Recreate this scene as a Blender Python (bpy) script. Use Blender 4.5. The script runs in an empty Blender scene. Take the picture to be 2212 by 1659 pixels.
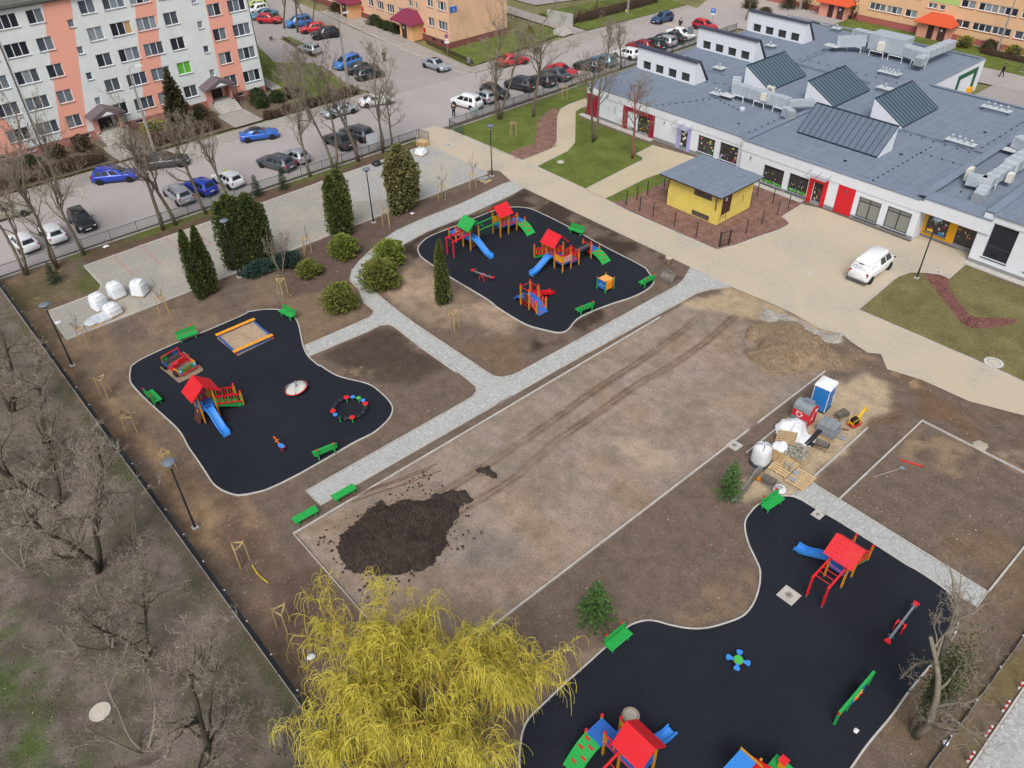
import bpy, bmesh, math, random
import numpy as np
from mathutils import Vector, Matrix, Euler
from mathutils.geometry import tessellate_polygon
R = math.radians
random.seed(7); RNG = np.random.default_rng(7)
scene = bpy.context.scene
COL = scene.collection

# ------------------------------------------------------------------ camera, sky, sun, exposure
CAMH = 36.0
FPX, YAW, PIT, ROLL = 1712.941, -0.861011117, 0.68498659, -0.0226329
_fw = Vector((math.sin(YAW)*math.cos(PIT), math.cos(YAW)*math.cos(PIT), -math.sin(PIT)))
_rt0 = Vector((math.cos(YAW), -math.sin(YAW), 0)); _up0 = _rt0.cross(_fw)
_rt = math.cos(ROLL)*_rt0 + math.sin(ROLL)*_up0
_up = -math.sin(ROLL)*_rt0 + math.cos(ROLL)*_up0
cd = bpy.data.cameras.new('camera'); cam = bpy.data.objects.new('camera', cd); COL.objects.link(cam)
cd.sensor_width = 36; cd.lens = 36*FPX/2212; cd.clip_start = .5; cd.clip_end = 1500
M = Matrix((_rt, _up, -_fw)).transposed().to_4x4(); M.translation = (0, 0, CAMH)
cam.matrix_world = M
scene.camera = cam

SUN_EL, SUN_AZ = 52, 140          # azimuth measured clockwise from +Y
world = bpy.data.worlds.new('World'); scene.world = world; world.use_nodes = True
wn = world.node_tree.nodes; wl = world.node_tree.links; wn.clear()
sky = wn.new('ShaderNodeTexSky'); sky.sky_type = 'NISHITA'; sky.sun_disc = False
sky.sun_elevation = R(SUN_EL); sky.sun_rotation = R(SUN_AZ); sky.air_density = 1.0; sky.dust_density = 6.0; sky.ozone_density = 1.0
hs = wn.new('ShaderNodeHueSaturation'); hs.inputs['Saturation'].default_value = .5
bg = wn.new('ShaderNodeBackground'); bg.inputs['Strength'].default_value = .13
wo = wn.new('ShaderNodeOutputWorld')
wl.new(sky.outputs[0], hs.inputs['Color']); wl.new(hs.outputs[0], bg.inputs[0]); wl.new(bg.outputs[0], wo.inputs[0])
sd = bpy.data.lights.new('sun', 'SUN'); sd.energy = 1.4; sd.angle = R(28); sd.color = (1, .995, .985)
sun = bpy.data.objects.new('sun', sd); COL.objects.link(sun)
_d = Vector((math.sin(R(SUN_AZ))*math.cos(R(SUN_EL)), math.cos(R(SUN_AZ))*math.cos(R(SUN_EL)), math.sin(R(SUN_EL))))
sun.rotation_euler = _d.to_track_quat('Z', 'Y').to_euler(); sun.location = _d*60
vs = scene.view_settings; vs.view_transform = 'Standard'; vs.look = 'None'; vs.exposure = 0.1; vs.gamma = 1; vs.use_curve_mapping = False

# ------------------------------------------------------------------ measured positions -> ground coordinates
KEY = dict(p1=(1500,660,360,1269),p2=(1790,760,320,1269),p3=(1740,940,200,1269),p5=(600,1260,260,952),p6=(2680,1790,360,1071),p7=(1900,2400,460,1270),
 p8=(2520,2520,240,1270),c1=(2480,1270,520,1100),c2=(930,1230,400,1269),c3=(720,1060,320,1269),c4=(2850,830,250,1270),c6=(300,930,260,1238),
 x1=(1950,0,800,2212),x4=(2450,450,600,1269),p4=(530,1160,360,1269),d=(0,0,3500,2212))
for j, y in enumerate((0, 600, 1250, 1950)):
    for i, x in enumerate((0, 850, 1700, 2600)):
        KEY['%d%d' % (j+1, i+1)] = (x, y, 900, 2212)
def px(k, x, y):
    x0, y0, w, o = KEY[k]; s = w/o/1.58228
    return x0/1.58228 + x*s, y0/1.58228 + y*s
def G(k, x, y, z=0.0):
    a, b = px(k, x, y)
    d = _fw + _rt*((a-1106)/FPX) + _up*((829.5-b)/FPX)
    t = (CAMH-z)/-d.z
    return Vector((d.x*t, d.y*t, z))
def GP(*segs):
    "outline: strings switch the key"
    out = []; k = None
    for s in segs:
        if isinstance(s, str): k = s
        else: out.append(G(k, *s).to_2d())
    return out

# ------------------------------------------------------------------ mesh kit
def link(o, parent=None):
    COL.objects.link(o)
    if parent is not None: o.parent = parent
    return o
def tag(o, label=None, cat=None, group=None, kind=None):
    if label: o['label'] = label
    if cat: o['category'] = cat
    if group: o['group'] = group
    if kind: o['kind'] = kind
    return o
def thing(name, label, cat, loc=(0,0,0), rz=0.0, group=None):
    o = bpy.data.objects.new(name, None); o.empty_display_size = .2; link(o)
    o.location = (loc[0], loc[1], loc[2] if len(loc) > 2 else 0); o.rotation_euler = (0, 0, rz)
    return tag(o, label, cat, group)
def mesh(name, v, f, mat=None, smooth=False):
    me = bpy.data.meshes.new(name); me.from_pydata(v, [], f)
    if mat: me.materials.append(mat)
    if smooth: me.polygons.foreach_set('use_smooth', [True]*len(me.polygons))
    me.update(); return me
LAST = [None]
class MB:
    def __init__(s): s.v = []; s.f = []
    def add(s, v, f):
        n = len(s.v); s.v.extend([tuple(p) for p in v]); s.f.extend([tuple(i+n for i in q) for q in f]); return s
    def box(s, c, d, rz=0, m=None):
        a, b, h = d[0]/2, d[1]/2, d[2]/2; q = [(-a,-b,-h),(a,-b,-h),(a,b,-h),(-a,b,-h),(-a,-b,h),(a,-b,h),(a,b,h),(-a,b,h)]
        cs, sn = math.cos(rz), math.sin(rz)
        if m is not None: v = [m @ Vector(p) + Vector(c) for p in q]
        else: v = [(c[0]+p[0]*cs-p[1]*sn, c[1]+p[0]*sn+p[1]*cs, c[2]+p[2]) for p in q]
        return s.add(v, [(0,3,2,1),(4,5,6,7),(0,1,5,4),(1,2,6,5),(2,3,7,6),(3,0,4,7)])
    def bb(s, x0, x1, y0, y1, z0, z1): return s.box(((x0+x1)/2,(y0+y1)/2,(z0+z1)/2), (x1-x0,y1-y0,z1-z0))
    def beam(s, p, q, w, h):
        p, q = Vector(p), Vector(q); d = q-p; L = d.length
        if L < 1e-6: return s
        x = d/L; up = Vector((0,0,1)) if abs(x.z) < .98 else Vector((0,1,0))
        y = up.cross(x).normalized(); z = x.cross(y)
        return s.box((p+q)/2, (L, w, h), m=Matrix((x, y, z)).transposed())
    def tube(s, pts, rad, n=6, cap=True):
        pts = [Vector(p) for p in pts]; m = len(pts)
        if not hasattr(rad, '__len__'): rad = [rad]*m
        b = len(s.v); prev = None
        for i, p in enumerate(pts):
            t = (pts[min(i+1,m-1)]-pts[max(i-1,0)])
            t = t.normalized() if t.length > 1e-9 else Vector((0,0,1))
            if prev is None:
                u = t.orthogonal().normalized()
            else:
                u = prev - t*prev.dot(t)
                u = u.normalized() if u.length > 1e-6 else t.orthogonal().normalized()
            prev = u; w = t.cross(u)
            for k in range(n):
                a = 2*math.pi*k/n; s.v.append(tuple(p + (u*math.cos(a)+w*math.sin(a))*rad[i]))
        for i in range(m-1):
            for k in range(n):
                k2 = (k+1) % n; s.f.append((b+i*n+k, b+i*n+k2, b+(i+1)*n+k2, b+(i+1)*n+k))
        if cap: s.f.append(tuple(b+k for k in range(n))[::-1]); s.f.append(tuple(b+(m-1)*n+k for k in range(n)))
        return s
    def loft(s, rings, cap=True, closed=True):
        b = len(s.v); n = len(rings[0])
        for r in rings: s.v.extend([tuple(p) for p in r])
        for i in range(len(rings)-1):
            for k in range(n if closed else n-1):
                k2 = (k+1) % n; s.f.append((b+i*n+k, b+i*n+k2, b+(i+1)*n+k2, b+(i+1)*n+k))
        if cap: s.f.append(tuple(b+k for k in range(n))[::-1]); s.f.append(tuple(b+(len(rings)-1)*n+k for k in range(n)))
        return s
    def lathe(s, prof, n=12, c=(0,0,0), cap=True):
        return s.loft([[(c[0]+r*math.cos(2*math.pi*k/n), c[1]+r*math.sin(2*math.pi*k/n), c[2]+z) for k in range(n)] for r, z in prof], cap)
    def prism(s, poly, z0, z1):
        n = len(poly); b = len(s.v)
        s.v.extend([(p[0],p[1],z0) for p in poly]); s.v.extend([(p[0],p[1],z1) for p in poly])
        for t in tessellate_polygon([[Vector((p[0],p[1],0)) for p in poly]]):
            a = [poly[i] for i in t]; cr = (a[1][0]-a[0][0])*(a[2][1]-a[0][1])-(a[1][1]-a[0][1])*(a[2][0]-a[0][0])
            if cr < 0: t = t[::-1]
            s.f.append(tuple(b+n+i for i in t))
        ar = sum(poly[i][0]*poly[(i+1)%n][1]-poly[(i+1)%n][0]*poly[i][1] for i in range(n))
        for i in range(n):
            j = (i+1) % n; q = (b+i, b+j, b+n+j, b+n+i); s.f.append(q if ar > 0 else q[::-1])
        return s
    def quad(s, *p): return s.add(p, [tuple(range(len(p)))])
    def o(s, name, mat, parent=None, smooth=False, bevel=0):
        o = bpy.data.objects.new(name, mesh(name, s.v, s.f, mat, smooth)); link(o, parent); LAST[0] = o
        if bevel:
            m = o.modifiers.new('b', 'BEVEL'); m.width = bevel; m.segments = 2; m.limit_method = 'ANGLE'
        return o
def ob(name, me, parent=None, loc=(0,0,0), rz=0):
    o = bpy.data.objects.new(name, me); link(o, parent); o.location = loc; o.rotation_euler = (0,0,rz); return o
def dup(root, loc, rz=0, label=None, scale=None, group=None):
    def cp(a, par):
        c = a.copy(); COL.objects.link(c)
        if par is not None: c.parent = par
        for ch in a.children: cp(ch, c)
        return c
    r = cp(root, None); r.location = (loc[0], loc[1], loc[2] if len(loc) > 2 else root.location.z); r.rotation_euler = (0,0,rz)
    if label: r['label'] = label
    if group: r['group'] = group
    if scale is not None: r.scale = (scale,)*3 if not hasattr(scale, '__len__') else scale
    return r
def smooth_loop(pts, n=5, closed=True):
    out = []; m = len(pts)
    for i in range(m if closed else m-1):
        g = (lambda k: pts[k % m]) if closed else (lambda k: pts[max(0, min(m-1, k))])
        a, b, c, d = g(i-1), g(i), g(i+1), g(i+2)
        for k in range(n):
            t = k/n
            out.append(0.5*((2*b)+(c-a)*t+(2*a-5*b+4*c-d)*t*t+(3*b-a-3*c+d)*t**3))
    if not closed: out.append(pts[-1])
    return out
def inside(x, y, poly):
    "vectorised even-odd test"
    r = np.zeros(x.shape, bool); n = len(poly)
    for i in range(n):
        x1, y1 = poly[i][0], poly[i][1]; x2, y2 = poly[(i+1)%n][0], poly[(i+1)%n][1]
        if y1 == y2: continue
        r ^= ((y1 > y) != (y2 > y)) & (x < (x2-x1)*(y-y1)/(y2-y1)+x1)
    return r
def vnoise(x, y, s, seed=0):
    "smooth value noise in -1..1"
    rg = np.random.default_rng(seed); N = 128; t = rg.random((N, N))*2-1
    u = x/s + 1000; v = y/s + 1000; iu = np.floor(u).astype(int); iv = np.floor(v).astype(int); fu = u-iu; fv = v-iv
    fu = fu*fu*(3-2*fu); fv = fv*fv*(3-2*fv); g = lambda a, b: t[a % N, b % N]
    return (g(iu,iv)*(1-fu)+g(iu+1,iv)*fu)*(1-fv)+(g(iu,iv+1)*(1-fu)+g(iu+1,iv+1)*fu)*fv
def fbm(x, y, s, seed=0, o=4):
    r = 0; a = 1; t = 0
    for i in range(o): r = r+vnoise(x, y, s/2**i, seed+i)*a; t += a; a *= .55
    return r/t

# ------------------------------------------------------------------ materials (all procedural)
def lin(c):
    if isinstance(c, str):
        c = [int(c[i:i+2], 16)/255 for i in (0, 2, 4)]
    return tuple((x/12.92 if x <= .04045 else ((x+.055)/1.055)**2.4) for x in c)
_mats = {}
def PM(name, c, rough=.6, var=.12, scale=6.0, bump=0.0, bscale=40.0, metal=0.0, dirt=None, dirt_amt=0.0, spec=.4, detail=5, rnd=0.0, attr=None, coat=0, alpha=None):
    "principled material: base colour c broken up by noise (var), optional dirt blotches, bump, per-object variation"
    if name in _mats: return _mats[name]
    m = bpy.data.materials.new(name); m.use_nodes = True; nt = m.node_tree; n = nt.nodes; l = nt.links
    b = n['Principled BSDF']; b.inputs['Roughness'].default_value = rough; b.inputs['Metallic'].default_value = metal
    b.inputs['Specular IOR Level'].default_value = spec
    if coat: b.inputs['Coat Weight'].default_value = coat
    c = lin(c); tc = n.new('ShaderNodeTexCoord')
    nz = n.new('ShaderNodeTexNoise'); nz.inputs['Scale'].default_value = scale; nz.inputs['Detail'].default_value = detail; nz.inputs['Roughness'].default_value = .6
    l.new(tc.outputs['Object'], nz.inputs['Vector'])
    rp = n.new('ShaderNodeValToRGB'); e = rp.color_ramp.elements
    e[0].position = .3; e[1].position = .7
    e[0].color = (*[x*(1-var) for x in c], 1); e[1].color = (*[min(1, x*(1+var)) for x in c], 1)
    l.new(nz.outputs['Fac'], rp.inputs[0]); out = rp.outputs[0]
    def mul(out, src):
        mx = n.new('ShaderNodeMix'); mx.data_type = 'RGBA'; mx.blend_type = 'MULTIPLY'; mx.inputs[0].default_value = 1
        l.new(out, mx.inputs[6]); l.new(src, mx.inputs[7]); return mx.outputs[2]
    if attr:
        at = n.new('ShaderNodeAttribute'); at.attribute_name = attr; out = mul(out, at.outputs['Color'])
    if rnd:
        oi = n.new('ShaderNodeObjectInfo'); r2 = n.new('ShaderNodeMapRange'); r2.inputs[3].default_value = 1-rnd; r2.inputs[4].default_value = 1+rnd
        l.new(oi.outputs['Random'], r2.inputs[0]); out = mul(out, r2.outputs[0])
    if dirt:
        dn = n.new('ShaderNodeTexNoise'); dn.inputs['Scale'].default_value = scale*.35; dn.inputs['Detail'].default_value = 7; dn.inputs['Roughness'].default_value = .65
        l.new(tc.outputs['Object'], dn.inputs['Vector']); dr = n.new('ShaderNodeValToRGB'); dr.color_ramp.elements[0].position = .5; dr.color_ramp.elements[1].position = .72
        dr.color_ramp.elements[1].color = (dirt_amt,)*3+(1,); l.new(dn.outputs['Fac'], dr.inputs[0])
        mx = n.new('ShaderNodeMix'); mx.data_type = 'RGBA'; l.new(dr.outputs[0], mx.inputs[0]); l.new(out, mx.inputs[6]); mx.inputs[7].default_value = (*lin(dirt), 1); out = mx.outputs[2]
    l.new(out, b.inputs['Base Color'])
    if alpha is not None: b.inputs['Alpha'].default_value = alpha
    if bump:
        bn = n.new('ShaderNodeTexNoise'); bn.inputs['Scale'].default_value = bscale; bn.inputs['Detail'].default_value = 4
        l.new(tc.outputs['Object'], bn.inputs['Vector']); bp = n.new('ShaderNodeBump'); bp.inputs['Strength'].default_value = bump; bp.inputs['Distance'].default_value = .03
        l.new(bn.outputs['Fac'], bp.inputs['Height']); l.new(bp.outputs[0], b.inputs['Normal'])
    _mats[name] = m; return m
def nodes(m): return m.node_tree.nodes, m.node_tree.links, m.node_tree.nodes['Principled BSDF']
# ------------------------------------------------------------------ surface materials
def tex_chain(m, build):
    n, l, b = nodes(m); build(n, l, b); return m
def ground_mat(name, base=None, attr=None, speck=.5, fine=70, var=.35, bump=.5, rough=.95, pebble='b9ad9c', big=1.1, thr=.085):
    m = bpy.data.materials.new(name); m.use_nodes = True; n, l, b = nodes(m); b.inputs['Roughness'].default_value = rough; b.inputs['Specular IOR Level'].default_value = .15
    tc = n.new('ShaderNodeTexCoord')
    def noise(s, d=6, r=.65):
        z = n.new('ShaderNodeTexNoise'); z.inputs['Scale'].default_value = s; z.inputs['Detail'].default_value = d; z.inputs['Roughness'].default_value = r; l.new(tc.outputs['Object'], z.inputs['Vector']); return z.outputs['Fac']
    def mrange(f, a, c):
        r = n.new('ShaderNodeMapRange'); r.inputs[1].default_value = .3; r.inputs[2].default_value = .7; r.inputs[3].default_value = a; r.inputs[4].default_value = c; l.new(f, r.inputs[0]); return r.outputs[0]
    def mulc(a, f):
        x = n.new('ShaderNodeMix'); x.data_type = 'RGBA'; x.blend_type = 'MULTIPLY'; x.inputs[0].default_value = 1; l.new(a, x.inputs[6]); l.new(f, x.inputs[7]); return x.outputs[2]
    if attr:
        a = n.new('ShaderNodeAttribute'); a.attribute_name = attr; col = a.outputs['Color']
    else:
        a = n.new('ShaderNodeRGB'); a.outputs[0].default_value = (*lin(base), 1); col = a.outputs[0]
    col = mulc(col, mrange(noise(big), 1-var*.6, 1+var*.6)); col = mulc(col, mrange(noise(9, 8, .75), 1-var, 1+var)); col = mulc(col, mrange(noise(26, 4, .7), 1-var*.9, 1+var*.9)); col = mulc(col, mrange(noise(fine, 2), 1-var*.6, 1+var*.6))
    if speck:
        v = n.new('ShaderNodeTexVoronoi'); v.inputs['Scale'].default_value = 5.5; l.new(tc.outputs['Object'], v.inputs['Vector'])
        r = n.new('ShaderNodeMapRange'); r.inputs[1].default_value = thr*.6; r.inputs[2].default_value = thr; r.inputs[3].default_value = speck; r.inputs[4].default_value = 0; l.new(v.outputs['Distance'], r.inputs[0])
        x = n.new('ShaderNodeMix'); x.data_type = 'RGBA'; l.new(r.outputs[0], x.inputs[0]); l.new(col, x.inputs[6]); x.inputs[7].default_value = (*lin(pebble), 1); col = x.outputs[2]
    l.new(col, b.inputs['Base Color'])
    bp = n.new('ShaderNodeBump'); bp.inputs['Strength'].default_value = bump; bp.inputs['Distance'].default_value = .06; l.new(noise(14, 8, .7), bp.inputs['Height']); l.new(bp.outputs[0], b.inputs['Normal'])
    return m
def paver_mat(name, c1, c2, mortar, bw=.2, rh=.1, ms=.008, dust=None, dust_amt=.8, rot=0, dscale=.35, bumpy=.3, dpos=.42):
    m = bpy.data.materials.new(name); m.use_nodes = True; n, l, b = nodes(m); b.inputs['Roughness'].default_value = .9; b.inputs['Specular IOR Level'].default_value = .2
    tc = n.new('ShaderNodeTexCoord'); mp = n.new('ShaderNodeMapping'); mp.inputs['Rotation'].default_value = (0,0,rot); l.new(tc.outputs['Object'], mp.inputs[0])
    k = n.new('ShaderNodeTexBrick'); k.inputs['Color1'].default_value = (*lin(c1),1); k.inputs['Color2'].default_value = (*lin(c2),1); k.inputs['Mortar'].default_value = (*lin(mortar),1)
    k.inputs['Scale'].default_value = 1; k.inputs['Mortar Size'].default_value = ms; k.inputs['Brick Width'].default_value = bw; k.inputs['Row Height'].default_value = rh; k.inputs['Mortar Smooth'].default_value = .2
    l.new(mp.outputs[0], k.inputs['Vector']); col = k.outputs['Color']
    z = n.new('ShaderNodeTexNoise'); z.inputs['Scale'].default_value = 3; z.inputs['Detail'].default_value = 8; z.inputs['Roughness'].default_value = .7; l.new(tc.outputs['Object'], z.inputs['Vector'])
    r = n.new('ShaderNodeMapRange'); r.inputs[1].default_value = .3; r.inputs[2].default_value = .7; r.inputs[3].default_value = .86; r.inputs[4].default_value = 1.12; l.new(z.outputs['Fac'], r.inputs[0])
    x = n.new('ShaderNodeMix'); x.data_type = 'RGBA'; x.blend_type = 'MULTIPLY'; x.inputs[0].default_value = 1; l.new(col, x.inputs[6]); l.new(r.outputs[0], x.inputs[7]); col = x.outputs[2]
    if dust:
        dn = n.new('ShaderNodeTexNoise'); dn.inputs['Scale'].default_value = dscale; dn.inputs['Detail'].default_value = 9; dn.inputs['Roughness'].default_value = .62; dn.inputs['Distortion'].default_value = .6; l.new(tc.outputs['Object'], dn.inputs['Vector'])
        dr = n.new('ShaderNodeMapRange'); dr.inputs[1].default_value = dpos; dr.inputs[2].default_value = dpos+.22; dr.inputs[4].default_value = dust_amt; l.new(dn.outputs['Fac'], dr.inputs[0])
        x = n.new('ShaderNodeMix'); x.data_type = 'RGBA'; l.new(dr.outputs[0], x.inputs[0]); l.new(col, x.inputs[6]); x.inputs[7].default_value = (*lin(dust),1); col = x.outputs[2]
    l.new(col, b.inputs['Base Color'])
    bp = n.new('ShaderNodeBump'); bp.inputs['Strength'].default_value = bumpy; bp.inputs['Distance'].default_value = .01; l.new(k.outputs['Fac'], bp.inputs['Height']); bp.invert = True; l.new(bp.outputs[0], b.inputs['Normal'])
    return m
M_soil = ground_mat('soil', attr='Col', speck=.55)
M_grass = ground_mat('lawn', '5f6a33', speck=.2, pebble='8a8452', var=.5, bump=.8, fine=45, big=.45)
M_lawn_dry = ground_mat('lawn_dry', '6e6846', speck=.4, var=.55, bump=.8, fine=45, pebble='a59b78', big=.35)
M_mulch = ground_mat('bark_mulch', '7c6056', speck=.75, var=.6, bump=1, pebble='a98878', fine=40, thr=.3)
M_mulch2 = ground_mat('bark_mulch_dark', '6f4a44', speck=.8, var=.6, bump=1, pebble='b0978f', fine=40, thr=.25)
M_rubber = ground_mat('black_rubber', '23262e', speck=.5, var=.24, bump=.25, fine=120, pebble='4a4d57', big=.25, thr=.03)
M_asph = ground_mat('old_asphalt', 'a19b99', speck=.2, var=.10, bump=.12, fine=60, pebble='7d7876', big=.18)
M_asph2 = ground_mat('asphalt_lot', '989391', speck=.2, var=.10, bump=.12, fine=60, pebble='77726f', big=.2)
M_conc = PM('concrete', 'b3b0aa', .9, .12, 3, .15, 30, dirt='8f877b', dirt_amt=.5)
M_kerb = PM('kerb_concrete', 'b5b2ad', .9, .14, 2.5, .15, 30, dirt='94897b', dirt_amt=.55)
M_side = paver_mat('sidewalk_slabs', 'a5a09c', '99948f', '817b75', .35, .35, .012, dust='90897f', dust_amt=.5)
M_beige = paver_mat('beige_pavers', 'bdb198', 'b3a890', 'a3987f', .2, .1, .009, dust='bbae96', dust_amt=.8)
M_drive = paver_mat('dusty_pavers', 'b8b0a0', 'aaa294', 'a0978a', .2, .1, .008, dust='b9ac98', dust_amt=.92, dscale=.22, dpos=.36)
M_gridp = paver_mat('grass_grid_pavers', '6b675f', '77736a', 'a5a29c', .2, .11, .036, dust='b0a592', dust_amt=.8, dscale=.22, dpos=.5, rot=R(90))
M_greyp = paver_mat('grey_pavers_far', 'a8a8a6', '9c9d9c', '8f8f8c', .2, .1, .008, dust='b0a896', dust_amt=.75, dscale=.25, dpos=.44)
M_joint = PM('joint_sand', '8e8c86', .95, .15, 5)
def sheet(name, poly, z, mat, kind='structure', parent=None):
    mb = MB(); n = len(poly); mb.v = [(p[0], p[1], z) for p in poly]
    for t in tessellate_polygon([[Vector((p[0],p[1],0)) for p in poly]]):
        a = [poly[i] for i in t]; cr = (a[1][0]-a[0][0])*(a[2][1]-a[0][1])-(a[1][1]-a[0][1])*(a[2][0]-a[0][0])
        mb.f.append(tuple(t) if cr > 0 else tuple(t)[::-1])
    return tag(mb.o(name, mat, parent), kind=kind)
def kerb(name, pts, w=.08, z0=-.05, z1=.07, closed=False, mat=None, off=0):
    pts = [Vector((p[0], p[1])) for p in pts]; m = len(pts); L = []; Rr = []
    for i, p in enumerate(pts):
        a = pts[(i-1) % m] if closed or i else p; b = pts[(i+1) % m] if closed or i < m-1 else p
        t = (b-a); t = t.normalized() if t.length > 1e-9 else Vector((1,0)); q = Vector((-t.y, t.x)); L.append(p+q*(w/2+off)); Rr.append(p-q*(w/2-off))
    mb = MB(); k = m if closed else m-1
    for i in range(m): mb.v += [(L[i].x,L[i].y,z0),(L[i].x,L[i].y,z1),(Rr[i].x,Rr[i].y,z1),(Rr[i].x,Rr[i].y,z0)]
    for i in range(k):
        a = 4*i; b = 4*((i+1) % m)
        for j in range(3): mb.f.append((a+j, a+j+1, b+j+1, b+j)[::-1])
    if not closed: mb.f += [(0,1,2,3), (4*m-1,4*m-2,4*m-3,4*m-4)]
    return tag(mb.o(name, mat or M_kerb), kind='structure')
def rect(x0, x1, y0, y1): return [(x0,y0),(x1,y0),(x1,y1),(x0,y1)]

# ------------------------------------------------------------------ far terrain
sheet('terrain', rect(-700, 500, -400, 900), -.16, ground_mat('rough_ground', '75734f', speck=0, var=.4, big=.2))

# ------------------------------------------------------------------ outlines of the laid surfaces
rubA = smooth_loop(GP('23',(110,268),(250,275),(370,320),(600,435),(900,600),(1210,760),(1268,815),(1312,885),(1305,915),(1250,965),(1130,1025),(960,1080),(780,1150),(690,1195),(640,1240),(590,1300),(520,1322),(420,1305),(270,1265),(160,1210),(0,1110),
  '22',(2000,1040),(1700,860),(1560,765),(1450,685),(1422,620),(1450,570),(1520,515),(1680,450),(1900,360),(2080,290)), 4)
rubB = smooth_loop(GP('21',(1110,1600),(1200,1540),(1460,1420),(1800,1280),(2050,1170),'22',(0,1148),(130,1128),(250,1130),(330,1158),(390,1200),(420,1260),(440,1350),(460,1440),(500,1520),(590,1600),
  '32',(600,0),(700,65),(800,105),(1000,155),(1100,220),(1180,300),(1210,365),(1190,430),(1130,500),(1040,570),(900,640),(700,755),(500,870),(350,950),(250,1000),(130,1050),(0,1080),
  '31',(2050,1085),(1980,1088),(1870,1050),(1790,990),(1730,900),(1650,780),(1580,680),(1540,600),(1480,520),(1350,400),(1200,260),(1110,160),(1092,100),(1100,20)), 4)
rubC = smooth_loop(GP('34',(90,1108),(170,1098),(260,1100),(340,1130),(440,1190),(620,1290),(900,1465),(1200,1659),'44',(1310,0),(1420,70),(1540,155),(1605,220),(1650,320),(1660,400),(1630,530),(1450,770),(1250,1010),(1100,1220),(900,1460),(760,1659),(560,1940),(300,2120),
  '43',(1500,2200),(600,2150),(220,1900),(188,1659),(190,1500),(215,1350),(270,1240),(380,1130),(560,960),(750,790),(900,655),(1000,570),(1090,480),(1170,440),(1260,422),(1340,430),(1450,460),(1600,488),(1740,488),(1900,450),(2060,385),(2150,280),(2200,130),(2205,0),
  '33',(2170,1630),(2110,1500),(2080,1380),(2085,1300),(2130,1230),(2190,1170)), 4)
path1 = GP('32',(480,1055),(1800,310),(1880,262),(1915,215),(1905,170),(1820,100),(1690,0),'22',(1750,1659),(1450,1450),(1220,1268),(1180,1250),(1110,1255),(1000,1310),(500,1520),(470,1430),(750,1310),(1020,1190),(1050,1160),(1045,1130),(960,1060),(930,960),(850,880),(868,800),(930,720),(1100,560),(1250,460),(1450,370),(1800,230),(2130,75),
  '23',(115,50),(220,105),'22',(2212,160),(1800,350),(1500,470),(1280,590),(1060,690),(1000,800),(1000,880),(1040,960),(1140,1050),(1400,1250),(1700,1450),(2010,1659),'32',(2060,90),(2130,100),(2212,80),'33',(100,95),(160,65),'23',(190,1650),(1500,930),(1560,880),(1620,770),(1960,935),(1800,955),(1680,985),(1600,1030),(470,1650),'33',(0,325),'32',(2212,250),(600,1175))
path2 = GP('34',(255,1098),(435,985),(1520,1659),'44',(1620,0),(1910,180),(1815,310),(1545,160),(1420,72),(1310,2),'34',(1200,1659),(900,1468),(620,1293),(440,1193),(340,1133))
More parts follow.
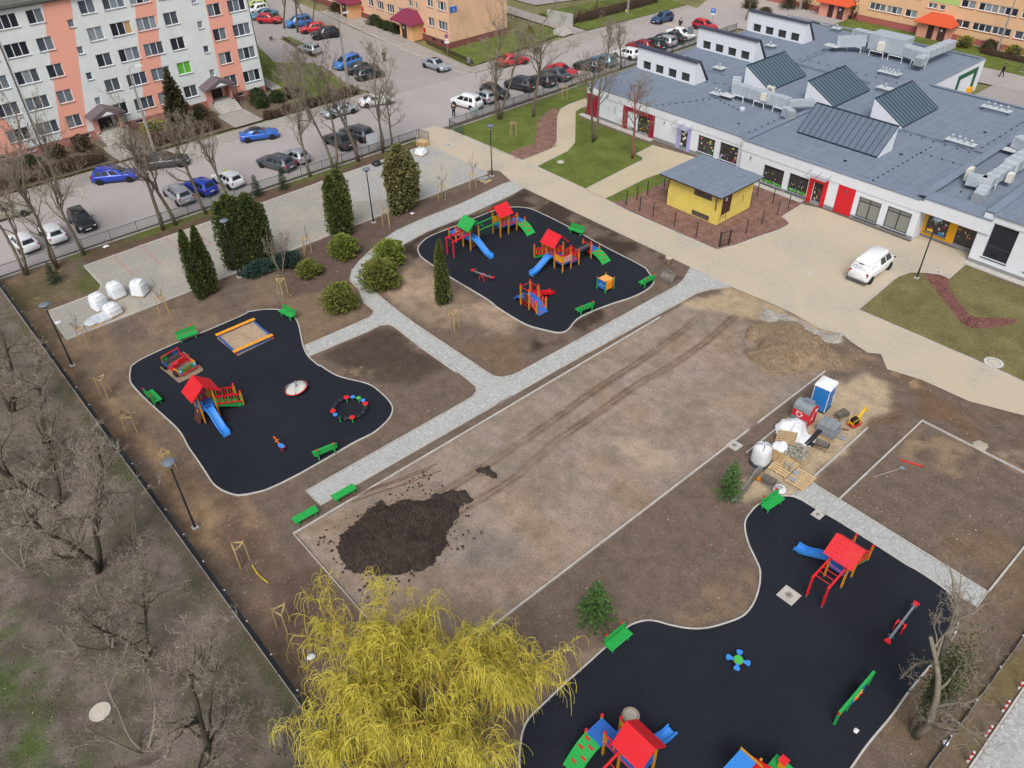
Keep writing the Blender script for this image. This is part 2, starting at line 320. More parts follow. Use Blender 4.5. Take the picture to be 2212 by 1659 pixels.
# ------------------------------------------------------------------ near ground: one displaced sheet, soils painted by where they lie
def build_ground():
    x0, x1, y0, y1, h = -76, 5, -13, 74, .165
    nx = int((x1-x0)/h)+1; ny = int((y1-y0)/h)+1
    X, Y = np.meshgrid(np.linspace(x0, x1, nx), np.linspace(y0, y1, ny), indexing='ij')
    C = np.empty((nx, ny, 3)); C[:] = lin('6a5c51')
    wx = X+fbm(X, Y, 2.2, 11)*.9; wy = Y+fbm(X, Y, 2.2, 23)*.9
    SEED = 0
    def blur(m, k):
        for _ in range(k):
            m = (m+np.roll(m,1,0)+np.roll(m,-1,0)+np.roll(m,1,1)+np.roll(m,-1,1))/5
        return m
    def paint(c, poly, k=4, amt=1.0, warp=True, patch=None):
        m = inside(wx if warp else X, wy if warp else Y, poly).astype(float); m = blur(m, k)*amt
        if patch is not None: m = m*np.clip(.5+fbm(X, Y, patch[0], patch[1])*patch[2], 0, 1)
        C[:] = C*(1-m[...,None])+np.array(lin(c))*m[...,None]
    P = lambda *s: [tuple(q) for q in GP(*s)]
    # wood strip outside the left fence
    paint('665b55', rect(-80, 10, -20, 5.0), 1, 1, False)
    paint('7a7068', rect(-80, -30, 1.2, 4.4), 8, .7, patch=(6, 31, 1.4)); paint('4a4240', rect(-80, 10, -20, 3.6), 3, .6, patch=(2.5, 37, 2.2)); paint('7b7069', rect(-80, 10, -20, 4.4), 3, .6, patch=(1.1, 39, 2.4))
    paint('46552c', P('41',(-200,200),(180,300),(480,900),(800,1659),(1000,2200),(-600,2200)), 6, .95, patch=(1.8, 33, 1.6)); paint('4b5030', rect(-80, 5, -9, 5), 3, .45, patch=(1.6, 41, 2.0)); paint('4d5330', rect(-70, 5, 4.2, 5.1), 2, .5, patch=(2, 43, 1.5))
    # garden strip between fence and playground B
    paint('86705a', rect(-74, -8, 5.2, 9.4), 5, .9, patch=(5, 51, 1.2)); paint('927a5e', P('31',(560,0),(1000,300),(1300,640),(1480,850),(1800,1250),(1900,1659),(1650,1500),(1300,900),(900,350),(520,60)), 4, .9)
    paint('5a4b41', rect(-75, -10, 5.4, 9.0), 2, .6, patch=(1.8, 57, 2.0)); paint('594941', P('42',(100,100),(700,0),(800,700),(300,900)), 4, .7)
    paint('7f6e5c', rect(-61, -46, 6.5, 17), 6, .8, patch=(3.5, 61, 1.4)); paint('4f5a30', P('21',(600,760),(760,790),(850,930),(700,1000),(620,900)), 4, .7); paint('56542f', rect(-75, -62, 5.2, 11.5), 3, .55, patch=(3, 67, 1.6))
    paint('5d4b41', rect(-75, -72.2, 12, 50), 2, 1, False); paint('59622f', rect(-75, -73.3, 11, 50), 2, .9, False, patch=(5, 71, 1.3))
    # beds around the conifers
    paint('5f5048', P('22',(0,800),(350,640),(1000,400),(1500,190),(2100,60),(1400,380),(1000,660),(860,850),(960,1080),(700,1180),(0,1100)), 5, .9)
    paint('7b6a55', P('22',(300,1050),(900,900),(1040,1140),(480,1420),(380,1200)), 5, .8); paint('7e6e5b', P('22',(0,700),(300,850),(330,1050),(0,1120)), 5, .6)
    # plots
    paint('a08b76', P('22',(1050,980),(1300,780),(1420,680),(1560,780),(2212,1200),(2212,1350),(1900,1400),(1600,1330)), 5, .95, patch=(5, 81, 2.5)); paint('6e5d4c', P('22',(1800,1380),(2212,1330),'33',(300,20),(0,100),'32',(2060,90),'22',(2000,1640)), 4, .95)
    paint('3c322e', P('22',(1290,600),(1480,500),(2100,230),(2212,180),(2212,262),(1680,450),(1430,560),(1400,690),(1330,700)), 3, 1); paint('40362f', P('23',(220,105),(1620,770),(1520,910),(760,1310),(300,1500),(270,1350),(560,1310),(780,1150),(1300,900),(1210,760),(110,268),(0,240)), 3, .97, patch=(3, 83, 3.5))
    paint('4a3f39', P('22',(620,1500),(1150,1270),(1500,1500),(1650,1659),(800,1659)), 4, .95); paint('4d423a', P('32',(750,100),(1100,0),(1600,0),(1400,180),(1050,150)), 4, .85); paint('8d7b63', P('32',(620,20),(850,95),(1050,130),(1050,60),(800,40)), 4, .8, patch=(1, 85, 2))
    # future court
    court = rect(-31.65, -19.2, 10.15, 47.5)
    paint('8f7e6f', court, 1, 1, False); paint('9a897a', court, 1, .6, False, patch=(4.5, 91, 1.3)); paint('80705f', court, 1, .7, False, patch=(1.6, 93, 2.2)); paint('857f7b', court, 1, .3, False, patch=(3, 95, 2.2))
    paint('a2927f', P('33',(950,600),(1200,560),(1500,760),(1450,860),(1150,800)), 6, .9); paint('78706b', P('33',(-200,1350),(150,1400),(200,1659),(-300,1659)), 8, .7)
    paint('ac9a80', P('24',(0,1040),(280,1165),(690,1340),(640,1420),(250,1300),(0,1260)), 4, .9); paint('a7957a', P('23',(1560,1070),(1980,935),(2212,1030),(2212,1200),(1700,1130)), 4, .9); paint('8f7a60', P('24',(0,1240),(400,1300),(1000,1540),(700,1659),(0,1659)), 5, .9, patch=(1.5, 97, 2))
    # yard of the site store, square plot
    paint('a8977e', P('c1',(270,720),(480,340),(640,250),(700,130),(800,60),(960,110),(1060,330),(1020,410),(620,790),(560,870),(420,910),(120,940),(200,760)), 3, 1)
    paint('aa9880', P('34',(620,240),(900,40),(1060,150),(1120,340),(900,480),(700,520)), 4, .95); paint('6b5544', P('34',(1060,60),(1700,260),(2212,450),(2212,880),(1980,760),(1350,450),(880,560),(1150,330)), 4, .95, patch=(2, 101, 3)); paint('a28a6e', P('34',(1080,60),(1350,80),(1300,220),(1150,200)), 3, .8, patch=(1, 103, 2)); paint('8f7a62', P('34',(1300,500),(1900,800),(1700,900),(1200,800)), 5, .7, patch=(1, 105, 1.8)); paint('a3907a', P('34',(1900,740),(2212,900),(2212,700)), 4, .6, patch=(1, 107, 2))
    paint('7d6b56', P('43',(1500,330),(1900,0),(2200,0),(2160,250),(1950,440),(1600,480)), 4, .7, patch=(.8, 109, 2.2)); paint('8c7c68', P('43',(450,640),(900,560),(760,780),(500,980),(380,900)), 4, .75, patch=(.9, 111, 1.8)); paint('705f4c', rect(-6, -.6, 24, 40), 4, .8, patch=(2, 113, 1.4)); paint('6b6138', rect(-.5, .8, 10, 45), 2, .6, patch=(1.5, 115, 1.6))
    # relief
    Z = -.03+fbm(X, Y, 1.6, 3)*.025+fbm(X, Y, .5, 9)*.012
    rough = blur(inside(X, Y, P('34',(1000,60),(2212,450),(2212,1000),(1400,700),(900,560))).astype(float)+inside(X, Y, rect(-18.5, -13, 46, 50)), 6); Z += rough*fbm(X, Y, .7, 19)*.06
    def rut(pts, w=.13, d=.07):
        pts = smooth_loop(pts, 8, False)
        dm = np.full(X.shape, 9.)
        for a, b in zip(pts[:-1], pts[1:]):
            t = np.clip(((X-a.x)*(b.x-a.x)+(Y-a.y)*(b.y-a.y))/max((b-a).length_squared, 1e-9), 0, 1)
            dm = np.minimum(dm, np.hypot(X-a.x-t*(b.x-a.x), Y-a.y-t*(b.y-a.y)))
        dm = dm+fbm(X, Y, .7, 77)*.07; k = np.exp(-(dm/w)**2)*np.clip(.75+fbm(X, Y, 2.5, 79)*.6, 0, 1); Z[:] += -d*k+.035*np.exp(-((dm-.27)/.1)**2)
        k = np.clip(k*.85, 0, 1)[...,None]; C[:] = C*(1-k)+np.array(lin('594735'))*k
    def rut2(pts, s=.24):
        pts = GP(*pts); q = []
        for i, p in enumerate(pts):
            t = (pts[min(i+1,len(pts)-1)]-pts[max(i-1,0)]).normalized(); q.append(Vector((-t.y, t.x)))
        rut([p+n*s/1.3 for p, n in zip(pts, q)]); rut([p-n*s/1.3 for p, n in zip(pts, q)])
    rut2(('32',(1560,1110),(2212,690),'33',(430,480),(870,165),(1130,0),'23',(1500,1340),(1750,1140)))
    rut2(('32',(1700,1250),(2212,950),'33',(480,640),(900,350),(1180,150),(1450,0),'23',(1750,1390),(2000,1170)))
    mb = bpy.data.meshes.new('ground'); V = np.stack([X, Y, Z], -1).reshape(-1, 3)
    idx = np.arange(nx*ny).reshape(nx, ny); F = np.stack([idx[:-1,:-1], idx[1:,:-1], idx[1:,1:], idx[:-1,1:]], -1).reshape(-1, 4)
    mb.vertices.add(len(V)); mb.vertices.foreach_set('co', V.ravel()); mb.loops.add(F.size); mb.loops.foreach_set('vertex_index', F.ravel())
    mb.polygons.add(len(F)); mb.polygons.foreach_set('loop_start', np.arange(0, F.size, 4)); mb.polygons.foreach_set('loop_total', np.full(len(F), 4))
    mb.update(calc_edges=True); mb.polygons.foreach_set('use_smooth', np.ones(len(F), bool))
    a = mb.color_attributes.new('Col', 'FLOAT_COLOR', 'POINT'); a.data.foreach_set('color', np.concatenate([C.reshape(-1,3), np.ones((nx*ny,1))], 1).ravel())
    mb.materials.append(M_soil); return tag(link(bpy.data.objects.new('ground', mb)), kind='structure')
build_ground()

# ------------------------------------------------------------------ rubber play surfaces with kerbs
for nm, o in (('rubber_surface', rubA), ('rubber_surface', rubB), ('rubber_surface', rubC)):
    sheet(nm, o, .035, M_rubber); kerb('kerb', o, .09, -.05, .06, True)
# ------------------------------------------------------------------ herringbone paths: every paver is a block
paver_me = {}
M_paver = PM('paver', 'a9aba9', .9, .10, 20, rnd=.13); M_pavers = PM('paver_field', 'a9aba9', .9, .10, 20, attr='tint')
def pave(name, poly, z, L=.2, W=.1, n_single=300, ang=R(45), c1=None):
    base = sheet(name, poly, z-.012, M_joint)
    xs = [p[0] for p in poly]; ys = [p[1] for p in poly]; cx, cy = sum(xs)/len(xs), sum(ys)/len(ys)
    # herringbone: units of an L block laid in diagonal steps
    rad = max(max(xs)-min(xs), max(ys)-min(ys)); N = int(rad/W)+4
    i, j = np.meshgrid(np.arange(-N, N), np.arange(-N, N), indexing='ij')
    a = (i*1+j*2.0)*W; b = (i*1-j*2.0)*W*1.0
    cs, sn = math.cos(ang), math.sin(ang); cen = []
    for ox, oy, r in ((L/2, W/2, 0), (W/2-W, L/2+0, 90)):
        px_, py_ = a+ox, b+oy; X = cx+px_*cs-py_*sn; Y = cy+px_*sn+py_*cs
        cen.append((X.ravel(), Y.ravel(), np.full(X.size, R(r)+ang)))
    X, Y, A = [np.concatenate(q) for q in zip(*cen)]
    ok = inside(X, Y, poly)
    for dx, dy in ((.06,0),(-.06,0),(0,.06),(0,-.06)): ok &= inside(X+dx, Y+dy, poly)
    X, Y, A = X[ok], Y[ok], A[ok]
    hz = z+RNG.normal(0, .0022, X.size)
    order = np.argsort(X**2+Y**2); sing = set(order[:n_single].tolist())
    g = .006; hl, hw, bv = L/2-g/2, W/2-g/2, .006
    pv = [(-hl,-hw,-.03),(hl,-hw,-.03),(hl,hw,-.03),(-hl,hw,-.03),(-hl,-hw,-bv),(hl,-hw,-bv),(hl,hw,-bv),(-hl,hw,-bv),(-hl+bv,-hw+bv,0),(hl-bv,-hw+bv,0),(hl-bv,hw-bv,0),(-hl+bv,hw-bv,0)]
    pf = [(0,1,5,4),(1,2,6,5),(2,3,7,6),(3,0,4,7),(4,5,9,8),(5,6,10,9),(6,7,11,10),(7,4,8,11),(8,9,10,11)]
    me = mesh('paver', pv, pf, M_paver)
    for q in order[:n_single]: ob('paver', me, base, (X[q], Y[q], hz[q]), A[q])
    rest = order[n_single:]
    if len(rest):
        P = np.array([pv[k] for k in range(4,12)]); F = np.array([[c-4 for c in f] for f in pf[4:]]); m = len(rest)
        c_, s_ = np.cos(A[rest])[:,None], np.sin(A[rest])[:,None]
        V = np.stack([X[rest][:,None]+P[None,:,0]*c_-P[None,:,1]*s_, Y[rest][:,None]+P[None,:,0]*s_+P[None,:,1]*c_, hz[rest][:,None]+P[None,:,2]+0*c_], -1).reshape(-1,3)
        FF = (F[None]+8*np.arange(m)[:,None,None]).reshape(-1,4)
        t = bpy.data.meshes.new('paver_field'); t.vertices.add(len(V)); t.vertices.foreach_set('co', V.ravel()); t.loops.add(FF.size); t.loops.foreach_set('vertex_index', FF.ravel())
        t.polygons.add(len(FF)); t.polygons.foreach_set('loop_start', np.arange(0,FF.size,4)); t.polygons.foreach_set('loop_total', np.full(len(FF),4)); t.update(calc_edges=True)
        tint = 1+RNG.normal(0,.085,m); tint += (RNG.random(m) < .08)*.18; col = np.repeat(np.stack([tint,tint,tint*1.0,np.ones(m)],1), 8, 0)
        at = t.color_attributes.new('tint','FLOAT_COLOR','POINT'); at.data.foreach_set('color', col.ravel()); t.materials.append(M_pavers)
        tag(link(bpy.data.objects.new('paver_field', t), base), kind='stuff')
    return base
pave('path', path1, .04); kerb('path_edging', path1, .06, -.05, .048, True)
pave('path', path2, .04); kerb('path_edging', path2[:1]+path2[1:6], .06, -.05, .048)
pave('pavement', [(.78,8),(9,8),(9,47),(.78,47)], .03, ang=0); kerb('kerb', [(.72,8),(.72,47)], .1, -.05, .07)
# ------------------------------------------------------------------ yard, drive, walkways, parking grid
drive = GP('12',(1395,1105),(1560,1060),(1690,1092),(2212,1312),'13',(210,1352),(330,1402),(740,1592),'23',(900,197),(1100,302),(1840,627),(1990,592),(2212,512),'24',(150,462),(230,420),(240,400),(180,347),(350,242),(500,275),(1250,560),(1330,500),(1600,605),(1750,650),(1740,730),(1715,752),(1580,868),(1500,835),(1370,815),(1250,815),(1150,850),(820,1130),(2000,1640),'34',(2212,142),(2700,360),(2600,640),(2212,420),(1750,300),(1350,120),(1060,30),'24',(1010,1500),(900,1490),(760,1400),(690,1340),(500,1290),(280,1165),(100,1080),(0,1040),'23',(1960,935),(1620,770),(220,105),(115,50),'12',(2110,1440),(2030,1430),(1500,1640),(1430,1260))
sheet('drive', drive, .02, M_drive)
walk1 = GP('13',(757,825),(600,880),(530,920),(505,980),(500,1200),(460,1250),(210,1350),(330,1400),(590,1270),(650,1200),(655,940),(700,910),(757,895))
walk2 = GP('13',(740,1590),(1150,1380),(1215,1350),(1220,1325),(1165,1295),(1310,1222),(1740,1345),(1600,1385),(1450,1430),(1250,1500),(950,1650),'23',(900,195))
for w in (walk1, walk2): sheet('walkway', w, .026, M_beige)
lawn2 = GP('13',(705,995),(757,915),(700,912),(655,940),(650,1200),(590,1270),(330,1400),(740,1590),(1150,1380),(1215,1350),(1220,1325),(1165,1295),(1310,1222))
lawn1 = GP('12',(1690,1090),'13',(0,965),(490,800),(745,690),(757,825),(600,880),(530,920),(505,980),(500,1200),(460,1250),(210,1350),(0,1265))
lawn3 = GP('24',(820,1130),(1150,850),(1250,815),(1370,815),(1500,835),(1580,868),(1715,752),(2212,960),'24',(3000,1270),'34',(2900,450),(2212,142),'24',(2000,1640))
for lw, mt in ((lawn1, M_grass), (lawn2, M_grass), (lawn3, M_lawn_dry)): sheet('lawn', lw, .022, mt)
sheet('mulch_bed', smooth_loop(GP('13',(512,915),(430,930),(340,1020),(325,1150),(290,1210),(110,1280),(205,1345),(455,1250),(497,1200),(502,980)), 3), .03, M_mulch)
sheet('mulch_bed', GP('23',(940,215),(1840,622),(1990,588),(2212,508),'24',(150,460),(228,418),(238,400),(178,346),(345,240),(0,105),'14',(0,1590),'13',(2100,1470),(1740,1350),(1600,1390),(1480,1430),(1250,1540)), .024, M_mulch)
sheet('mulch_bed', smooth_loop(GP('24',(1385,815),(1560,858),(1590,960),(1700,1110),(1800,1190),(2100,1200),(2140,1240),(1900,1285),(1720,1265),(1600,1130),(1480,980),(1400,870)), 3), .03, M_mulch2)
sheet('grass_strip', GP('23',(905,205),(960,225),(1090,200),(1250,130),(1440,40),'13',(1600,1390),(1450,1432),(1250,1502),(950,1652)), .029, M_grass)
kerb('kerb', GP('12',(1690,1092),(2212,1312),'13',(210,1352),(330,1402),(740,1592)), .1)
kerb('kerb', GP('23',(900,197),(1100,302),(1840,627),(1990,592),(2212,512),'24',(150,462),(230,420),(240,400),(180,347),(350,242)), .1)
kerb('kerb', GP('24',(1715,752),(1580,868)), .08); kerb('kerb', GP('24',(1480,830),(1370,815),(1250,815),(1150,850),(820,1130),(2000,1640),'34',(2212,142),(2900,450)), .1)
kerb('kerb', GP('13',(210,1350),(460,1250),(500,1200),(505,980),(530,920),(600,880),(757,825)), .07); kerb('kerb', GP('13',(330,1400),(590,1270),(650,1200),(655,940),(700,910),(757,895)), .07); kerb('kerb', GP('13',(740,1590),(1150,1380),(1215,1350),(1220,1325),(1165,1295),(1310,1222)), .07)
grid = GP('21',(705,765),(790,850),(850,915),(852,935),(825,985),(400,1145),(560,1380))+[Vector((-61.3,17)),Vector((-61.55,26)),Vector((-61.7,42))]+[Vector((-61.7,47.2)),Vector((-72.4,47.2))]
sheet('parking_bays', grid, .03, M_gridp); sheet('forecourt', [(-61.7,42),(-61.7,50.4),(-72.4,50.4),(-72.4,36),(-66,36)], .034, M_greyp)
kerb('kerb', [(-72.4,50)]+list(grid[:7])+[Vector((-61.3,17)),Vector((-61.55,26)),Vector((-61.7,50.2))], .12)
for i, q in enumerate((('21',(970,690)),('21',(1215,620)),('21',(1420,545)),('21',(1640,470)))):
    y = G(q[0], *q[1]).y; sheet('bay_line', rect(-72.2, -67.2, y-.06, y+.06), .0345, PM('red_pavers', 'a97f78', .9, .15, 9))
# court edging
kerb('court_edging', [(-19.12,46.3),(-19.12,38.1)], .1, -.05, .09); kerb('court_edging', [(-19.12,37.1),(-19.12,10.1),(-31.7,10.1),(-31.7,42.9)], .1, -.05, .09)
kerb('plot_edging', [(-11.78,35.6),(-11.85,46.3),(-2.9,46.3)], .1, -.05, .11); kerb('plot_edging', [(-2.87,35.9),(-2.85,50)], .1, -.05, .09); kerb('path_edging', GP('c1',(625,775),(1025,410)), .1, -.05, .1); kerb('path_edging', GP('c1',(150,590),(460,340)), .08, -.05, .1)
# ------------------------------------------------------------------ street, pavements and lawns behind
sheet('street', [(-75.2,-40),(-75.2,113),(-66,113),(-75,150),(-100,150),(-87.2,118),(-87.0,110),(-88.2,70),(-88.5,55),(-89,-40)], .0, M_asph)
sheet('side_street', [(-88.3,56),(-94.4,54.7),(-98,55),(-107.6,56.8),(-135,62.5),(-160,66),(-160,73),(-131,71.2),(-120,70),(-105,69.1),(-89.6,68.4),(-88.0,69)], -.004, M_asph2)
sheet('car_park', [(-104,57.2),(-112,52.2),(-124,55),(-160,60),(-160,62),(-120,62)], .006, M_asph2)
sheet('sidewalk', [(-88.8,-40),(-88.5,54.6),(-91.5,54.6),(-92.6,-40)], .09, M_side); kerb('kerb', [(-88.6,-40),(-88.45,54.6)], .14, -.1, .1)
sheet('sidewalk', [(-87.8,70),(-86.9,110),(-87.2,117.5),(-89.3,118),(-90.8,94),(-90,70.9),(-104.6,72.2),(-111,74.4),(-131,74.4),(-131,71.5),(-105,69.3),(-89.7,68.6)], .08, M_side); kerb('kerb', [(-131,71.4),(-105,69.2),(-89.7,68.5),(-88,69.5),(-86.95,110),(-87.2,117.6)], .14, -.1, .1)
sheet('lawn', [(-90.3,71.6),(-98.5,72.6),(-98.8,74.5),(-98.8,92),(-92.5,92)], .05, M_grass); sheet('lawn', [(-91,95.5),(-104,97),(-100,120),(-89.5,118)], .05, M_grass); sheet('walkway', [(-91,92.4),(-91,95.2),(-112,96.5),(-112,93.5)], .06, M_side)
sheet('lawn', [(-94.5,46.4),(-101.2,46.4),(-112,48.5),(-112,51.6),(-107.6,56),(-98,54.3),(-94.6,53.8)], .05, M_grass); sheet('lawn', [(-108,49.5),(-119,50.2),(-119,53.5),(-110,51.5)], .055, M_grass); sheet('lawn', [(-109,57.4),(-122,58.5),(-122,60.2),(-113,60.0)], .012, M_grass)
sheet('walkway', [(-101.3,46.2),(-112,46.2),(-124,49),(-124,50.2),(-112,48.3),(-101.3,47.6)], .06, M_side)
sheet('bed', [(-92.7,-40),(-92.7,45.6),(-101.2,45.6),(-101.2,-40)], .04, ground_mat('bed_soil', '6b6052', speck=.3)); sheet('car_park_far', [(-101,122),(-108,100),(-125,100),(-125,150),(-102,150)], .0, M_asph2)
for a, b in ((22.4,26.2),(36.5,40.2)): sheet('walkway', rect(-97.6, -92.5, a, b), .07, M_side)
sheet('strip', [(-73.5,54.9),(-73.5,112),(-66.5,112),(-66.5,79)], .012, M_grass)
sheet('street_far', [(-75,128),(-66,112.5),(-20,116),(60,116),(60,140)], .006, M_asph); sheet('street_far', [(-37,98.5),(40,98.5),(40,116),(-37,116)], -.01, M_asph2)
sheet('lawn', [(-66,121),(-30,121),(-30,129.5),(-66,129.5)], .03, M_grass)
for i in range(9): sheet('road_hump_mark', rect(-81.2-i*.55, -80.9-i*.55, 106.6, 107.2), .02, PM('yellow_paint', 'c9b98a', .8))
# ------------------------------------------------------------------ buildings
def P3(face, c, u, z, d=0):
    return {'-Y': (u, c-d, z), '+X': (c+d, u, z), '+Y': (u, c+d, z), '-X': (c-d, u, z)}[face]
def fquad(mb, face, c, u0, u1, z0, z1, d=0):
    p = [P3(face, c, u0, z0, d), P3(face, c, u1, z0, d), P3(face, c, u1, z1, d), P3(face, c, u0, z1, d)]
    if face in ('+Y', '-X'): p = p[::-1]
    mb.quad(*p)
def fbox(mb, face, c, u0, u1, z0, z1, d0, d1):
    a, b = P3(face, c, u0, z0, d0), P3(face, c, u1, z1, d1)
    mb.bb(min(a[0],b[0]), max(a[0],b[0]), min(a[1],b[1]), max(a[1],b[1]), z0, z1)
def here(o):
    "part drawn in world coordinates under a thing that stands somewhere"
    o.location = -o.parent.location; return o
def facade(name, parent, mat, face, c, u0, u1, z0, z1, holes, depth=.16):
    mb = MB(); us = sorted({u0, u1, *[h[0] for h in holes], *[h[1] for h in holes]}); zs = sorted({z0, z1, *[h[2] for h in holes], *[h[3] for h in holes]})
    us = [u for u in us if u0 <= u <= u1]; zs = [z for z in zs if z0 <= z <= z1]
    for a, b in zip(us[:-1], us[1:]):
        z = 0
        while z < len(zs)-1:
            k = z
            while k < len(zs)-1 and not any(h[0] < (a+b)/2 < h[1] and h[2] < (zs[k]+zs[k+1])/2 < h[3] for h in holes): k += 1
            if k > z: fquad(mb, face, c, a, b, zs[z], zs[k]); z = k
            else: z += 1
    for h in holes:
        q = lambda u, z, d: P3(face, c, u, z, d)
        for (ua, za), (ub, zb) in (((h[0],h[2]),(h[1],h[2])),((h[1],h[2]),(h[1],h[3])),((h[1],h[3]),(h[0],h[3])),((h[0],h[3]),(h[0],h[2]))):
            mb.quad(q(ua,za,0), q(ub,zb,0), q(ub,zb,-depth), q(ua,za,-depth))
    return here(mb.o(name, mat, parent))
def glass(name, c, rough=.12, var=.25):
    return PM(name, c, rough, var, 1.5, spec=.5)
def curtain_mat(name, c, c2):
    m = PM(name, c, .35, .2, 3)
    n, l, b = nodes(m); tc = n.new('ShaderNodeTexCoord'); w = n.new('ShaderNodeTexWave'); w.inputs['Scale'].default_value = 6; w.inputs['Distortion'].default_value = 3; w.inputs['Detail'].default_value = 3; w.bands_direction = 'DIAGONAL'
    l.new(tc.outputs['Object'], w.inputs['Vector']); x = n.new('ShaderNodeMix'); x.data_type = 'RGBA'; l.new(w.outputs['Fac'], x.inputs[0]); x.inputs[6].default_value = (*lin(c),1); x.inputs[7].default_value = (*lin(c2),1); l.new(x.outputs[2], b.inputs['Base Color']); return m
G_dark = glass('window_glass_dark', '2a2f38'); G_mid = glass('window_glass', '4a525c'); G_cur = curtain_mat('net_curtain', '7d8890', '525c66'); G_cur2 = curtain_mat('white_curtain', '9aa3a8', '6d777e'); G_kg = glass('window_glass_brown', '3b3a38', .1); G_grey = PM('roller_blind', '83857f', .6, .06, 4); G_lime = PM('green_blind', '5fae35', .6, .05, 4); G_tan = PM('tan_blind', 'b79a6c', .6, .08, 4)
W_fr = PM('white_window_frame', 'dfe2e6', .45, .04); D_fr = PM('dark_window_frame', '3a3d47', .4, .06, spec=.5); M_sill = PM('sill_metal', '7b7f86', .5, .08)
PANES = [G_cur, G_mid, G_cur2, G_dark, G_cur, G_mid, G_dark]
def window(parent, face, c, u0, u1, z0, z1, n=2, fr=None, panes=None, transom=None, depth=.12, bar=.055, sill=True, sillmat=None, rnd=None):
    fr = fr or W_fr; rnd = rnd or random; mb = MB(); T = bar; d0, d1 = -depth-.05, -depth+.01
    fbox(mb, face, c, u0, u1, z0, z0+T, d0, d1); fbox(mb, face, c, u0, u1, z1-T, z1, d0, d1)
    ux = [u0+(u1-u0)*k/n for k in range(n+1)]
    for k in range(n+1):
        a = min(max(ux[k]-T*.6, u0), u1-T*1.2) if 0 < k < n else (u0 if k == 0 else u1-T)
        fbox(mb, face, c, a, a+(T*1.2 if 0 < k < n else T), z0+T, z1-T, d0, d1+(.004 if 0 < k < n else 0))
    if transom: fbox(mb, face, c, u0+T, u1-T, transom-T*.6, transom+T*.6, d0, d1-.004)
    w = here(mb.o('window', fr, parent))
    for k in range(n):
        zs = [(z0+T, z1-T)] if not transom else [(z0+T, transom-T*.6), (transom+T*.6, z1-T)]
        m = rnd.choice(panes or PANES) if not isinstance(panes, dict) else panes['m']
        for za, zb in zs:
            g = MB(); fbox(g, face, c, ux[k]+T*.5, ux[k+1]-T*.5, za-.005, zb+.005, -depth-.03, -depth-.02); g.o('pane', m, w)
    if sill:
        s = MB(); fbox(s, face, c, u0-.06, u1+.06, z0-.06, z0-.005, -depth, .07); s.o('sill', sillmat or M_sill, w)
    return w
def stickers(w, face, c, u0, u1, z0, z1, cols, n, size, rg, depth=.12):
    "paper flowers stuck on the glass"
    for _ in range(n):
        u = rg.uniform(u0+.15, u1-.15); z = z0+.1+(z1-z0-.2)*rg.random()**1.3; r = size*rg.uniform(.6, 1.2); mb = MB(); k = 10
        pts = []
        for i in range(k):
            a = 2*math.pi*i/k; q = r*(1 if i % 2 else .6); pts.append(P3(face, c, u+q*math.cos(a), z+q*math.sin(a), -depth+.012+.002*rg.random()))
        mb.quad(*pts); mb.o('paper_flower', rg.choice(cols), w)
# ---- striped apartment block
def stripe_wall():
    m = PM('striped_render', 'd6dcdc', .9, .05, 1.2, dirt='b9bcb4', dirt_amt=.35); n, l, b = nodes(m)
    tc = n.new('ShaderNodeTexCoord'); sp = n.new('ShaderNodeSeparateXYZ'); l.new(tc.outputs['Object'], sp.inputs[0]); tot = None
    def mth(op, a, c):
        x = n.new('ShaderNodeMath'); x.operation = op
        for i, v in enumerate((a, c)):
            if isinstance(v, (int, float)): x.inputs[i].default_value = v
            else: l.new(v, x.inputs[i])
        return x.outputs[0]
    for s, a, c in ((.22,19.2,22.15),(.215,29.03,31.5),(.045,39.45,42.5),(-.27,10.5,15.9),(.2,2,5)):
        t = mth('SUBTRACT', sp.outputs['Y'], mth('MULTIPLY', sp.outputs['Z'], s)); f = mth('MULTIPLY', mth('GREATER_THAN', t, a), mth('LESS_THAN', t, c)); tot = f if tot is None else mth('MAXIMUM', tot, f)
    src = b.inputs['Base Color'].links[0].from_socket; x = n.new('ShaderNodeMix'); x.data_type = 'RGBA'; l.new(tot, x.inputs[0]); l.new(src, x.inputs[6]); x.inputs[7].default_value = (*lin('e6a592'),1); l.new(x.outputs[2], b.inputs['Base Color']); return m
XB = -101.3
blk = thing('apartment_block', 'five storey white apartment block with slanted salmon stripes', 'building', (XB, 20, 0))
rg = random.Random(5); holes = []; wins = []
for y0, y1, n in ((11.5,13.2,2),(14.2,16.5,3),(17.3,19.62,3),(20.56,22.2,2),(25.92,27.6,2),(28.47,30.82,3),(31.42,33.72,3),(34.64,36.34,2),(40.04,41.72,2),(42.64,44.95,3),(6.5,8.2,2),(2.9,5.2,3)):
    for k in range(5):
        z = 1.78+2.83*k; holes.append((y0,y1,z,z+1.42)); wins.append((y0,y1,z,z+1.42,n,k))
for y0, y1 in ((24.27,24.95),(38.4,39.08),(9.6,10.3)):
    for k in range(4): z = 3.58+2.83*k; holes.append((y0,y1,z,z+.84)); wins.append((y0,y1,z,z+.84,1,k))
facade('wall', blk, stripe_wall(), '+X', XB, -20, 45.4, .9, 15.1, holes)
for (y0,y1,z0,z1,n,k) in wins:
    pn = None
    if abs(y0-34.64) < .01 and k == 1: pn = [G_lime]
    elif abs(y0-28.47) < .01 and k == 3: pn = [G_tan, G_dark, G_tan]
    window(blk, '+X', XB, y0, y1, z0, z1, n, W_fr, pn, rnd=rg, bar=.07)
bh = [(y, y+.9, .35, .75) for y in (12.5,15.5,20.2,21.6,28,31.5,41.3,43.6)]
M_plinth = PM('plinth_render', 'a5716a', .9, .1, 2); facade('plinth', blk, M_plinth, '+X', XB-.04, -20, 45.36, -.1, .9, bh, .12)
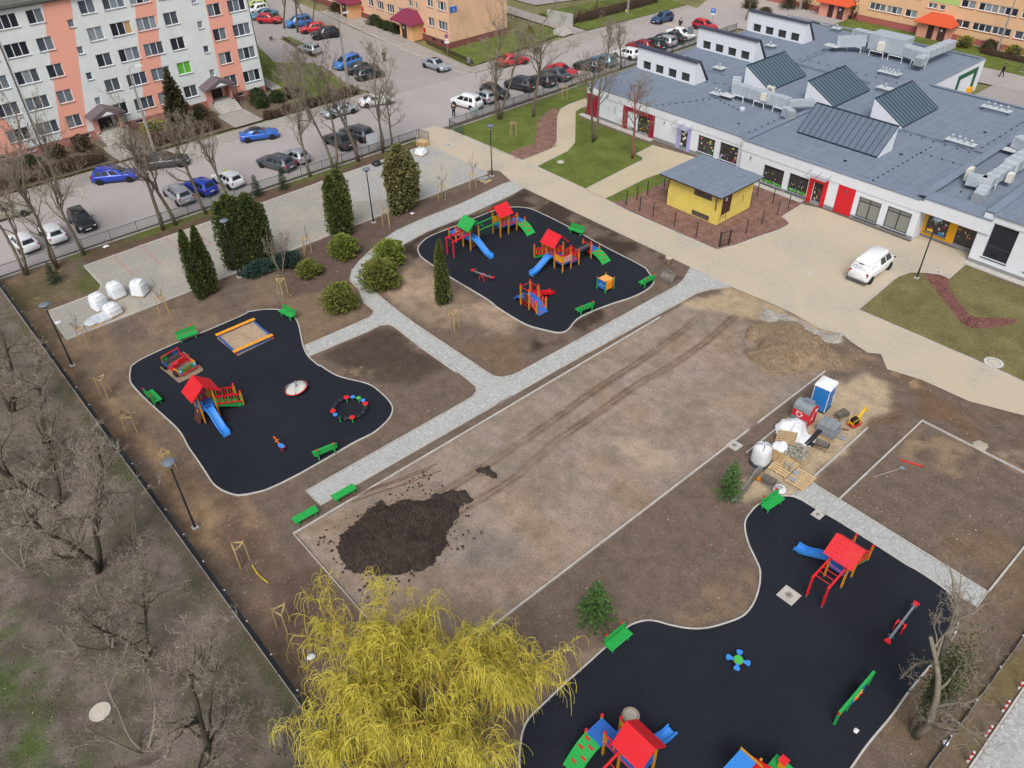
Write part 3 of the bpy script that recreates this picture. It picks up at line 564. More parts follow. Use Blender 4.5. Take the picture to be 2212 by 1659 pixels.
for h in bh: window(blk, '+X', XB-.04, *h, 1, W_fr, [G_dark], sill=True, rnd=rg)
b = MB(); fquad(b, '+Y', 45.4, XB-11, XB, 0, 15.1); fquad(b, '-X', XB-11, -20, 45.4, 0, 15.1); fquad(b, '-Y', -20, XB-11, XB, 0, 15.1); here(b.o('end_wall', PM('white_render','d9dcdc',.9,.05,1.2), blk))
b = MB().bb(XB-11.3, XB+.35, -20.3, 45.7, 15.1, 15.4); here(b.o('roof', PM('bitumen_roof_old','5d6258',.9,.2,1), blk)); b = MB().bb(XB+.2, XB+.36, -20.3, 45.7, 14.98, 15.1); here(b.o('gutter', PM('dark_gutter','33343a',.5), blk))
M_pipe = PM('drain_pipe', '3a3336', .5)
for y in (45.3, 17.03): here(MB().tube([(XB+.09,y,.1),(XB+.09,y,15)], .055, 8).o('drain_pipe', M_pipe, blk))
M_porch = PM('porch_render', 'b9857c', .9, .08, 2); M_pr = PM('brown_shingle', '665c61', .85, .2, 12); M_door = PM('dark_door', '3c2a2c', .5, .15)
for y in (24.6, 38.6):
    q = lambda mb, nm, mt: here(mb.o(nm, mt, blk))
    for s in (-1.45, 1.2): q(MB().bb(XB-.02, XB+1.5, y+s, y+s+.25, 0, 2.7), 'porch_wall', M_porch)
    q(MB().bb(XB+.02, XB+.08, y-.75, y+.75, .95, 2.95), 'door', M_door); b = MB()
    b.add([(XB+2.1,y-2.1,2.75),(XB+2.1,y+2.1,2.75),(XB,y+2.1,2.75),(XB,y-2.1,2.75),(XB+2.1,y,3.7),(XB,y,3.7)], [(0,1,4),(1,2,5,4),(3,0,4,5),(0,3,2,1)]); q(b, 'porch_roof', M_pr)
    q(MB().add([(XB+2.13,y-.75,2.9),(XB+2.13,y+.75,2.9),(XB+2.13,y,3.3)], [(0,1,2)]), 'roof_gable', W_fr); q(MB().tube([(XB+2.0,y+1.9,.1),(XB+2.0,y+1.9,2.8)], .05, 6), 'post', M_pipe)
    for i in range(6): q(MB().bb(XB+1.0+i*.42, XB+1.5+i*.42+(.9 if i == 0 else 0)*0, y-1.5, y+1.5, 0, .95-.16*i), 'step', M_conc)
    q(MB().bb(XB, XB+1.0, y-1.2, y+1.2, 0, .94), 'landing', M_conc)
# ---- peach block with street number
YO, XO = 74.4, -98.85
M_peach = PM('peach_render', 'dcb696', .9, .06, .8, dirt='b89a78', dirt_amt=.5); M_peach2 = PM('peach_gable', 'd4ae90', .9, .08, .5, dirt='ab9274', dirt_amt=.7); M_pl2 = PM('maroon_plinth', '7d4b45', .9, .1, 2)
pb = thing('apartment_block', 'peach rendered block with maroon porch roofs and blue number plate on its gable', 'building', (XO, YO, 0)); holes = []; wn_ = []
for a, c_, n in ((-101.6,-99.4,3),(-104.1,-102.6,2),(-112,-110.5,2),(-115.1,-113.1,3),(-118,-116,3),(-120.5,-119,2),(-128.6,-126.6,3),(-131.4,-129.6,2)):
    for k in range(3): z = 2.3+2.72*k; holes.append((a,c_,z,z+1.27)); wn_.append((a,c_,z,z+1.27,n))
for a, c_ in ((-108.9,-107.8),(-107.2,-106.6)):
    for k in range(2): z = 4.15+2.72*k; holes.append((a,c_,z,z+1.0)); wn_.append((a,c_,z,z+1.0,2 if a < -108 else 1))
facade('wall', pb, M_peach, '-Y', YO, -140, XO, .9, 11, holes); red_sill = PM('red_sill', '8d5148', .6)
for a,c_,z0,z1,n in wn_: window(pb, '-Y', YO, a, c_, z0, z1, n, W_fr, rnd=rg, sillmat=red_sill, bar=.08)
b = MB(); fquad(b, '+X', XO, YO, YO+11.2, .9, 11); fquad(b, '+Y', YO+11.2, -140, XO, 0, 11); fquad(b, '-X', -140, YO, YO+11.2, 0, 11); here(b.o('gable_wall', M_peach2, pb))
b = MB(); fquad(b, '-Y', YO+.04, -140, XO-.04, -.1, .9); fquad(b, '+X', XO-.04, YO+.04, YO+11.2, -.1, .9); here(b.o('plinth', M_pl2, pb))
for x in (-101.3,-103.4,-112,-116): window(pb, '-Y', YO+.04, x, x+.9, .3, .75, 1, M_pl2, [G_dark], sill=False, rnd=rg, depth=-.03)
here(MB().bb(-140.4, XO+.4, YO-.4, YO+11.6, 11, 11.35).o('roof', PM('flat_roof','55585c',.9), pb))
M_mar = PM('maroon_tiles', '7b2c47', .7, .15, 10)
for xc in (-107.4, -124.6):
    q = lambda mb, nm, mt: here(mb.o(nm, mt, pb))
    q(MB().bb(xc-1.7, xc+1.6, YO-1.9, YO-.01, 0, 2.55), 'porch_wall', PM('porch_peach','d7a878',.9,.06,1)); q(MB().bb(xc-1.1, xc+.1, YO-1.95, YO-1.9, .15, 2.25), 'door', M_door); q(MB().bb(xc-.7, xc-.4, YO-1.965, YO-1.952, 1.5, 1.85), 'notice', W_fr)
    b = MB(); x0, x1, y0, y1 = xc-3.4, xc+2.2, YO-2.5, YO-.01
    b.add([(x0,y0,2.5),(x1,y0,2.5),(x1,y1,2.5),(x0,y1,2.5),(x0+1.5,YO-.9,3.9),(x1-1.5,YO-.9,3.9),(x1-1.5,y1,3.9),(x0+1.5,y1,3.9),(x0,y0,2.38),(x1,y0,2.38),(x1,y1,2.38),(x0,y1,2.38)], [(0,1,5,4),(1,2,6,5),(3,0,4,7),(4,5,6,7),(8,9,1,0),(9,10,2,1),(11,8,0,3),(8,11,10,9)]); q(b, 'porch_roof', M_mar)
    q(MB().tube([(x0+.25,y0+.2,0),(x0+.25,y0+.2,2.4)], .05, 6), 'post', M_pipe); q(MB().bb(xc+1.95, xc+2.45, YO-.08, YO-.01, 1.1, 1.75), 'notice_box', PM('red_box','b8242b',.5))
def text3(name, s, size, mat, parent, loc, rot, align='CENTER', ext=.002):
    cu = bpy.data.curves.new(name, 'FONT'); cu.body = s; cu.size = size; cu.extrude = ext; cu.align_x = align; cu.align_y = 'CENTER'; cu.resolution_u = 2
    t = bpy.data.objects.new(name, cu); COL.objects.link(t); bpy.context.view_layer.update(); me = bpy.data.meshes.new_from_object(t); bpy.data.objects.remove(t); me.materials.clear(); me.materials.append(mat)
    o = bpy.data.objects.new(name, me); link(o, parent); o.location = loc; o.rotation_euler = rot; return o
p = here(MB().bb(XO+.01, XO+.05, YO+.25, YO+1.5, 4.95, 5.75).o('number_plate', PM('blue_plate','2f62b8',.5,.05), pb)); text3('numeral', '5', .55, W_fr, p, (XO+.053, YO+.95, 5.3), (R(90),0,R(90)))
here(MB().bb(XO+.012, XO+.03, YO+.3, YO+1.45, 5.62, 5.82).o('name_strip', PM('pale_plate','b9c6d8',.5), pb))
# ---- far peach block behind the kindergarten
YR = 130
fb = thing('apartment_block', 'peach apartment block with orange hipped porch roof behind the kindergarten', 'building', (-48, YR, 0)); holes = []; wn_ = []
for a, c_, n in ((-75.5,-73,3),(-72.5,-70.5,2),(-63.4,-60.8,3),(-60.6,-58.1,3),(-57.6,-55.7,2),(-49.9,-47.8,2),(-47.4,-44.7,3),(-44.6,-42,3),(-41.5,-39.2,2),(-35,-32.5,3),(-31.5,-29.3,2)):
    for k in range(3): z = 1.85+2.66*k; holes.append((a,c_,z,z+1.05)); wn_.append((a,c_,z,z+1.05,n))
for a, c_ in ((-54.5,-53.1),(-52.8,-51.9)):
    for k in range(2): z = 3.62+2.66*k; holes.append((a,c_,z,z+.72)); wn_.append((a,c_,z,z+.72,2 if a < -54 else 1))
facade('wall', fb, PM('peach_render_far','dcb48e',.9,.05,.8), '-Y', YR, -100, -12, .8, 9.5, holes)
for a,c_,z0,z1,n in wn_: window(fb, '-Y', YR, a, c_, z0, z1, n, W_fr, rnd=rg, sillmat=red_sill, bar=.1)
b = MB(); fquad(b, '-Y', YR+.04, -100, -12, -.1, .8); here(b.o('plinth', PM('plinth_pink','a8605a',.9), fb)); b = MB(); fquad(b, '+X', -12, YR, YR+11, 0, 9.5); fquad(b, '-X', -100, YR, YR+11, 0, 9.5); fquad(b, '+Y', YR+11, -100, -12, 0, 9.5); here(b.o('end_wall', M_peach2, fb)); here(MB().bb(-100.3,-11.7,YR-.3,YR+11.3,9.5,9.8).o('roof', PM('flat_roof','55585c',.9), fb))
here(MB().bb(-54.4,-50.1,YR-.03,YR-.005,4.55,6.2).o('green_panel', PM('lime_render','a9c878',.9,.05), fb)); M_or = PM('orange_tiles', 'c6512f', .7, .14, 9); M_pkw = PM('porch_pink', 'cf9482', .9, .06)
for xc in (-52.0, -68.4):
    q = lambda mb, nm, mt: here(mb.o(nm, mt, fb))
    q(MB().bb(xc-2.3, xc+2.3, YR-1.9, YR-.01, 0, 2.2), 'porch_wall', M_pkw); q(MB().bb(xc-.7, xc+.2, YR-1.94, YR-1.9, .05, 2.1), 'door', M_door); q(MB().bb(xc+.9, xc+2.0, YR-1.94, YR-1.9, .05, 2.0), 'door', PM('dark_brown_door','4b3538',.5)); q(MB().bb(xc+1.2, xc+1.5, YR-1.96, YR-1.942, 1.3, 1.6), 'notice', W_fr)
    b = MB(); x0, x1, y0, y1 = xc-2.9, xc+2.9, YR-2.5, YR-.01
    b.add([(x0,y0,2.15),(x1,y0,2.15),(x1,y1,2.15),(x0,y1,2.15),(x0+1.4,YR-.9,3.2),(x1-1.4,YR-.9,3.2),(x1-1.4,y1,3.2),(x0+1.4,y1,3.2),(x0,y0,2.05),(x1,y0,2.05)], [(0,1,5,4),(1,2,6,5),(3,0,4,7),(4,5,6,7),(8,9,1,0)]); q(b, 'porch_roof', M_or)
# ---- kindergarten
def felt(name, c, rot=0):
    m = PM(name, c, .95, .10, 2.2, .25, 60, dirt='8b8f96', dirt_amt=.22); n, l, b = nodes(m); tc = n.new('ShaderNodeTexCoord'); mp = n.new('ShaderNodeMapping'); mp.inputs['Rotation'].default_value = (0,0,rot); l.new(tc.outputs['Object'], mp.inputs[0])
    k = n.new('ShaderNodeTexBrick'); k.inputs['Color1'].default_value = (1,1,1,1); k.inputs['Color2'].default_value = (.93,.94,.95,1); k.inputs['Mortar'].default_value = (.66,.67,.7,1); k.inputs['Scale'].default_value = 1; k.inputs['Mortar Size'].default_value = .022; k.inputs['Brick Width'].default_value = 5; k.inputs['Row Height'].default_value = 1; l.new(mp.outputs[0], k.inputs['Vector'])
    src = b.inputs['Base Color'].links[0].from_socket; x = n.new('ShaderNodeMix'); x.data_type = 'RGBA'; x.blend_type = 'MULTIPLY'; x.inputs[0].default_value = 1; l.new(src, x.inputs[6]); l.new(k.outputs['Color'], x.inputs[7]); l.new(x.outputs[2], b.inputs['Base Color']); return m
M_felt = felt('roof_felt', '747f8e', R(90)); M_kw = PM('white_render_new', 'd6dbe2', .85, .03, 1.5); M_band = PM('white_band', 'd5dae1', .85, .03, 1.5); M_cop = PM('grey_coping', '7f8b9c', .55, .08, 3, rnd=.06, metal=.2); M_base = PM('grey_base', '8b8d90', .9, .08)
K = thing('kindergarten', 'long white single storey kindergarten with grey felt roofs and coloured door surrounds', 'building', (-45, 69, 0))
kq = lambda mb, nm, mt, par=None, sm=False: (here(mb.o(nm, mt, K, sm)) if par is None else mb.o(nm, mt, par, sm))
RD = PM('red_render','c9202a',.75,.04); DR = PM('crimson_render','8e1a33',.75,.05); LV = PM('lavender_render','a9a4dd',.75,.04); YL = PM('yellow_render','e0a012',.7,.05); KP = {'m': G_kg}
FL = [PM('paper_'+a, c, .8, .05) for a, c in (('white','e8e8e2'),('pink','e35a86'),('green','3f9a3a'),('violet','7c5a96'),('yellow','ecc63a'),('orange','e8622e'))]
Z1, Z2, Z3, Z4 = 3.62, 3.86, 4.15, 4.66
def front(face, c, u0, u1, ztop, zband, holes, nm='wall'):
    facade(nm, K, M_kw, face, c, u0, u1, .35, zband, holes, .2); b = MB(); fquad(b, face, c, u0, u1, zband, ztop, .06); b.quad(P3(face,c,u0,zband,0), P3(face,c,u1,zband,0), P3(face,c,u1,zband,.06), P3(face,c,u0,zband,.06)); kq(b, 'band', M_band); b = MB(); fquad(b, face, c, u0, u1, -.1, .35, -.03); kq(b, 'base', M_base)
kg1 = [(-58.15,-56.35,.1,2.2),(-51.9,-50.9,.02,2.12),(-49.48,-47.26,.5,2.32),(-46.6,-44.3,.5,2.38)]
kg2 = [(-40.4,-38.05,.22,2.15),(-37.45,-35.3,.3,2.2),(-34.7,-33.72,.02,2.2),(-30.0,-27.8,.3,2.32),(-27.2,-24.92,.32,2.38)]
front('-Y', 69.9, -66.2, -43.2, Z1, 2.72, kg1); front('-Y', 68.9, -43.2, -24.3, Z2, 2.8, kg2)
front('-Y', 70.5, -24.3, -19.3, 2.9, 2.75, [(-24.05,-22.1,.45,2.2),(-21.4,-19.75,.02,2.05)]); front('-Y', 69.0, -19.3, 14, Z4, 4.05, [(-18.34,-16.33,.85,3.95),(-14.9,-12.9,.85,3.95)])
# soffit block above the yellow recess, returns, other sides
kq(MB().bb(-24.3,-18.4,68.84,70.55,2.88,Z3), 'canopy_band', M_band); kq(MB().bb(-24.3,-18.9,69.05,70.6,Z3+.004,Z3+.03), 'canopy_top', M_cop)
for f_ in (('+X',-24.3,68.9,70.5,0,2.9),('-X',-19.3,69.0,70.5,0,2.9),('-X',-43.2,68.9,69.9,0,Z2),('-X',-66.2,69.9,112.5,0,Z1),('+X',-37.7,97.6,111.3,0,Z2),('+Y',111.3,-66.2,-37.7,0,Z1),('+Y',97.6,-37.7,14,0,Z2),('-X',-18.4,68.84,70,Z3,Z4)):
    b = MB(); fquad(b, *f_); kq(b, 'side_wall', M_kw)
# coloured surrounds, 3 cm proud
def panel(face, c, u0, u1, z0, z1, mat, d=.03, nm='surround', par=None): b = MB(); fbox(b, face, c, u0, u1, z0, z1, -.01, d); return kq(b, nm, mat)
panel('-Y',69.9,-66.17,-64.3,.02,2.7,DR); panel('-X',-66.2,69.92,71.5,.02,2.7,DR)
panel('-Y',69.9,-60.4,-59.65,.02,2.7,DR); panel('-Y',69.9,-56.35,-55.62,.02,2.7,DR); panel('-Y',69.9,-59.65,-56.35,2.2,2.7,DR)
panel('-Y',69.9,-52.4,-51.9,.02,2.65,LV); panel('-Y',69.9,-50.9,-50.46,.02,2.65,LV); panel('-Y',69.9,-51.9,-50.9,2.13,2.65,LV)
panel('-Y',68.9,-35.2,-34.72,.02,2.7,RD,.05); panel('-Y',68.9,-33.7,-33.25,.02,2.7,RD,.05); panel('-Y',68.9,-34.72,-33.7,2.21,2.7,RD,.05); panel('-Y',68.9,-32.2,-30.45,.06,2.78,RD)
for u0,u1,z0,z1 in ((-24.29,-24.05,.2,2.72),(-22.1,-21.4,.2,2.72),(-24.05,-22.1,.2,.45),(-24.05,-22.1,2.2,2.72),(-21.4,-19.35,2.06,2.72)): panel('-Y',70.5,u0,u1,z0,z1,YL)
panel('+X',-37.7,104.5,105.3,.1,3.3,PM('green_render','1f5c40',.75)); panel('+X',-37.7,109,109.9,.1,3.3,_mats['green_render']); panel('+X',-37.7,105.3,109,2.7,3.3,_mats['green_render'])
rgk = random.Random(3)
kw = [window(K,'-Y',69.9,*kg1[0],2,D_fr,KP,depth=.15,sill=False), window(K,'-Y',69.9,*kg1[1],1,D_fr,KP,1.75,depth=.15,sill=False)]
for h in kg1[2:]: kw.append(window(K,'-Y',69.9,*h,2,D_fr,KP,h[3]-.45,depth=.15,sillmat=D_fr,bar=.08))
for h in kg2[:2]: kw.append(window(K,'-Y',68.9,*h,2,D_fr,KP,h[3]-.45,depth=.15,sillmat=D_fr,bar=.08))
kw.append(window(K,'-Y',68.9,*kg2[2],1,D_fr,KP,.95,depth=.15,sill=False))
for h in kg2[3:]: window(K,'-Y',68.9,*h,2,D_fr,[G_grey],h[3]-.45,depth=.15,sillmat=D_fr,bar=.08,rnd=rgk)
yw = window(K,'-Y',70.5,-24.05,-22.1,.45,2.2,2,D_fr,KP,depth=.12,sillmat=D_fr,bar=.08); yd = window(K,'-Y',70.5,-21.4,-19.75,.02,2.05,2,D_fr,KP,depth=.12,sill=False,bar=.09)
for u in (-18.34,-14.9): window(K,'-Y',69.0,u,u+2.0,.85,3.95,1,D_fr,[G_dark],1.9,depth=.15,sillmat=D_fr,rnd=rgk,bar=.07)
for w, h, cl, n, s in ((kw[0],kg1[0],[FL[4],FL[4],FL[2]],16,.09),(kw[1],kg1[1],[FL[0],FL[2],FL[5],FL[0]],10,.2),(kw[2],kg1[2],[FL[3],FL[0],FL[1],FL[2],FL[4]],18,.12),(kw[3],kg1[3],[FL[3],FL[0],FL[1],FL[2],FL[4]],18,.12)):
    stickers(w,'-Y',69.9,*h,cl,n,s,rgk,.15)
for w, h in ((kw[4],kg2[0]),(kw[5],kg2[1]),(kw[6],kg2[2])):
    stickers(w,'-Y',68.9,h[0],h[1],h[2],h[3]-.5,[FL[4],FL[0],FL[0],FL[1]],22,.055,rgk,.15); b = MB(); fbox(b,'-Y',68.9,h[0]+.12,h[1]-.12,h[2]+.09,h[2]+.35,-.168,-.14)
    if w is not kw[6]: b.o('paper_grass', FL[2], w)
stickers(yw,'-Y',70.5,-24.05,-22.1,.7,2.1,[FL[0],FL[4],FL[1]],14,.08,rgk); stickers(yd,'-Y',70.5,-21.4,-19.75,.9,1.9,[FL[0],FL[4],FL[1]],12,.08,rgk)
for u0, u1, c in ((-24.0,-23.2,FL[4]),(-22.95,-22.2,PM('paper_blue','3a8fc9',.8))): b = MB(); fbox(b,'-Y',70.5,u0+.1,u1-.1,.55,.8,-.115,-.105); b.o('paper_box', c, yw)
# glass canopies and wall lamps
M_clear = PM('canopy_glass', 'b9c2c8', .1, .02, alpha=.35); M_lampg = PM('lamp_grey', '6d7074', .5)
for u0, u1, y, zt in ((-52.6,-50.3,69.9,2.75),(-35.3,-33.1,68.9,2.95)):
    cg = kq(MB().bb(u0,u1,y-1.1,y-.07,zt,zt+.02), 'door_canopy', M_clear)
    for u in (u0+.05, (u0+u1)/2, u1-.05): MB().beam((u,y-1.1,zt+.03),(u,y-.06,zt+.35),.03,.03).o('bracket', M_lampg, cg)
for u, y in ((-54.2,69.9),(-42.0,68.9),(-31.3,68.9)): kq(MB().lathe([(.05,0),(.05,.32)],8,(u,y-.12,2.2)).box((u,y-.06,2.35),(.04,.1,.06)), 'wall_lamp', M_lampg)
# roofs: sheets with parapet coping stones
def roofsheet(poly, z): o = sheet('roof', poly, z, M_felt, None, K); return here(o)
roofsheet([(-66,70.1),(-43.1,70.1),(-43.1,93.5),(-53,93.5),(-53,111.2),(-66,111.2)], Z1-.02); roofsheet(rect(-43.1,-24.9,69.1,97.5), Z2-.06); roofsheet(rect(-53,-37.8,93.5,111.2), Z2-.05); roofsheet(rect(-24.9,-19.1,68.9,97.5), Z3-.35); roofsheet(rect(-19.1,14,69.1,97.5), Z4-.06); roofsheet(rect(-43.1,-37.8,93.4,97.5), Z2-.055)
def coping(p, q, w, z, n=None, name='coping'):
    p, q = Vector((*p, z)), Vector((*q, z)); L = (q-p).length; n = n or max(1, int(L/2.2)); x = (q-p)/n
    me = None
    for i in range(n):
        a = p+x*i+x.normalized()*.006; c = p+x*(i+1)-x.normalized()*.006
        b = MB().beam((0,0,0), c-a, w, .09)
        o = ob(name, me or b and mesh(name, b.v, b.f, M_cop), K, a-K.location, 0); me = o.data
coping((-66.2,69.95),(-43.2,69.95),.36,Z1+.03); coping((-66.1,70.2),(-66.1,111),.4,Z1+.032); coping((-43.4,68.95),(-24.6,68.95),.36,Z2+.03); coping((-43.15,69.2),(-43.15,83),.55,Z2+.06); coping((-24.65,69.2),(-24.65,97),.75,Z3+.05); coping((-24.3,68.93),(-18.5,68.93),.34,Z3+.03); coping((-18.95,69.2),(-18.95,97),.75,Z4+.032); coping((-18.6,68.98),(14,68.98),.36,Z4+.03)
coping((-37.85,97.4),(-37.85,111.2),.4,Z2+.07); coping((-66,111.1),(-38,111.1),.4,Z2+.071); coping((-37.6,97.45),(14,97.45),.4,Z2+.069)
kq(MB().bb(-66,-57,83.9,84.1,Z1-.02,Z1+.12), 'roof_step', M_felt); kq(MB().bb(-53.15,-52.95,93.4,104,Z1-.02,Z2+.1), 'roof_step', M_felt); kq(MB().bb(-33.5,-25,82.5,82.8,Z2-.06,Z2+.12), 'roof_step', M_felt); kq(MB().bb(-53,-43.2,93.4,93.6,Z1-.02,Z2+.02), 'roof_step', M_felt)
# saw-tooth lights: white windowed fronts along the street side
M_shed = PM('shed_edge', '3f4252', .6, .1)
for y in (78.7, 90.5, 101.6):
    x0, x1, h, dp = -66.3, -57.3, 6.15, 2.3; hs_ = [(x0+.95+i*2.0, x0+2.2+i*2.0, Z1+.12, Z1+1.1) for i in range(4)]
    facade('shed_front', K, M_kw, '-Y', y, x0, x1, Z1-.03, h, hs_, .25)
    for h_ in hs_: window(K,'-Y',y,*h_,1,D_fr,[G_kg],depth=.2,sill=False,bar=.05,rnd=rgk)
    b = MB().add([(x1,y,Z1-.03),(x1,y+dp,Z1-.03),(x1,y+.5,h),(x1,y,h),(x0,y,Z1-.03),(x0,y+dp,Z1-.03),(x0,y+.5,h),(x0,y,h)], [(0,1,2,3),(4,7,6,5)]); kq(b, 'shed_end', M_kw)
    b = MB(); b.add([(x0-.15,y-.2,h+.02),(x1+.15,y-.2,h+.02),(x1+.15,y+.55,h+.02),(x0-.15,y+.55,h+.02),(x1+.15,y+dp+.1,Z1+.0),(x0-.15,y+dp+.1,Z1+.0),(x0-.15,y-.2,h+.16),(x1+.15,y-.2,h+.16),(x1+.15,y+.62,h+.16),(x0-.15,y+.62,h+.16),(x1+.15,y+dp+.25,Z1+.1),(x0-.15,y+dp+.25,Z1+.1)], [(0,3,2,1),(3,5,4,2),(6,7,8,9),(9,8,10,11),(0,1,7,6),(1,2,8,7),(2,4,10,8),(3,0,6,9),(5,3,9,11)]); kq(b, 'shed_roof', M_shed)
# standing-seam metal saw-tooth lights
M_seam = PM('seam_metal', '60727f', .5, .08, 2, metal=.3, rnd=.04); M_seam2 = PM('seam_metal_dark', '687484', .5, .08, 2, metal=.3, rnd=.04); M_ridge = PM('seam_ridge', '2f3d4b', .5, metal=.3)
def metal_shed(hi, lo, wdir, n, z0, z1, mt, flip=1):
    "hi: high edge start point, lo: matching low edge point, wdir: along vector"
    hi = Vector((*hi, z1)); lo = Vector((*lo, z0+.18)); wd = Vector((*wdir, 0)); nrm = (lo-hi).cross(wd).normalized(); nrm = nrm if nrm.z > 0 else -nrm
    for i in range(n):
        a, c = hi+wd*i/n, hi+wd*(i+1)/n; e, f = lo+wd*(i+1)/n, lo+wd*i/n
        b = MB(); t = nrm*.03; q = [a, c, e, f]; b.add([tuple(v) for v in q]+[tuple(v+t) for v in q], [(4,5,6,7) if flip > 0 else (7,6,5,4), (0,1,5,4), (1,2,6,5), (2,3,7,6), (3,0,4,7)]); kq(b, 'roof_panel', mt)
    for i in range(n+1): kq(MB().beam(hi+wd*i/n+nrm*.05, lo+wd*i/n+nrm*.05, .04, .07), 'seam', M_ridge)
    b = MB(); g0 = Vector((lo.x, lo.y, z0)); h0 = Vector((hi.x, hi.y, z0))
    b.quad(*[tuple(v) for v in (h0, g0, lo, hi)]); b.quad(*[tuple(v+wd) for v in (hi, lo, g0, h0)]); b.quad(tuple(h0), tuple(hi), tuple(hi+wd), tuple(h0+wd)); kq(b, 'shed_wall', M_kw); kq(MB().quad(tuple(g0), tuple(g0+wd), tuple(lo+wd), tuple(lo)), 'shed_kerb', M_ridge); kq(MB().beam(hi+nrm*.06-wd*.01, hi+nrm*.06+wd*1.01, .16, .06), 'ridge_cap', M_ridge)
metal_shed((-53.4,83.0),(-49.9,83.0),(0,7.6),13,Z1-.05,5.75,M_seam); metal_shed((-45.4,83.2),(-41.8,83.2),(0,7.6),13,Z2-.08,5.85,M_seam); metal_shed((-37.4,83.0),(-33.8,83.0),(0,7.8),13,Z2-.08,6.0,M_seam); metal_shed((-40.6,77.2),(-40.6,74.4),(8.85,0),14,Z2-.08,6.2,M_seam2)
# lightning wire with little feet, drains
M_foot = PM('wire_foot', '23252b', .7); wf = MB(); wires = MB()
def wire(p, q, n, z):
    for i in range(n+1): t = i/n; x, y = p[0]+(q[0]-p[0])*t, p[1]+(q[1]-p[1])*t; wf.lathe([(.09,0),(.06,.1),(.02,.13)],6,(x,y,z))
    wires.tube([(p[0],p[1],z+.13),(q[0],q[1],z+.13)], .008, 4)
wire((-56,70.3),(-52.8,77),9,Z1-.02); wire((-52.8,77),(-49,75.8),5,Z1-.02); wire((-57,80.5),(-52,83),5,Z1-.02); wire((-29.5,69.6),(-29.5,80.5),12,Z2-.06); wire((-29.5,78.5),(-25.2,78.5),4,Z2-.06); wire((-33.5,82),(-25.2,82),7,Z2-.06); wire((-26,84),(-26,96),9,Z2-.06); wire((-44.3,70.2),(-44.3,77),6,Z1-.02); wire((-52.5,95.5),(-38.5,95.5),11,Z2-.05); wire((-54,85),(-54,110),14,Z1-.02); wire((-23,73),(-19.6,83),5,Z3-.35)
tag(kq(wf, 'wire_foot_row', M_foot), kind='stuff'); kq(wires, 'lightning_wire', M_lampg)
for x, y, z in ((-62,73.6,Z1),(-46.5,72.6,Z1),(-33.5,71.6,Z2),(-30.6,76.8,Z2),(-27.5,88,Z2),(-64.5,86.5,Z1)): kq(MB().lathe([(.16,-.02),(.16,.03),(.04,.05)],10,(x,y,z)), 'roof_drain', M_foot)
kq(MB().bb(-66.9,-55.5,69.1,69.87,-.05,.05), 'apron', M_conc); kq(MB().bb(-43.2,-35.3,68.2,68.87,-.05,.05), 'apron', M_conc); kq(MB().bb(-19.3,14,68.3,68.97,-.05,.06), 'apron', M_conc); kq(MB().bb(-38,-37.3,108.3,109.2,.1,1.0), 'yellow_bin', YL)
# ---- roof plant (stands on the roof)
M_alu = PM('galvanised_duct', 'b9c1c9', .45, .1, 4, metal=.35); M_alu2 = PM('galvanised_lid', 'c8cdd2', .5, .08, 4, metal=.2); M_acw = PM('cream_casing', 'd5d3c8', .6, .05); M_grl = PM('louvre', '8f9498', .5)
def ductrun(t, pts, w, h, name='duct'):
    for a, c in zip(pts[:-1], pts[1:]):
        a, c = Vector(a), Vector(c); L = (c-a).length; n = max(1, round(L/1.25)); d = (c-a)/n
        for i in range(n):
            p, q = a+d*i, a+d*(i+1); o = MB().beam(p-d.normalized()*(.0 if i else w/2*(0)), q-d.normalized()*.02, w-.0, h).o('duct_section', M_alu, t); MB().beam(p-d.normalized()*.03, p+d.normalized()*.02, w+.07, h+.07).o('flange', M_alu2, o)
def stand(t, x, y, z0, z1, w, ax='x'):
    b = MB()
    for s in (-1, 1):
        p = (x+(s*w/2 if ax == 'x' else 0), y+(s*w/2 if ax == 'y' else 0)); b.beam((*p, z0), (*p, z1), .07, .07)
    b.beam((x-(w/2 if ax == 'x' else 0), y-(w/2 if ax == 'y' else 0), z1), (x+(w/2 if ax == 'x' else 0), y+(w/2 if ax == 'y' else 0), z1), .08, .08); b.o('stand', W_fr, t)
d2 = thing('ventilation_duct', 'long galvanised ventilation duct on the roof above the lavender door', 'duct', (0,0,0))
d2.location = (-48,78.5,Z1); 
def rel(t, *pts): return [Vector(p)-t.location for p in pts]
ductrun(d2, rel(d2,(-53.0,80.9,4.75),(-51.6,78.7,4.85)), .9, .7); ductrun(d2, rel(d2,(-51.6,78.6,4.75),(-44.6,78.6,4.75)), .95, 1.1); ductrun(d2, rel(d2,(-44.6,78.7,4.75),(-43.0,80.9,4.75)), .8, .6)
ductrun(d2, rel(d2,(-44.2,77.6,4.3),(-43.0,77.0,4.3)), .8, .9); MB().box(rel(d2,(-51.8,77.8,4.05))[0],(1.5,1.2,.06)).o('hood', M_alu2, d2); MB().box(rel(d2,(-47.3,77.85,4.95))[0],(.6,.35,.8)).o('control_box', M_acw, d2); MB().box(rel(d2,(-42.95,76.95,4.3))[0],(.06,.7,.75),R(-30)).o('louvre', M_grl, d2)
for x in (-50.5,-47.8,-45.3): stand(d2, *(Vector((x,77.9,0))-d2.location).to_2d(), 0, .65, 1.3)
d1 = thing('ventilation_duct', 'large galvanised air handling unit with branching ducts on the far roof', 'duct', (-46,102.5,Z2))
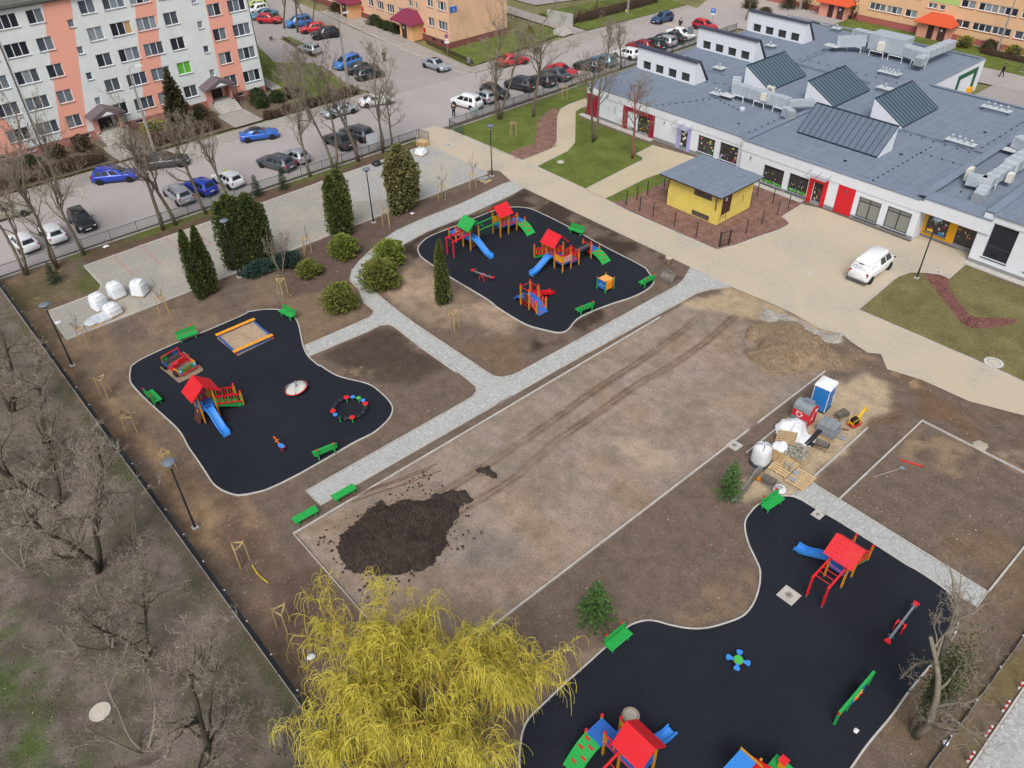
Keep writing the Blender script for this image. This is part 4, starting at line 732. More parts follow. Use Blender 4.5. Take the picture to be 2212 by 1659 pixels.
ductrun(d1, rel(d1,(-52.5,101.5,4.9),(-49.6,103.2,5.3)), 1.3, 1.1); ductrun(d1, rel(d1,(-52.8,106.3,5.0),(-47,104.8,5.3)), 1.2, 1.0); MB().box(rel(d1,(-46.8,104.0,5.45))[0],(4.6,2.4,1.9)).o('casing', M_alu, d1, bevel=.04)
ductrun(d1, rel(d1,(-44.5,103.6,5.1),(-41.6,103.0,5.1)), 1.6, 1.1); ductrun(d1, rel(d1,(-42,103.2,5.2),(-41.6,109.5,5.3)), 1.1, .9); ductrun(d1, rel(d1,(-41.7,102.6,4.9),(-41.5,100.9,4.9)), 1.1, .9); MB().box(rel(d1,(-41.5,100.85,4.9))[0],(1,.06,.85)).o('louvre', M_grl, d1); MB().box(rel(d1,(-52.8,100.9,4.5))[0],(1.8,1.2,.07)).o('hood', M_alu2, d1)
MB().box(rel(d1,(-47.2,102.5,5.2))[0],(.8,.5,1.0)).o('control_box', M_acw, d1)
for x in (-50.5,-47.5,-45,-42): stand(d1, *(Vector((x,102.3,0))-d1.location).to_2d(), 0, .7, 1.8)
d3 = thing('ventilation_duct', 'galvanised duct with louvred outlet on the low roof near the yellow entrance', 'duct', (-21.5,77,Z3-.3))
ductrun(d3, rel(d3,(-23.2,74.2,4.65),(-21.8,74.6,4.65)), 1.1, .8); ductrun(d3, rel(d3,(-21.7,74.4,4.65),(-21.7,79.4,4.65)), 1.0, .8); ductrun(d3, rel(d3,(-21.7,79.4,4.7),(-21.4,87,4.7)), 1.3, 1.0); ductrun(d3, rel(d3,(-21.5,73.9,4.3),(-21.2,72.0,4.2)), .9, .75); MB().box(rel(d3,(-21.2,71.95,4.2))[0],(.95,.08,.8)).o('louvre', M_grl, d3); ductrun(d3, rel(d3,(-23.6,85.2,4.9),(-21.6,84.5,4.8)), 1.0, 1.0); MB().box(rel(d3,(-23.6,84.3,4.25))[0],(1.2,.9,.06)).o('hood', M_alu2, d3); MB().box(rel(d3,(-23.6,75.4,4.6))[0],(.35,.9,1.1)).o('control_box', M_acw, d3); MB().box(rel(d3,(-20.7,77.0,4.7))[0],(.5,.6,.8)).o('fan_box', M_acw, d3)
for y in (75.5,78.5,82): stand(d3, *(Vector((-21.7,y,0))-d3.location).to_2d(), 0, .5, 1.1)
def vent_cluster(x, y, z, w, d, nt, nm, ax=0):
    t = thing('roof_vent', nm, 'roof vent', (x,y,z), ax, 'vents on the kindergarten roof'); MB().box((0,0,.2),(w*.8,d*.75,.4)).o('curb', M_felt, t); MB().box((0,0,.43),(w,d,.07)).o('lid', M_alu2, t); r_ = random.Random(int(x*10))
    for i in range(nt): MB().lathe([(.07,0),(.07,.3),(.13,.33),(.13,.45),(.03,.5)],10,(-w/2+w*(i+.7)/(nt+.4),r_.uniform(-d*.15,d*.15),.46)).o('pipe_cowl', M_alu, t, True)
    return t
vent_cluster(-42.9,97.2,Z2-.05,2.6,1.2,5,'metal vent curb with a row of five cowls on the far roof'); vent_cluster(-40.6,91.9,Z2-.05,1.7,1.1,1,'single cowl vent between the two seamed metal roof lights'); vent_cluster(-29.2,94.3,Z2-.05,3,.9,4,'four cowl vent near the far roof edge'); vent_cluster(-27.7,82.9,Z2-.05,2.9,.9,4,'four cowl vent beside the low valley'); vent_cluster(-58.4,84.9,Z1,1.4,1.1,1,'single cowl vent behind the first white roof light'); vent_cluster(-59.2,96.9,Z1,1.3,1.0,1,'single cowl vent behind the second white roof light'); vent_cluster(-53.1,77.4,Z1,1.3,1.0,2,'twin cowl vent beside the duct hood'); vent_cluster(-57.4,109.8,Z1,1.3,1.0,1,'single cowl vent by the far corner of the roof')
t = thing('roof_vent', 'round white vent cap on the roof near the duct stand', 'roof vent', (-48.6,76.1,Z1), 0, 'vents on the kindergarten roof'); MB().lathe([(.3,0),(.3,.25),(.26,.3)],16).o('cap', M_alu2, t)
t = thing('air_conditioner', 'white outdoor air conditioner standing by the first seamed roof light', 'air conditioner', (-49.2,82.2,Z1)); MB().box((0,0,.55),(.9,.35,.9)).o('casing', M_acw, t, bevel=.02); MB().lathe([(.3,0),(.3,.02)],16,(0,0,0)).o('fan_grille', M_grl, t); LAST[0].rotation_euler = (R(90),0,0); LAST[0].location = (0,-.18,.55); MB().box((0,0,.05),(.7,.3,.1)).o('feet', W_fr, t)
# ---- yellow substation
S = thing('substation', 'small yellow transformer house with flat grey roof in a mulch bed', 'building', (-41.06,61.1,0)); M_yel = PM('yellow_render_old', 'dac562', .9, .07, 1.5, dirt='c9b676', dirt_amt=.5)
sq_ = lambda mb, nm, mt: here(mb.o(nm, mt, S)); M_louv = PM('brown_louvre', '5b4f4c', .7, .1, 8)
sh = [(-41.02,-38.97,2.12,2.78),(-41.02,-38.97,.05,.6)]
facade('wall', S, M_yel, '-Y', 58.45, -44.05, -38.07, -.05, 3.0, sh, .12); facade('wall', S, M_yel, '+X', -38.07, 58.45, 63.7, -.05, 3.0, [(58.95,60.42,.78,2.78)], .1); b = MB(); fquad(b,'-X',-44.05,58.45,63.7,-.05,3); fquad(b,'+Y',63.7,-44.05,-38.07,-.05,3); sq_(b, 'wall', M_yel)
for h in sh: window(S,'-Y',58.45,*h,2,M_louv,[M_louv],depth=.06,sill=False)
b = MB(); fbox(b,'+X',-38.07,58.95,60.42,.78,2.78,-.1,-.05); dd = sq_(b,'door',PM('brown_steel_door','4a2f2d',.6,.1)); b = MB(); fbox(b,'+X',-38.07,59.5,59.75,2.1,2.4,-.05,-.045); b.o('warning_plate', W_fr, dd)
sq_(MB().bb(-44.75,-37.55,57.85,64.35,3.0,3.16),'roof_slab',PM('brown_fascia','4a3b3a',.8)); sq_(MB().bb(-44.8,-37.5,57.8,64.4,3.163,3.2),'roof',M_felt); sq_(MB().tube([(-38.3,58.3,1.5),(-38.3,58.3,2.2),(-38.2,58.1,2.9)],.05,6),'drain_pipe',PM('brown_pipe','4a342c',.6)); sq_(MB().tube([(-43.95,58.3,1.9),(-43.95,58.3,2.9)],.05,6),'drain_pipe',_mats['brown_pipe'])
for i, (y, z) in enumerate(((58.9,.3),(59.3,.5),(59.7,.25),(62.2,1.2))): sq_(MB().bb(-38.06,-38.03,y,y+.05,z,z+.6),'cable_cover',PM('dark_cable','3a3a36',.7))
# ------------------------------------------------------------------ playground
M_yw = PM('yellow_wood', 'c98c22', .55, .14, 9, dirt='a8741c', dirt_amt=.4); M_red = PM('red_paint', 'd5212b', .5, .07, 5); M_blu = PM('blue_deck_paint', '2d66b8', .5, .08, 6); M_grn = PM('green_paint', '27a04a', .5, .08, 6); M_sld = PM('blue_plastic', '3a86d8', .3, .05, 3, spec=.5); M_steel = PM('galvanised', '9aa0a6', .45, .1, metal=.6); M_rsl = PM('red_plastic', 'd51f28', .3, .05, 3, spec=.5); M_yel2 = PM('yellow_paint2', 'e0b32a', .5, .08); M_rope = PM('dark_rope', '23413a', .8); M_blk = PM('black_plastic', '1d2026', .45, .1); M_org = PM('orange_paint', 'e08a1e', .5, .07); M_brn = PM('dark_board', '5a3a34', .6, .1); M_gr2 = PM('leaf_green', '49b04f', .5, .07)
_pm = {}
class PS:
    def __init__(s, label, x, y): s.t = thing('playset', label, 'playset', (x, y, .035)); s.o = Vector((x, y, 0)); s.deckz = {}
    def L(s, p): return Vector(p)-s.o
    def post(s, x, y, h, mt=None, cap=True):
        mt = mt or M_yw; k = ('post', round(h,2), mt.name)
        if k not in _pm: b = MB().box((0,0,.12+(h-.12)/2), (.1,.1,h-.12)); _pm[k] = mesh('post', b.v, b.f, mt); 
        if 'foot' not in _pm: b = MB().box((0,0,.06), (.07,.07,.12)); _pm['foot'] = mesh('foot', b.v, b.f, M_steel); b = MB().lathe([(.075,-.02),(.08,.05),(.05,.1),(.0,.11)], 8); _pm['cap'] = mesh('cap', b.v, b.f, M_red)
        o = ob('post', _pm[k], s.t, s.L((x,y,0))); ob('foot', _pm['foot'], o)
        if cap: ob('cap', _pm['cap'], o, (0,0,h))
        return o
    def plank_mesh(s, L, w, mt, th=.035):
        k = ('plank', round(L,2), round(w,3), mt.name, th)
        if k not in _pm: b = MB().box((0,0,0), (L, w, th)); _pm[k] = mesh('plank', b.v, b.f, mt)
        return _pm[k]
    def deck(s, x0, x1, y0, y1, z, ax='x', mt=None, n=None):
        mt = mt or M_blu; c = s.L(((x0+x1)/2,(y0+y1)/2,z)); fr = MB(); a, d = (x1-x0)/2, (y1-y0)/2
        for q in (-1, 1): fr.box((0,q*(d-.03),-.07),(2*a,.05,.1)); fr.box((q*(a-.03),0,-.07),(.05,2*d-.12,.1))
        f = fr.o('deck', mt, s.t); f.location = c; Lw, W = ((x1-x0),(y1-y0)) if ax == 'x' else ((y1-y0),(x1-x0)); n = n or max(3, round(W/.125)); me = s.plank_mesh(Lw, W/n-.014, mt)
        for i in range(n):
            u = -W/2+W*(i+.5)/n; ob('plank', me, f, (0,u,0) if ax == 'x' else (u,0,0), 0 if ax == 'x' else R(90))
        return f
    def roof(s, x0, x1, y0, y1, ze, zr, ax, mt, n=9):
        "gable roof, ridge along ax, planks laid along the ridge"
        c = s.L(((x0+x1)/2,(y0+y1)/2,0)); hw = ((y1-y0) if ax == 'x' else (x1-x0))/2; Lr = (x1-x0) if ax == 'x' else (y1-y0); sl = math.hypot(hw, zr-ze); ang = math.atan2(zr-ze, hw)
        b = MB()
        for e in (-1, 1):
            for g in (-1, 1): b.beam((e*(Lr/2-.06),g*(hw-.03),ze-.01),(e*(Lr/2-.06),0,zr-.04),.05,.08)
        f = b.o('roof', mt, s.t); f.location = c; f.rotation_euler = (0,0,0 if ax == 'x' else R(90)); me = s.plank_mesh(Lr, sl/n-.012, mt, .022)
        for g in (-1, 1):
            for i in range(n):
                t = (i+.5)/n; o = ob('plank', me, f, (0, g*hw*(1-t), ze+(zr-ze)*t+.03+.006*(i % 2))); o.rotation_euler = (-g*ang, 0, 0)
        return f
    def rail(s, p, q, z0, z1, mt=None, bm=None, n=None, dz=0.0):
        mt = mt or M_red; bm = bm or M_yw; p, q = s.L((*p,0)), s.L((*q,0)); b = MB(); L = (q-p).length
        b.beam(p+Vector((0,0,z1)), q+Vector((0,0,z1+dz)), .05, .1); b.beam(p+Vector((0,0,z0)), q+Vector((0,0,z0+dz)), .05, .1); f = b.o('railing', mt, s.t); n = n or max(3, round(L/.19))
        m1 = s.plank_mesh(z1-z0-.1, .075, bm, .022); m2 = s.plank_mesh(z1-z0-.1, .075, mt, .022)
        for i in range(n):
            t = (i+.5)/n; o = ob('baluster', m1 if i % 2 == 0 else m2, f, p.lerp(q,t)+Vector((0,0,(z0+z1)/2+dz*t))); o.rotation_euler = (R(90), R(90), math.atan2(q.y-p.y,q.x-p.x)); o.rotation_euler = Matrix.Rotation(math.atan2(q.y-p.y,q.x-p.x),3,'Z').to_euler(); o.rotation_mode = 'XYZ'; o.matrix_basis = Matrix.Translation(o.location) @ Matrix.Rotation(math.atan2(q.y-p.y,q.x-p.x),4,'Z') @ Matrix.Rotation(R(90),4,'Y') @ Matrix.Rotation(R(90),4,'X')
        return f
    def board(s, p, q, z0, z1, mt, nm='panel', spots=None, frame=None):
        p, q = s.L((*p,0)), s.L((*q,0)); b = MB().beam((p.x,p.y,(z0+z1)/2),(q.x,q.y,(z0+z1)/2),.03,z1-z0); f = b.o(nm, mt, s.t)
        if frame:
            b = MB()
            for z in (z0, z1): b.beam((p.x,p.y,z),(q.x,q.y,z),.06,.06)
            b.o('frame', frame, f)
        if spots:
            n, k, sm = spots; u = (q-p); 
            for i in range(n):
                for j in range(k):
                    c = p+u*((i+.5)/n)+Vector((0,0,z0+(z1-z0)*(j+.5)/k)); MB().beam(c-u*(.36/n), c+u*(.36/n), .07, (z1-z0)/k*.62).o('tile', sm, f)
        return f
    def slide(s, p, d, z0, L, mt=None, w=.5):
        "chute from p (x,y) at height z0 along unit direction d"
        mt = mt or M_sld; d = Vector((*d,0)); sd_ = Vector((-d.y,d.x,0)); p = s.L((*p,0)); prof = []; N = 14
        for i in range(N+1):
            t = i/N; x = L*t; z = z0 if t < .1 else (z0-(z0-.22)*((t-.1)/.68) if t < .78 else .22); prof.append((x, z))
        for _ in range(2): prof = [prof[0]]+[((prof[i][0]), (prof[i-1][1]+2*prof[i][1]+prof[i+1][1])/4) for i in range(1,N)]+[prof[-1]]
        prof.append((L+.04, .06)); sec = [(-w/2-.035,.20),(-w/2,.22),(-w/2+.03,.2),(-w/2+.05,.04),(-w/4,.0),(0,-.01),(w/4,.0),(w/2-.05,.04),(w/2-.03,.2),(w/2,.22),(w/2+.035,.20),(w/2+.03,-.03),(0,-.05),(-w/2-.03,-.03)]
        rings = [[p+d*x+sd_*u+Vector((0,0,z+v)) for u, v in sec] for x, z in prof]
        f = MB().loft(rings).o('slide', mt, s.t); 
        b = MB()
        for q in (-1, 1): b.tube([p+d*(L*.85)+sd_*(q*w*.35)+Vector((0,0,.0)), p+d*(L*.85)+sd_*(q*w*.35)+Vector((0,0,.22))], .025, 6)
        b.o('leg', M_steel, f); return f
    def ramp(s, p, d, w, z0, L, mt, holds=None, arch=True, n=11):
        "p: middle of the upper edge; planks step down along d"
        d = Vector((*d,0)); sd_ = Vector((-d.y,d.x,0)); p = s.L((*p,0)); zf = lambda t: z0*(1-t**1.9) if arch else z0*(1-t)
        b = MB()
        for q in (-1, 1):
            pts = [p+d*(L*i/8)+sd_*(q*(w/2-.04))+Vector((0,0,max(.03,zf(i/8))-.07)) for i in range(9)]
            for a, c in zip(pts[:-1], pts[1:]): b.beam(a, c, .05, .1)
        f = b.o('ramp', mt, s.t); me = s.plank_mesh(w, L/n-.008, mt)
        for i in range(n):
            t0, t1 = i/n, (i+1)/n; za, zb = max(.03,zf(t0)), max(.03,zf(t1)); sl = math.atan2(zb-za, L/n); o = ob('plank', me, f)
            x = sd_; y = (d*math.cos(sl)+Vector((0,0,math.sin(sl)))); z = x.cross(y); o.matrix_basis = Matrix.Translation(p+d*(L*(t0+t1)/2)+Vector((0,0,(za+zb)/2))) @ Matrix((x,y,z)).transposed().to_4x4()
            o.scale = (1, 1/max(.3,math.cos(sl)), 1)
        for i, (u, t) in enumerate(holds or []):
            z = zf(t); c = p+d*(L*t)+sd_*(u*w)+Vector((0,0,z+.045)); MB().beam(c-sd_*.13, c+sd_*.13, .09, .05).o('foothold', M_red, f)
        return f
    def monkey(s, p, q, gap, h, dz, n=4):
        "two beams from p to q, gap vector sideways"
        p, q, g = s.L((*p,0)), s.L((*q,0)), Vector((*gap,0)); u = (p-q).normalized()*.12
        for k in (0, 1): s.post(*(p+g*k+s.o).to_2d(), h, M_red); MB().beam(p+g*k+u+Vector((0,0,h-.06)), q+g*k+Vector((0,0,h+dz)), .09, .12).o('beam', M_red, s.t)
        for i in range(n):
            c = p.lerp(q,(i+.6)/(n+.3))+Vector((0,0,h-.05+dz*(i+.6)/(n+.3))); MB().tube([c, c+g], .02, 6).o('rung', M_red, s.t)
HOLD = [(-.22,.12),(.2,.25),(-.2,.42),(.22,.58),(-.1,.78)]
# 1: two towers, net bridge
p = PS('twin tower playset with green roof, red roof, net bridge and blue slide', -50.6, 40.5)
x0, x1 = -51.15, -50.1
for x, y, h in ((x0,38.5,2.25),(x1,38.5,2.25),(x0,39.5,2.25),(x1,39.5,2.25),(x0,42.05,2.3),(x1,42.05,2.3),(x0,43.05,2.3),(x1,43.05,2.3)): p.post(x,y,h,cap=False)
for x, y, h in ((-52.2,38.5,1.6),(-52.2,39.5,1.6),(-53.2,38.5,1.0),(-53.2,39.5,1.0),(x0,44.06,1.75),(x1,44.06,1.75),(x0,45.1,1.0),(x1,45.1,1.0)): p.post(x,y,h)
p.deck(x0,x1,38.5,39.5,1.1); p.deck(-52.2,x0,38.5,39.5,.95,'y'); p.deck(-53.2,-52.2,38.5,39.5,.78,'y'); p.deck(x0,x1,42.05,43.05,1.08,'y'); p.deck(x0,x1,43.05,44.06,.9,'y'); p.deck(x0,x1,44.06,45.1,.75,'x')
p.roof(-51.45,-49.8,38.1,39.9,2.15,2.95,'x',M_grn); p.roof(-51.5,-49.7,41.75,43.35,2.2,3.05,'y',M_red)
p.rail((-52.2,38.5),(x0,38.5),1.0,1.55,bm=M_yel2); p.rail((-52.2,39.5),(x0,39.5),1.0,1.55); p.board((x0+.1,38.5),(x1-.1,38.5),1.65,2.1,M_yel2,spots=(4,2,M_brn)); p.rail((x1,42.05),(x1,43.05),1.18,1.65); p.rail((x1,43.05),(x1,44.06),1.0,1.6,n=4); p.board((x0,42.1),(x0,43.0),1.15,1.75,M_yel2,spots=(3,3,M_org)); p.board((x1,42.15),(x1,42.95),1.75,2.2,M_yel2,spots=(4,2,M_brn))
p.slide((x1,39.0),(1,0),1.1,2.25); p.ramp((x1,44.58),(1,0),1.0,.75,1.45,M_grn,HOLD); p.monkey((-51.08,36.6),(-51.08,38.5),(.95,0),1.68,.1)
for x in (x0, x1): MB().beam(p.L((x,39.5,1.72)),p.L((x,42.05,1.72)),.07,.1).o('handrail', M_grn, p.t)
b = MB()
for i in range(9):
    y = 39.5+2.55*i/8; sag = .22*math.sin(math.pi*i/8); pts = [(x0,y,1.68),(x0+.06,y,1.2-sag),(x0+.5,y,1.05-sag),(x1-.06,y,1.2-sag),(x1,y,1.68)]
    b.tube([p.L(q) for q in pts], .014, 4)
for u, v in ((x0+.05,1.22),(x0+.28,1.1),(x0+.5,1.05),(x1-.28,1.1),(x1-.05,1.22),(x0+.02,1.45),(x1-.02,1.45)): b.tube([p.L((u,39.5+2.55*i/8,v-.22*math.sin(math.pi*i/8))) for i in range(9)], .014, 4)
b.o('rope_net', M_rope, p.t); p.board((x1,38.6),(x1,39.4),.3,1.0,M_brn)
# 2: red roof, tunnel
p = PS('red roofed playset with black corrugated tunnel and green climbing ramp', -42.5, 43.5); a0, a1, a2 = -43.78, -42.75, -41.73
for x, y in ((a0,41.88),(a1,41.88),(a0,42.9),(a1,42.9)): p.post(x,y,2.3,cap=False)
for x, y, h in ((a2,41.88,1.75),(a2,42.88,1.75),(a2,43.85,1.5),(a1,43.85,1.5),(-45.33,41.9,1.3),(-45.33,42.9,1.3),(-44.3,42.9,1.6),(-41.77,45.42,1.5),(-42.8,45.42,1.5),(-41.77,46.45,.9),(-42.8,46.45,.9)): p.post(x,y,h)
p.deck(a0,a1,41.88,42.9,1.1); p.deck(a1,a2,41.88,42.88,.88,'y'); p.deck(a1,a2,42.88,43.85,.66,'y'); p.deck(-42.8,-41.77,45.42,46.45,.66,'x'); p.roof(-44.1,-42.4,41.4,43.3,2.25,3.15,'x',M_red,10)
p.rail((a0,42.9),(a1,42.9),1.15,1.75); p.rail((a1,42.9),(a1,42.0),1.5,1.95,n=4); p.rail((a1,43.85),(a1,42.9),.8,1.4); p.board((a1,41.88),(a2,41.88),.95,1.6,M_yel2,spots=(3,3,M_org),frame=M_red); p.board((a2,41.88),(a2,42.88),.95,1.55,M_red,spots=(4,3,PM('pale_tile','d8b9a8',.6))); p.rail((a2,42.88),(a2,43.85),.75,1.35); p.rail((a1+.05,41.95),(a0,41.95),1.2,1.62,n=5)
p.rail((a0,41.9),(-45.33,41.9),1.12,1.68,dz=-.75); p.rail((a0,42.9),(-45.33,42.9),1.12,1.68,dz=-.75); p.ramp((a0,42.4),(-1,0),.95,1.05,1.6,M_grn,arch=False)
p.slide((-43.27,41.85),(0,-1),1.1,2.2); p.ramp((-41.77,45.93),(1,0),1.0,.66,1.45,M_grn,HOLD); p.board((a1,43.87),(a2,43.87),.62,1.45,M_red); p.board((-42.8,45.4),(-41.77,45.4),.5,1.45,M_red)
b = MB(); rings = []
for i in range(49): r_ = .37 if i % 2 else .34; y = 43.75+1.75*i/48; rings.append([p.L((-42.27+r_*math.cos(2*math.pi*k/16), y, 1.06+r_*math.sin(2*math.pi*k/16))) for k in range(16)])
b.loft(rings, False).o('tunnel', M_blk, p.t)
# 3: small set, blue ramp
p = PS('small roofless playset with blue ramp and red slide', -39.7, 36.5)
for x, y in ((-40.5,35.94),(-39.5,35.94),(-40.5,36.98),(-39.5,36.98)): p.post(x,y,1.92)
for y in (35.96, 37.0): p.post(-38.63,y,1.2)
p.deck(-40.5,-39.5,35.94,36.98,.85,'y'); p.ramp((-39.5,36.46),(1,0),.95,.85,1.15,M_blu,[(-.2,.45),(.25,.6),(-.2,.85)],False,9)
for y in (35.95, 36.99): p.rail((-39.5,y),(-38.63,y),.75,1.35,dz=-.55,n=5)
for a, c in (((-40.5,35.94),(-39.5,35.94)),((-40.5,35.94),(-40.5,36.98)),((-40.5,36.98),(-39.5,36.98))): MB().tube([p.L((*a,1.78)),p.L((*c,1.78))],.022,6).o('bar', M_red, p.t)
for z in (.3,.55): MB().tube([p.L((-40.5,35.94,z)),p.L((-39.5,35.94,z))],.022,6).o('rung', M_red, p.t)
p.slide((-40.0,37.0),(0,1),.85,2.0,M_rsl,.42); p.board((-39.75,36.97),(-39.55,36.97),.9,1.7,M_red); p.board((-40.45,36.98),(-40.25,36.98),.9,1.7,M_red); p.board((-40.1,35.93),(-39.6,35.93),.65,1.4,M_brn); p.deck(-41.2,-40.55,36.1,36.9,.5,'y'); p.ramp((-41.2,36.5),(-1,0),.75,.45,.5,M_blu,None,False,4)
# 4: left playground tower
p = PS('red roofed playset with long blue slide and sloping railed bridge', -44.5, 11.2); a0, a1 = -45.42, -44.38
for x in (a0, a1):
    for y in (10.5, 11.55): p.post(x,y,2.4,cap=False)
    p.post(x,13.33,1.25)
p.deck(a0,a1,10.5,11.55,1.1); p.roof(-45.7,-44.05,10.0,12.05,2.25,3.15,'x',M_red,10); p.slide((a1,11.02),(1,0),1.1,2.15); p.rail((a0,11.55),(a0,10.5),1.2,1.75,n=5); p.rail((a0,11.55),(a0,13.33),1.15,1.75,dz=-.72); p.rail((a1,11.55),(a1,13.33),1.15,1.75,bm=M_gr2,dz=-.72); p.ramp((-44.9,11.55),(0,1),.95,1.02,1.75,M_grn,None,False,13)
p.board((a1,10.6),(a1,10.72),1.1,1.9,M_blu); MB().beam(p.L((a1-.03,10.55,1.32)),p.L((a1-.03,11.5,1.32)),.06,.08).o('bar', M_blu, p.t); p.board((a0+.15,10.48),(a1-.15,10.48),1.2,1.8,M_blu)
for i in range(7): MB().lathe([(.0,-.05),(.06,-.03),(.06,.03),(0,.05)],8,p.L((a0+.2+.1*i,10.42,.3+.18*i))).o('climbing_hold', (M_red,M_blu,M_grn,M_yel2)[i % 4], p.t)
p.ramp((-44.9,10.48),(0,-1),.9,1.0,.35,M_brn,None,False,6)
# 5: right playground tower
p = PS('red roofed playset with overhead red ladder beside the grey path', -8.8, 30.7); a0, a1 = -9.3, -8.28
for x in (a0, a1):
    for y in (30.2, 31.22): p.post(x,y,2.2,cap=False)
    p.post(x,32.93,1.25)
p.deck(a0,a1,30.2,31.22,1.05,'y'); p.roof(-9.62,-7.95,29.75,31.6,2.1,2.95,'x',M_red,10); p.slide((a0,30.7),(-1,0),1.05,2.1); p.monkey((-9.22,28.35),(-9.22,30.15),(.92,0),1.72,.25,5); p.rail((a1,31.22),(a1,32.93),1.1,1.7,dz=-.72); p.rail((a0,31.22),(a0,32.93),1.1,1.7,dz=-.72,bm=M_gr2); p.ramp((-8.79,31.22),(0,1),.95,1.0,1.7,M_grn,None,False,13); p.board((a1,30.3),(a1,31.1),1.15,1.6,M_brn)
# 6: bottom tower
p = PS('red roofed playset with blue plank decks and green ramp at the bottom edge', -9.8, 14.5); a0, a1 = -9.7, -8.6
for x in (a0, a1):
    for y in (14.05, 15.1): p.post(x,y,2.4,cap=False)
for x, y, h in ((-10.62,14.05,2.0),(-10.62,15.1,2.0),(-11.5,14.85,1.3),(-11.5,13.82,1.3)): p.post(x,y,h)
p.deck(a0,a1,14.05,15.1,1.2,'y'); p.deck(-10.6,a0,14.05,15.1,1.15,'y'); p.deck(-11.5,-10.62,13.82,14.85,1.1,'y'); p.roof(-10.0,-8.35,13.75,15.45,2.3,3.2,'x',M_red,11); p.slide((-9.2,15.1),(0,1),1.2,2.1); p.ramp((-11.06,13.82),(0,-1),.9,1.1,1.4,M_grn,HOLD); p.rail((-10.62,14.05),(a0,14.05),1.25,1.85,n=4); p.board((-10.6,15.1),(a0-.05,15.1),1.3,1.85,M_yel2,frame=M_red); p.monkey((-9.6,12.1),(-9.6,14.0),(.95,0),1.9,.2,4); p.board((a1,14.2),(a1,14.95),1.3,1.9,M_blu)
# 7: play house cut by the bottom edge
q0 = G('p8',600,600,2.0); p = PS('play house with red roof, blue roof and green roof at the bottom right edge', q0.x, q0.y)
for dx in (-.55,.55):
    for dy in (-.9,.15): p.post(q0.x+dx,q0.y+dy,1.9,cap=False)
p.roof(q0.x-.9,q0.x+.9,q0.y-1.2,q0.y+.12,1.6,2.0,'y',M_red,8); p.deck(q0.x-1.4,q0.x-.6,q0.y-1.6,q0.y-.15,1.9,'x',M_sld); MB().beam(p.L((q0.x-1.42,q0.y-.12,1.95)),p.L((q0.x-.3,q0.y-.12,1.95)),.06,.1).o('beam', M_yw, p.t)
e = G('p8',900,600,1.5); p.deck(e.x-.7,e.x+.45,e.y-1.2,e.y+.3,1.45,'x',M_grn); MB().box(p.L((e.x-.25,e.y-.05,1.75)),(.28,.28,.6)).o('chimney', M_org, p.t); MB().box(p.L((e.x-.25,e.y-.05,2.07)),(.36,.36,.06)).o('chimney_cap', M_red, p.t)
for dx in (-.6,.35):
    for dy in (-1.1,.2): p.post(e.x+dx,e.y+dy,1.4,cap=False)
# ---- benches
def make_bench(back=True):
    t = thing('bench', 'x', 'bench'); L = 1.55; me = None
    for i in range(4): MB().box((0,-.21+.14*i,.44),(L,.125,.04)).o('seat_slat', M_grn, t)
    for s in (-1, 1):
        if back: lg = MB().beam((s*.55,.27,.06),(s*.55,.34,.92),.09,.09).o('back_post', M_grn, t); MB().box((s*.55,.335,.96),(.1,.1,.09)).o('cap', M_red, lg); MB().box((s*.55,.24,.4),(.09,.12,.09)).o('bracket', M_sld, lg); MB().box((s*.55,.27,.03),(.05,.05,.08)).o('foot', M_steel, lg)
        lg = MB().box((s*.55,-.15,.23),(.09,.09,.36)).box((s*.55,.02,.385),(.08,.42,.07)).o('leg', M_grn, t); MB().box((s*.55,-.15,.025),(.06,.06,.05)).o('foot', M_steel, lg)
        if not back: lg = MB().box((s*.55,.17,.23),(.09,.09,.36)).o('leg', M_grn, t); MB().box((s*.55,.17,.025),(.06,.06,.05)).o('foot', M_steel, lg)
    if back:
        for z in (.63,.80): MB().beam((-L/2,.275+(z-.6)*.08-.0,z),(L/2,.275+(z-.6)*.08,z),.035,.145).o('back_slat', M_grn, t)
    return t
b1, b2 = make_bench(), make_bench(False); first = {True: b1, False: b2}; used = set()
for k, e0, e1, bk, lab in (('23',(608,442),(718,478),(0,1),'green bench beyond the play area, by the drive'),('23',(1198,912),(1308,850),(1,0),'green bench at the corner near the digger bucket'),('23',(662,1138),(800,1082),(1,0),'green bench on the rubber edge beside the diagonal path, nearest the cube panel'),('21',(1490,1372),(1655,1312),(-1,0),'green bench behind the toy car'),('22',(268,1130),(375,1185),(0,1),'green bench beside the sandbox corner'),('31',(1250,215),(1332,297),(0,-1),'green bench facing the play tower by the left fence'),('32',(540,748),(735,668),(1,0),'green bench near the spring rider'),('34',(25,1200),(180,1098),(-1,0),'green bench at the top of the lower play area, by the site store'),('43',(935,650),(1100,512),(-1,0),'green bench near the young spruce and willow'),('32',(705,1115),(892,1008),None,'backless green bench at the end of the grey path'),('32',(375,1305),(572,1195),None,'backless green bench at the corner of the bare court')):
    u, v = G(k,*e0,.44), G(k,*e1,.44); c = (u+v)/2; d = (v-u); a = math.atan2(d.y,d.x); h = bk is not None
    if h and Vector((-math.sin(a),math.cos(a))).dot(Vector(bk)) < 0: a += math.pi
    z = .035 if h else .0
    if h not in used: o = first[h]; used.add(h); o.location = (c.x,c.y,z); o.rotation_euler = (0,0,a); o['label'] = lab
    else: o = dup(first[h],(c.x,c.y,z),a,lab)
    o['group'] = 'green benches of the playground'
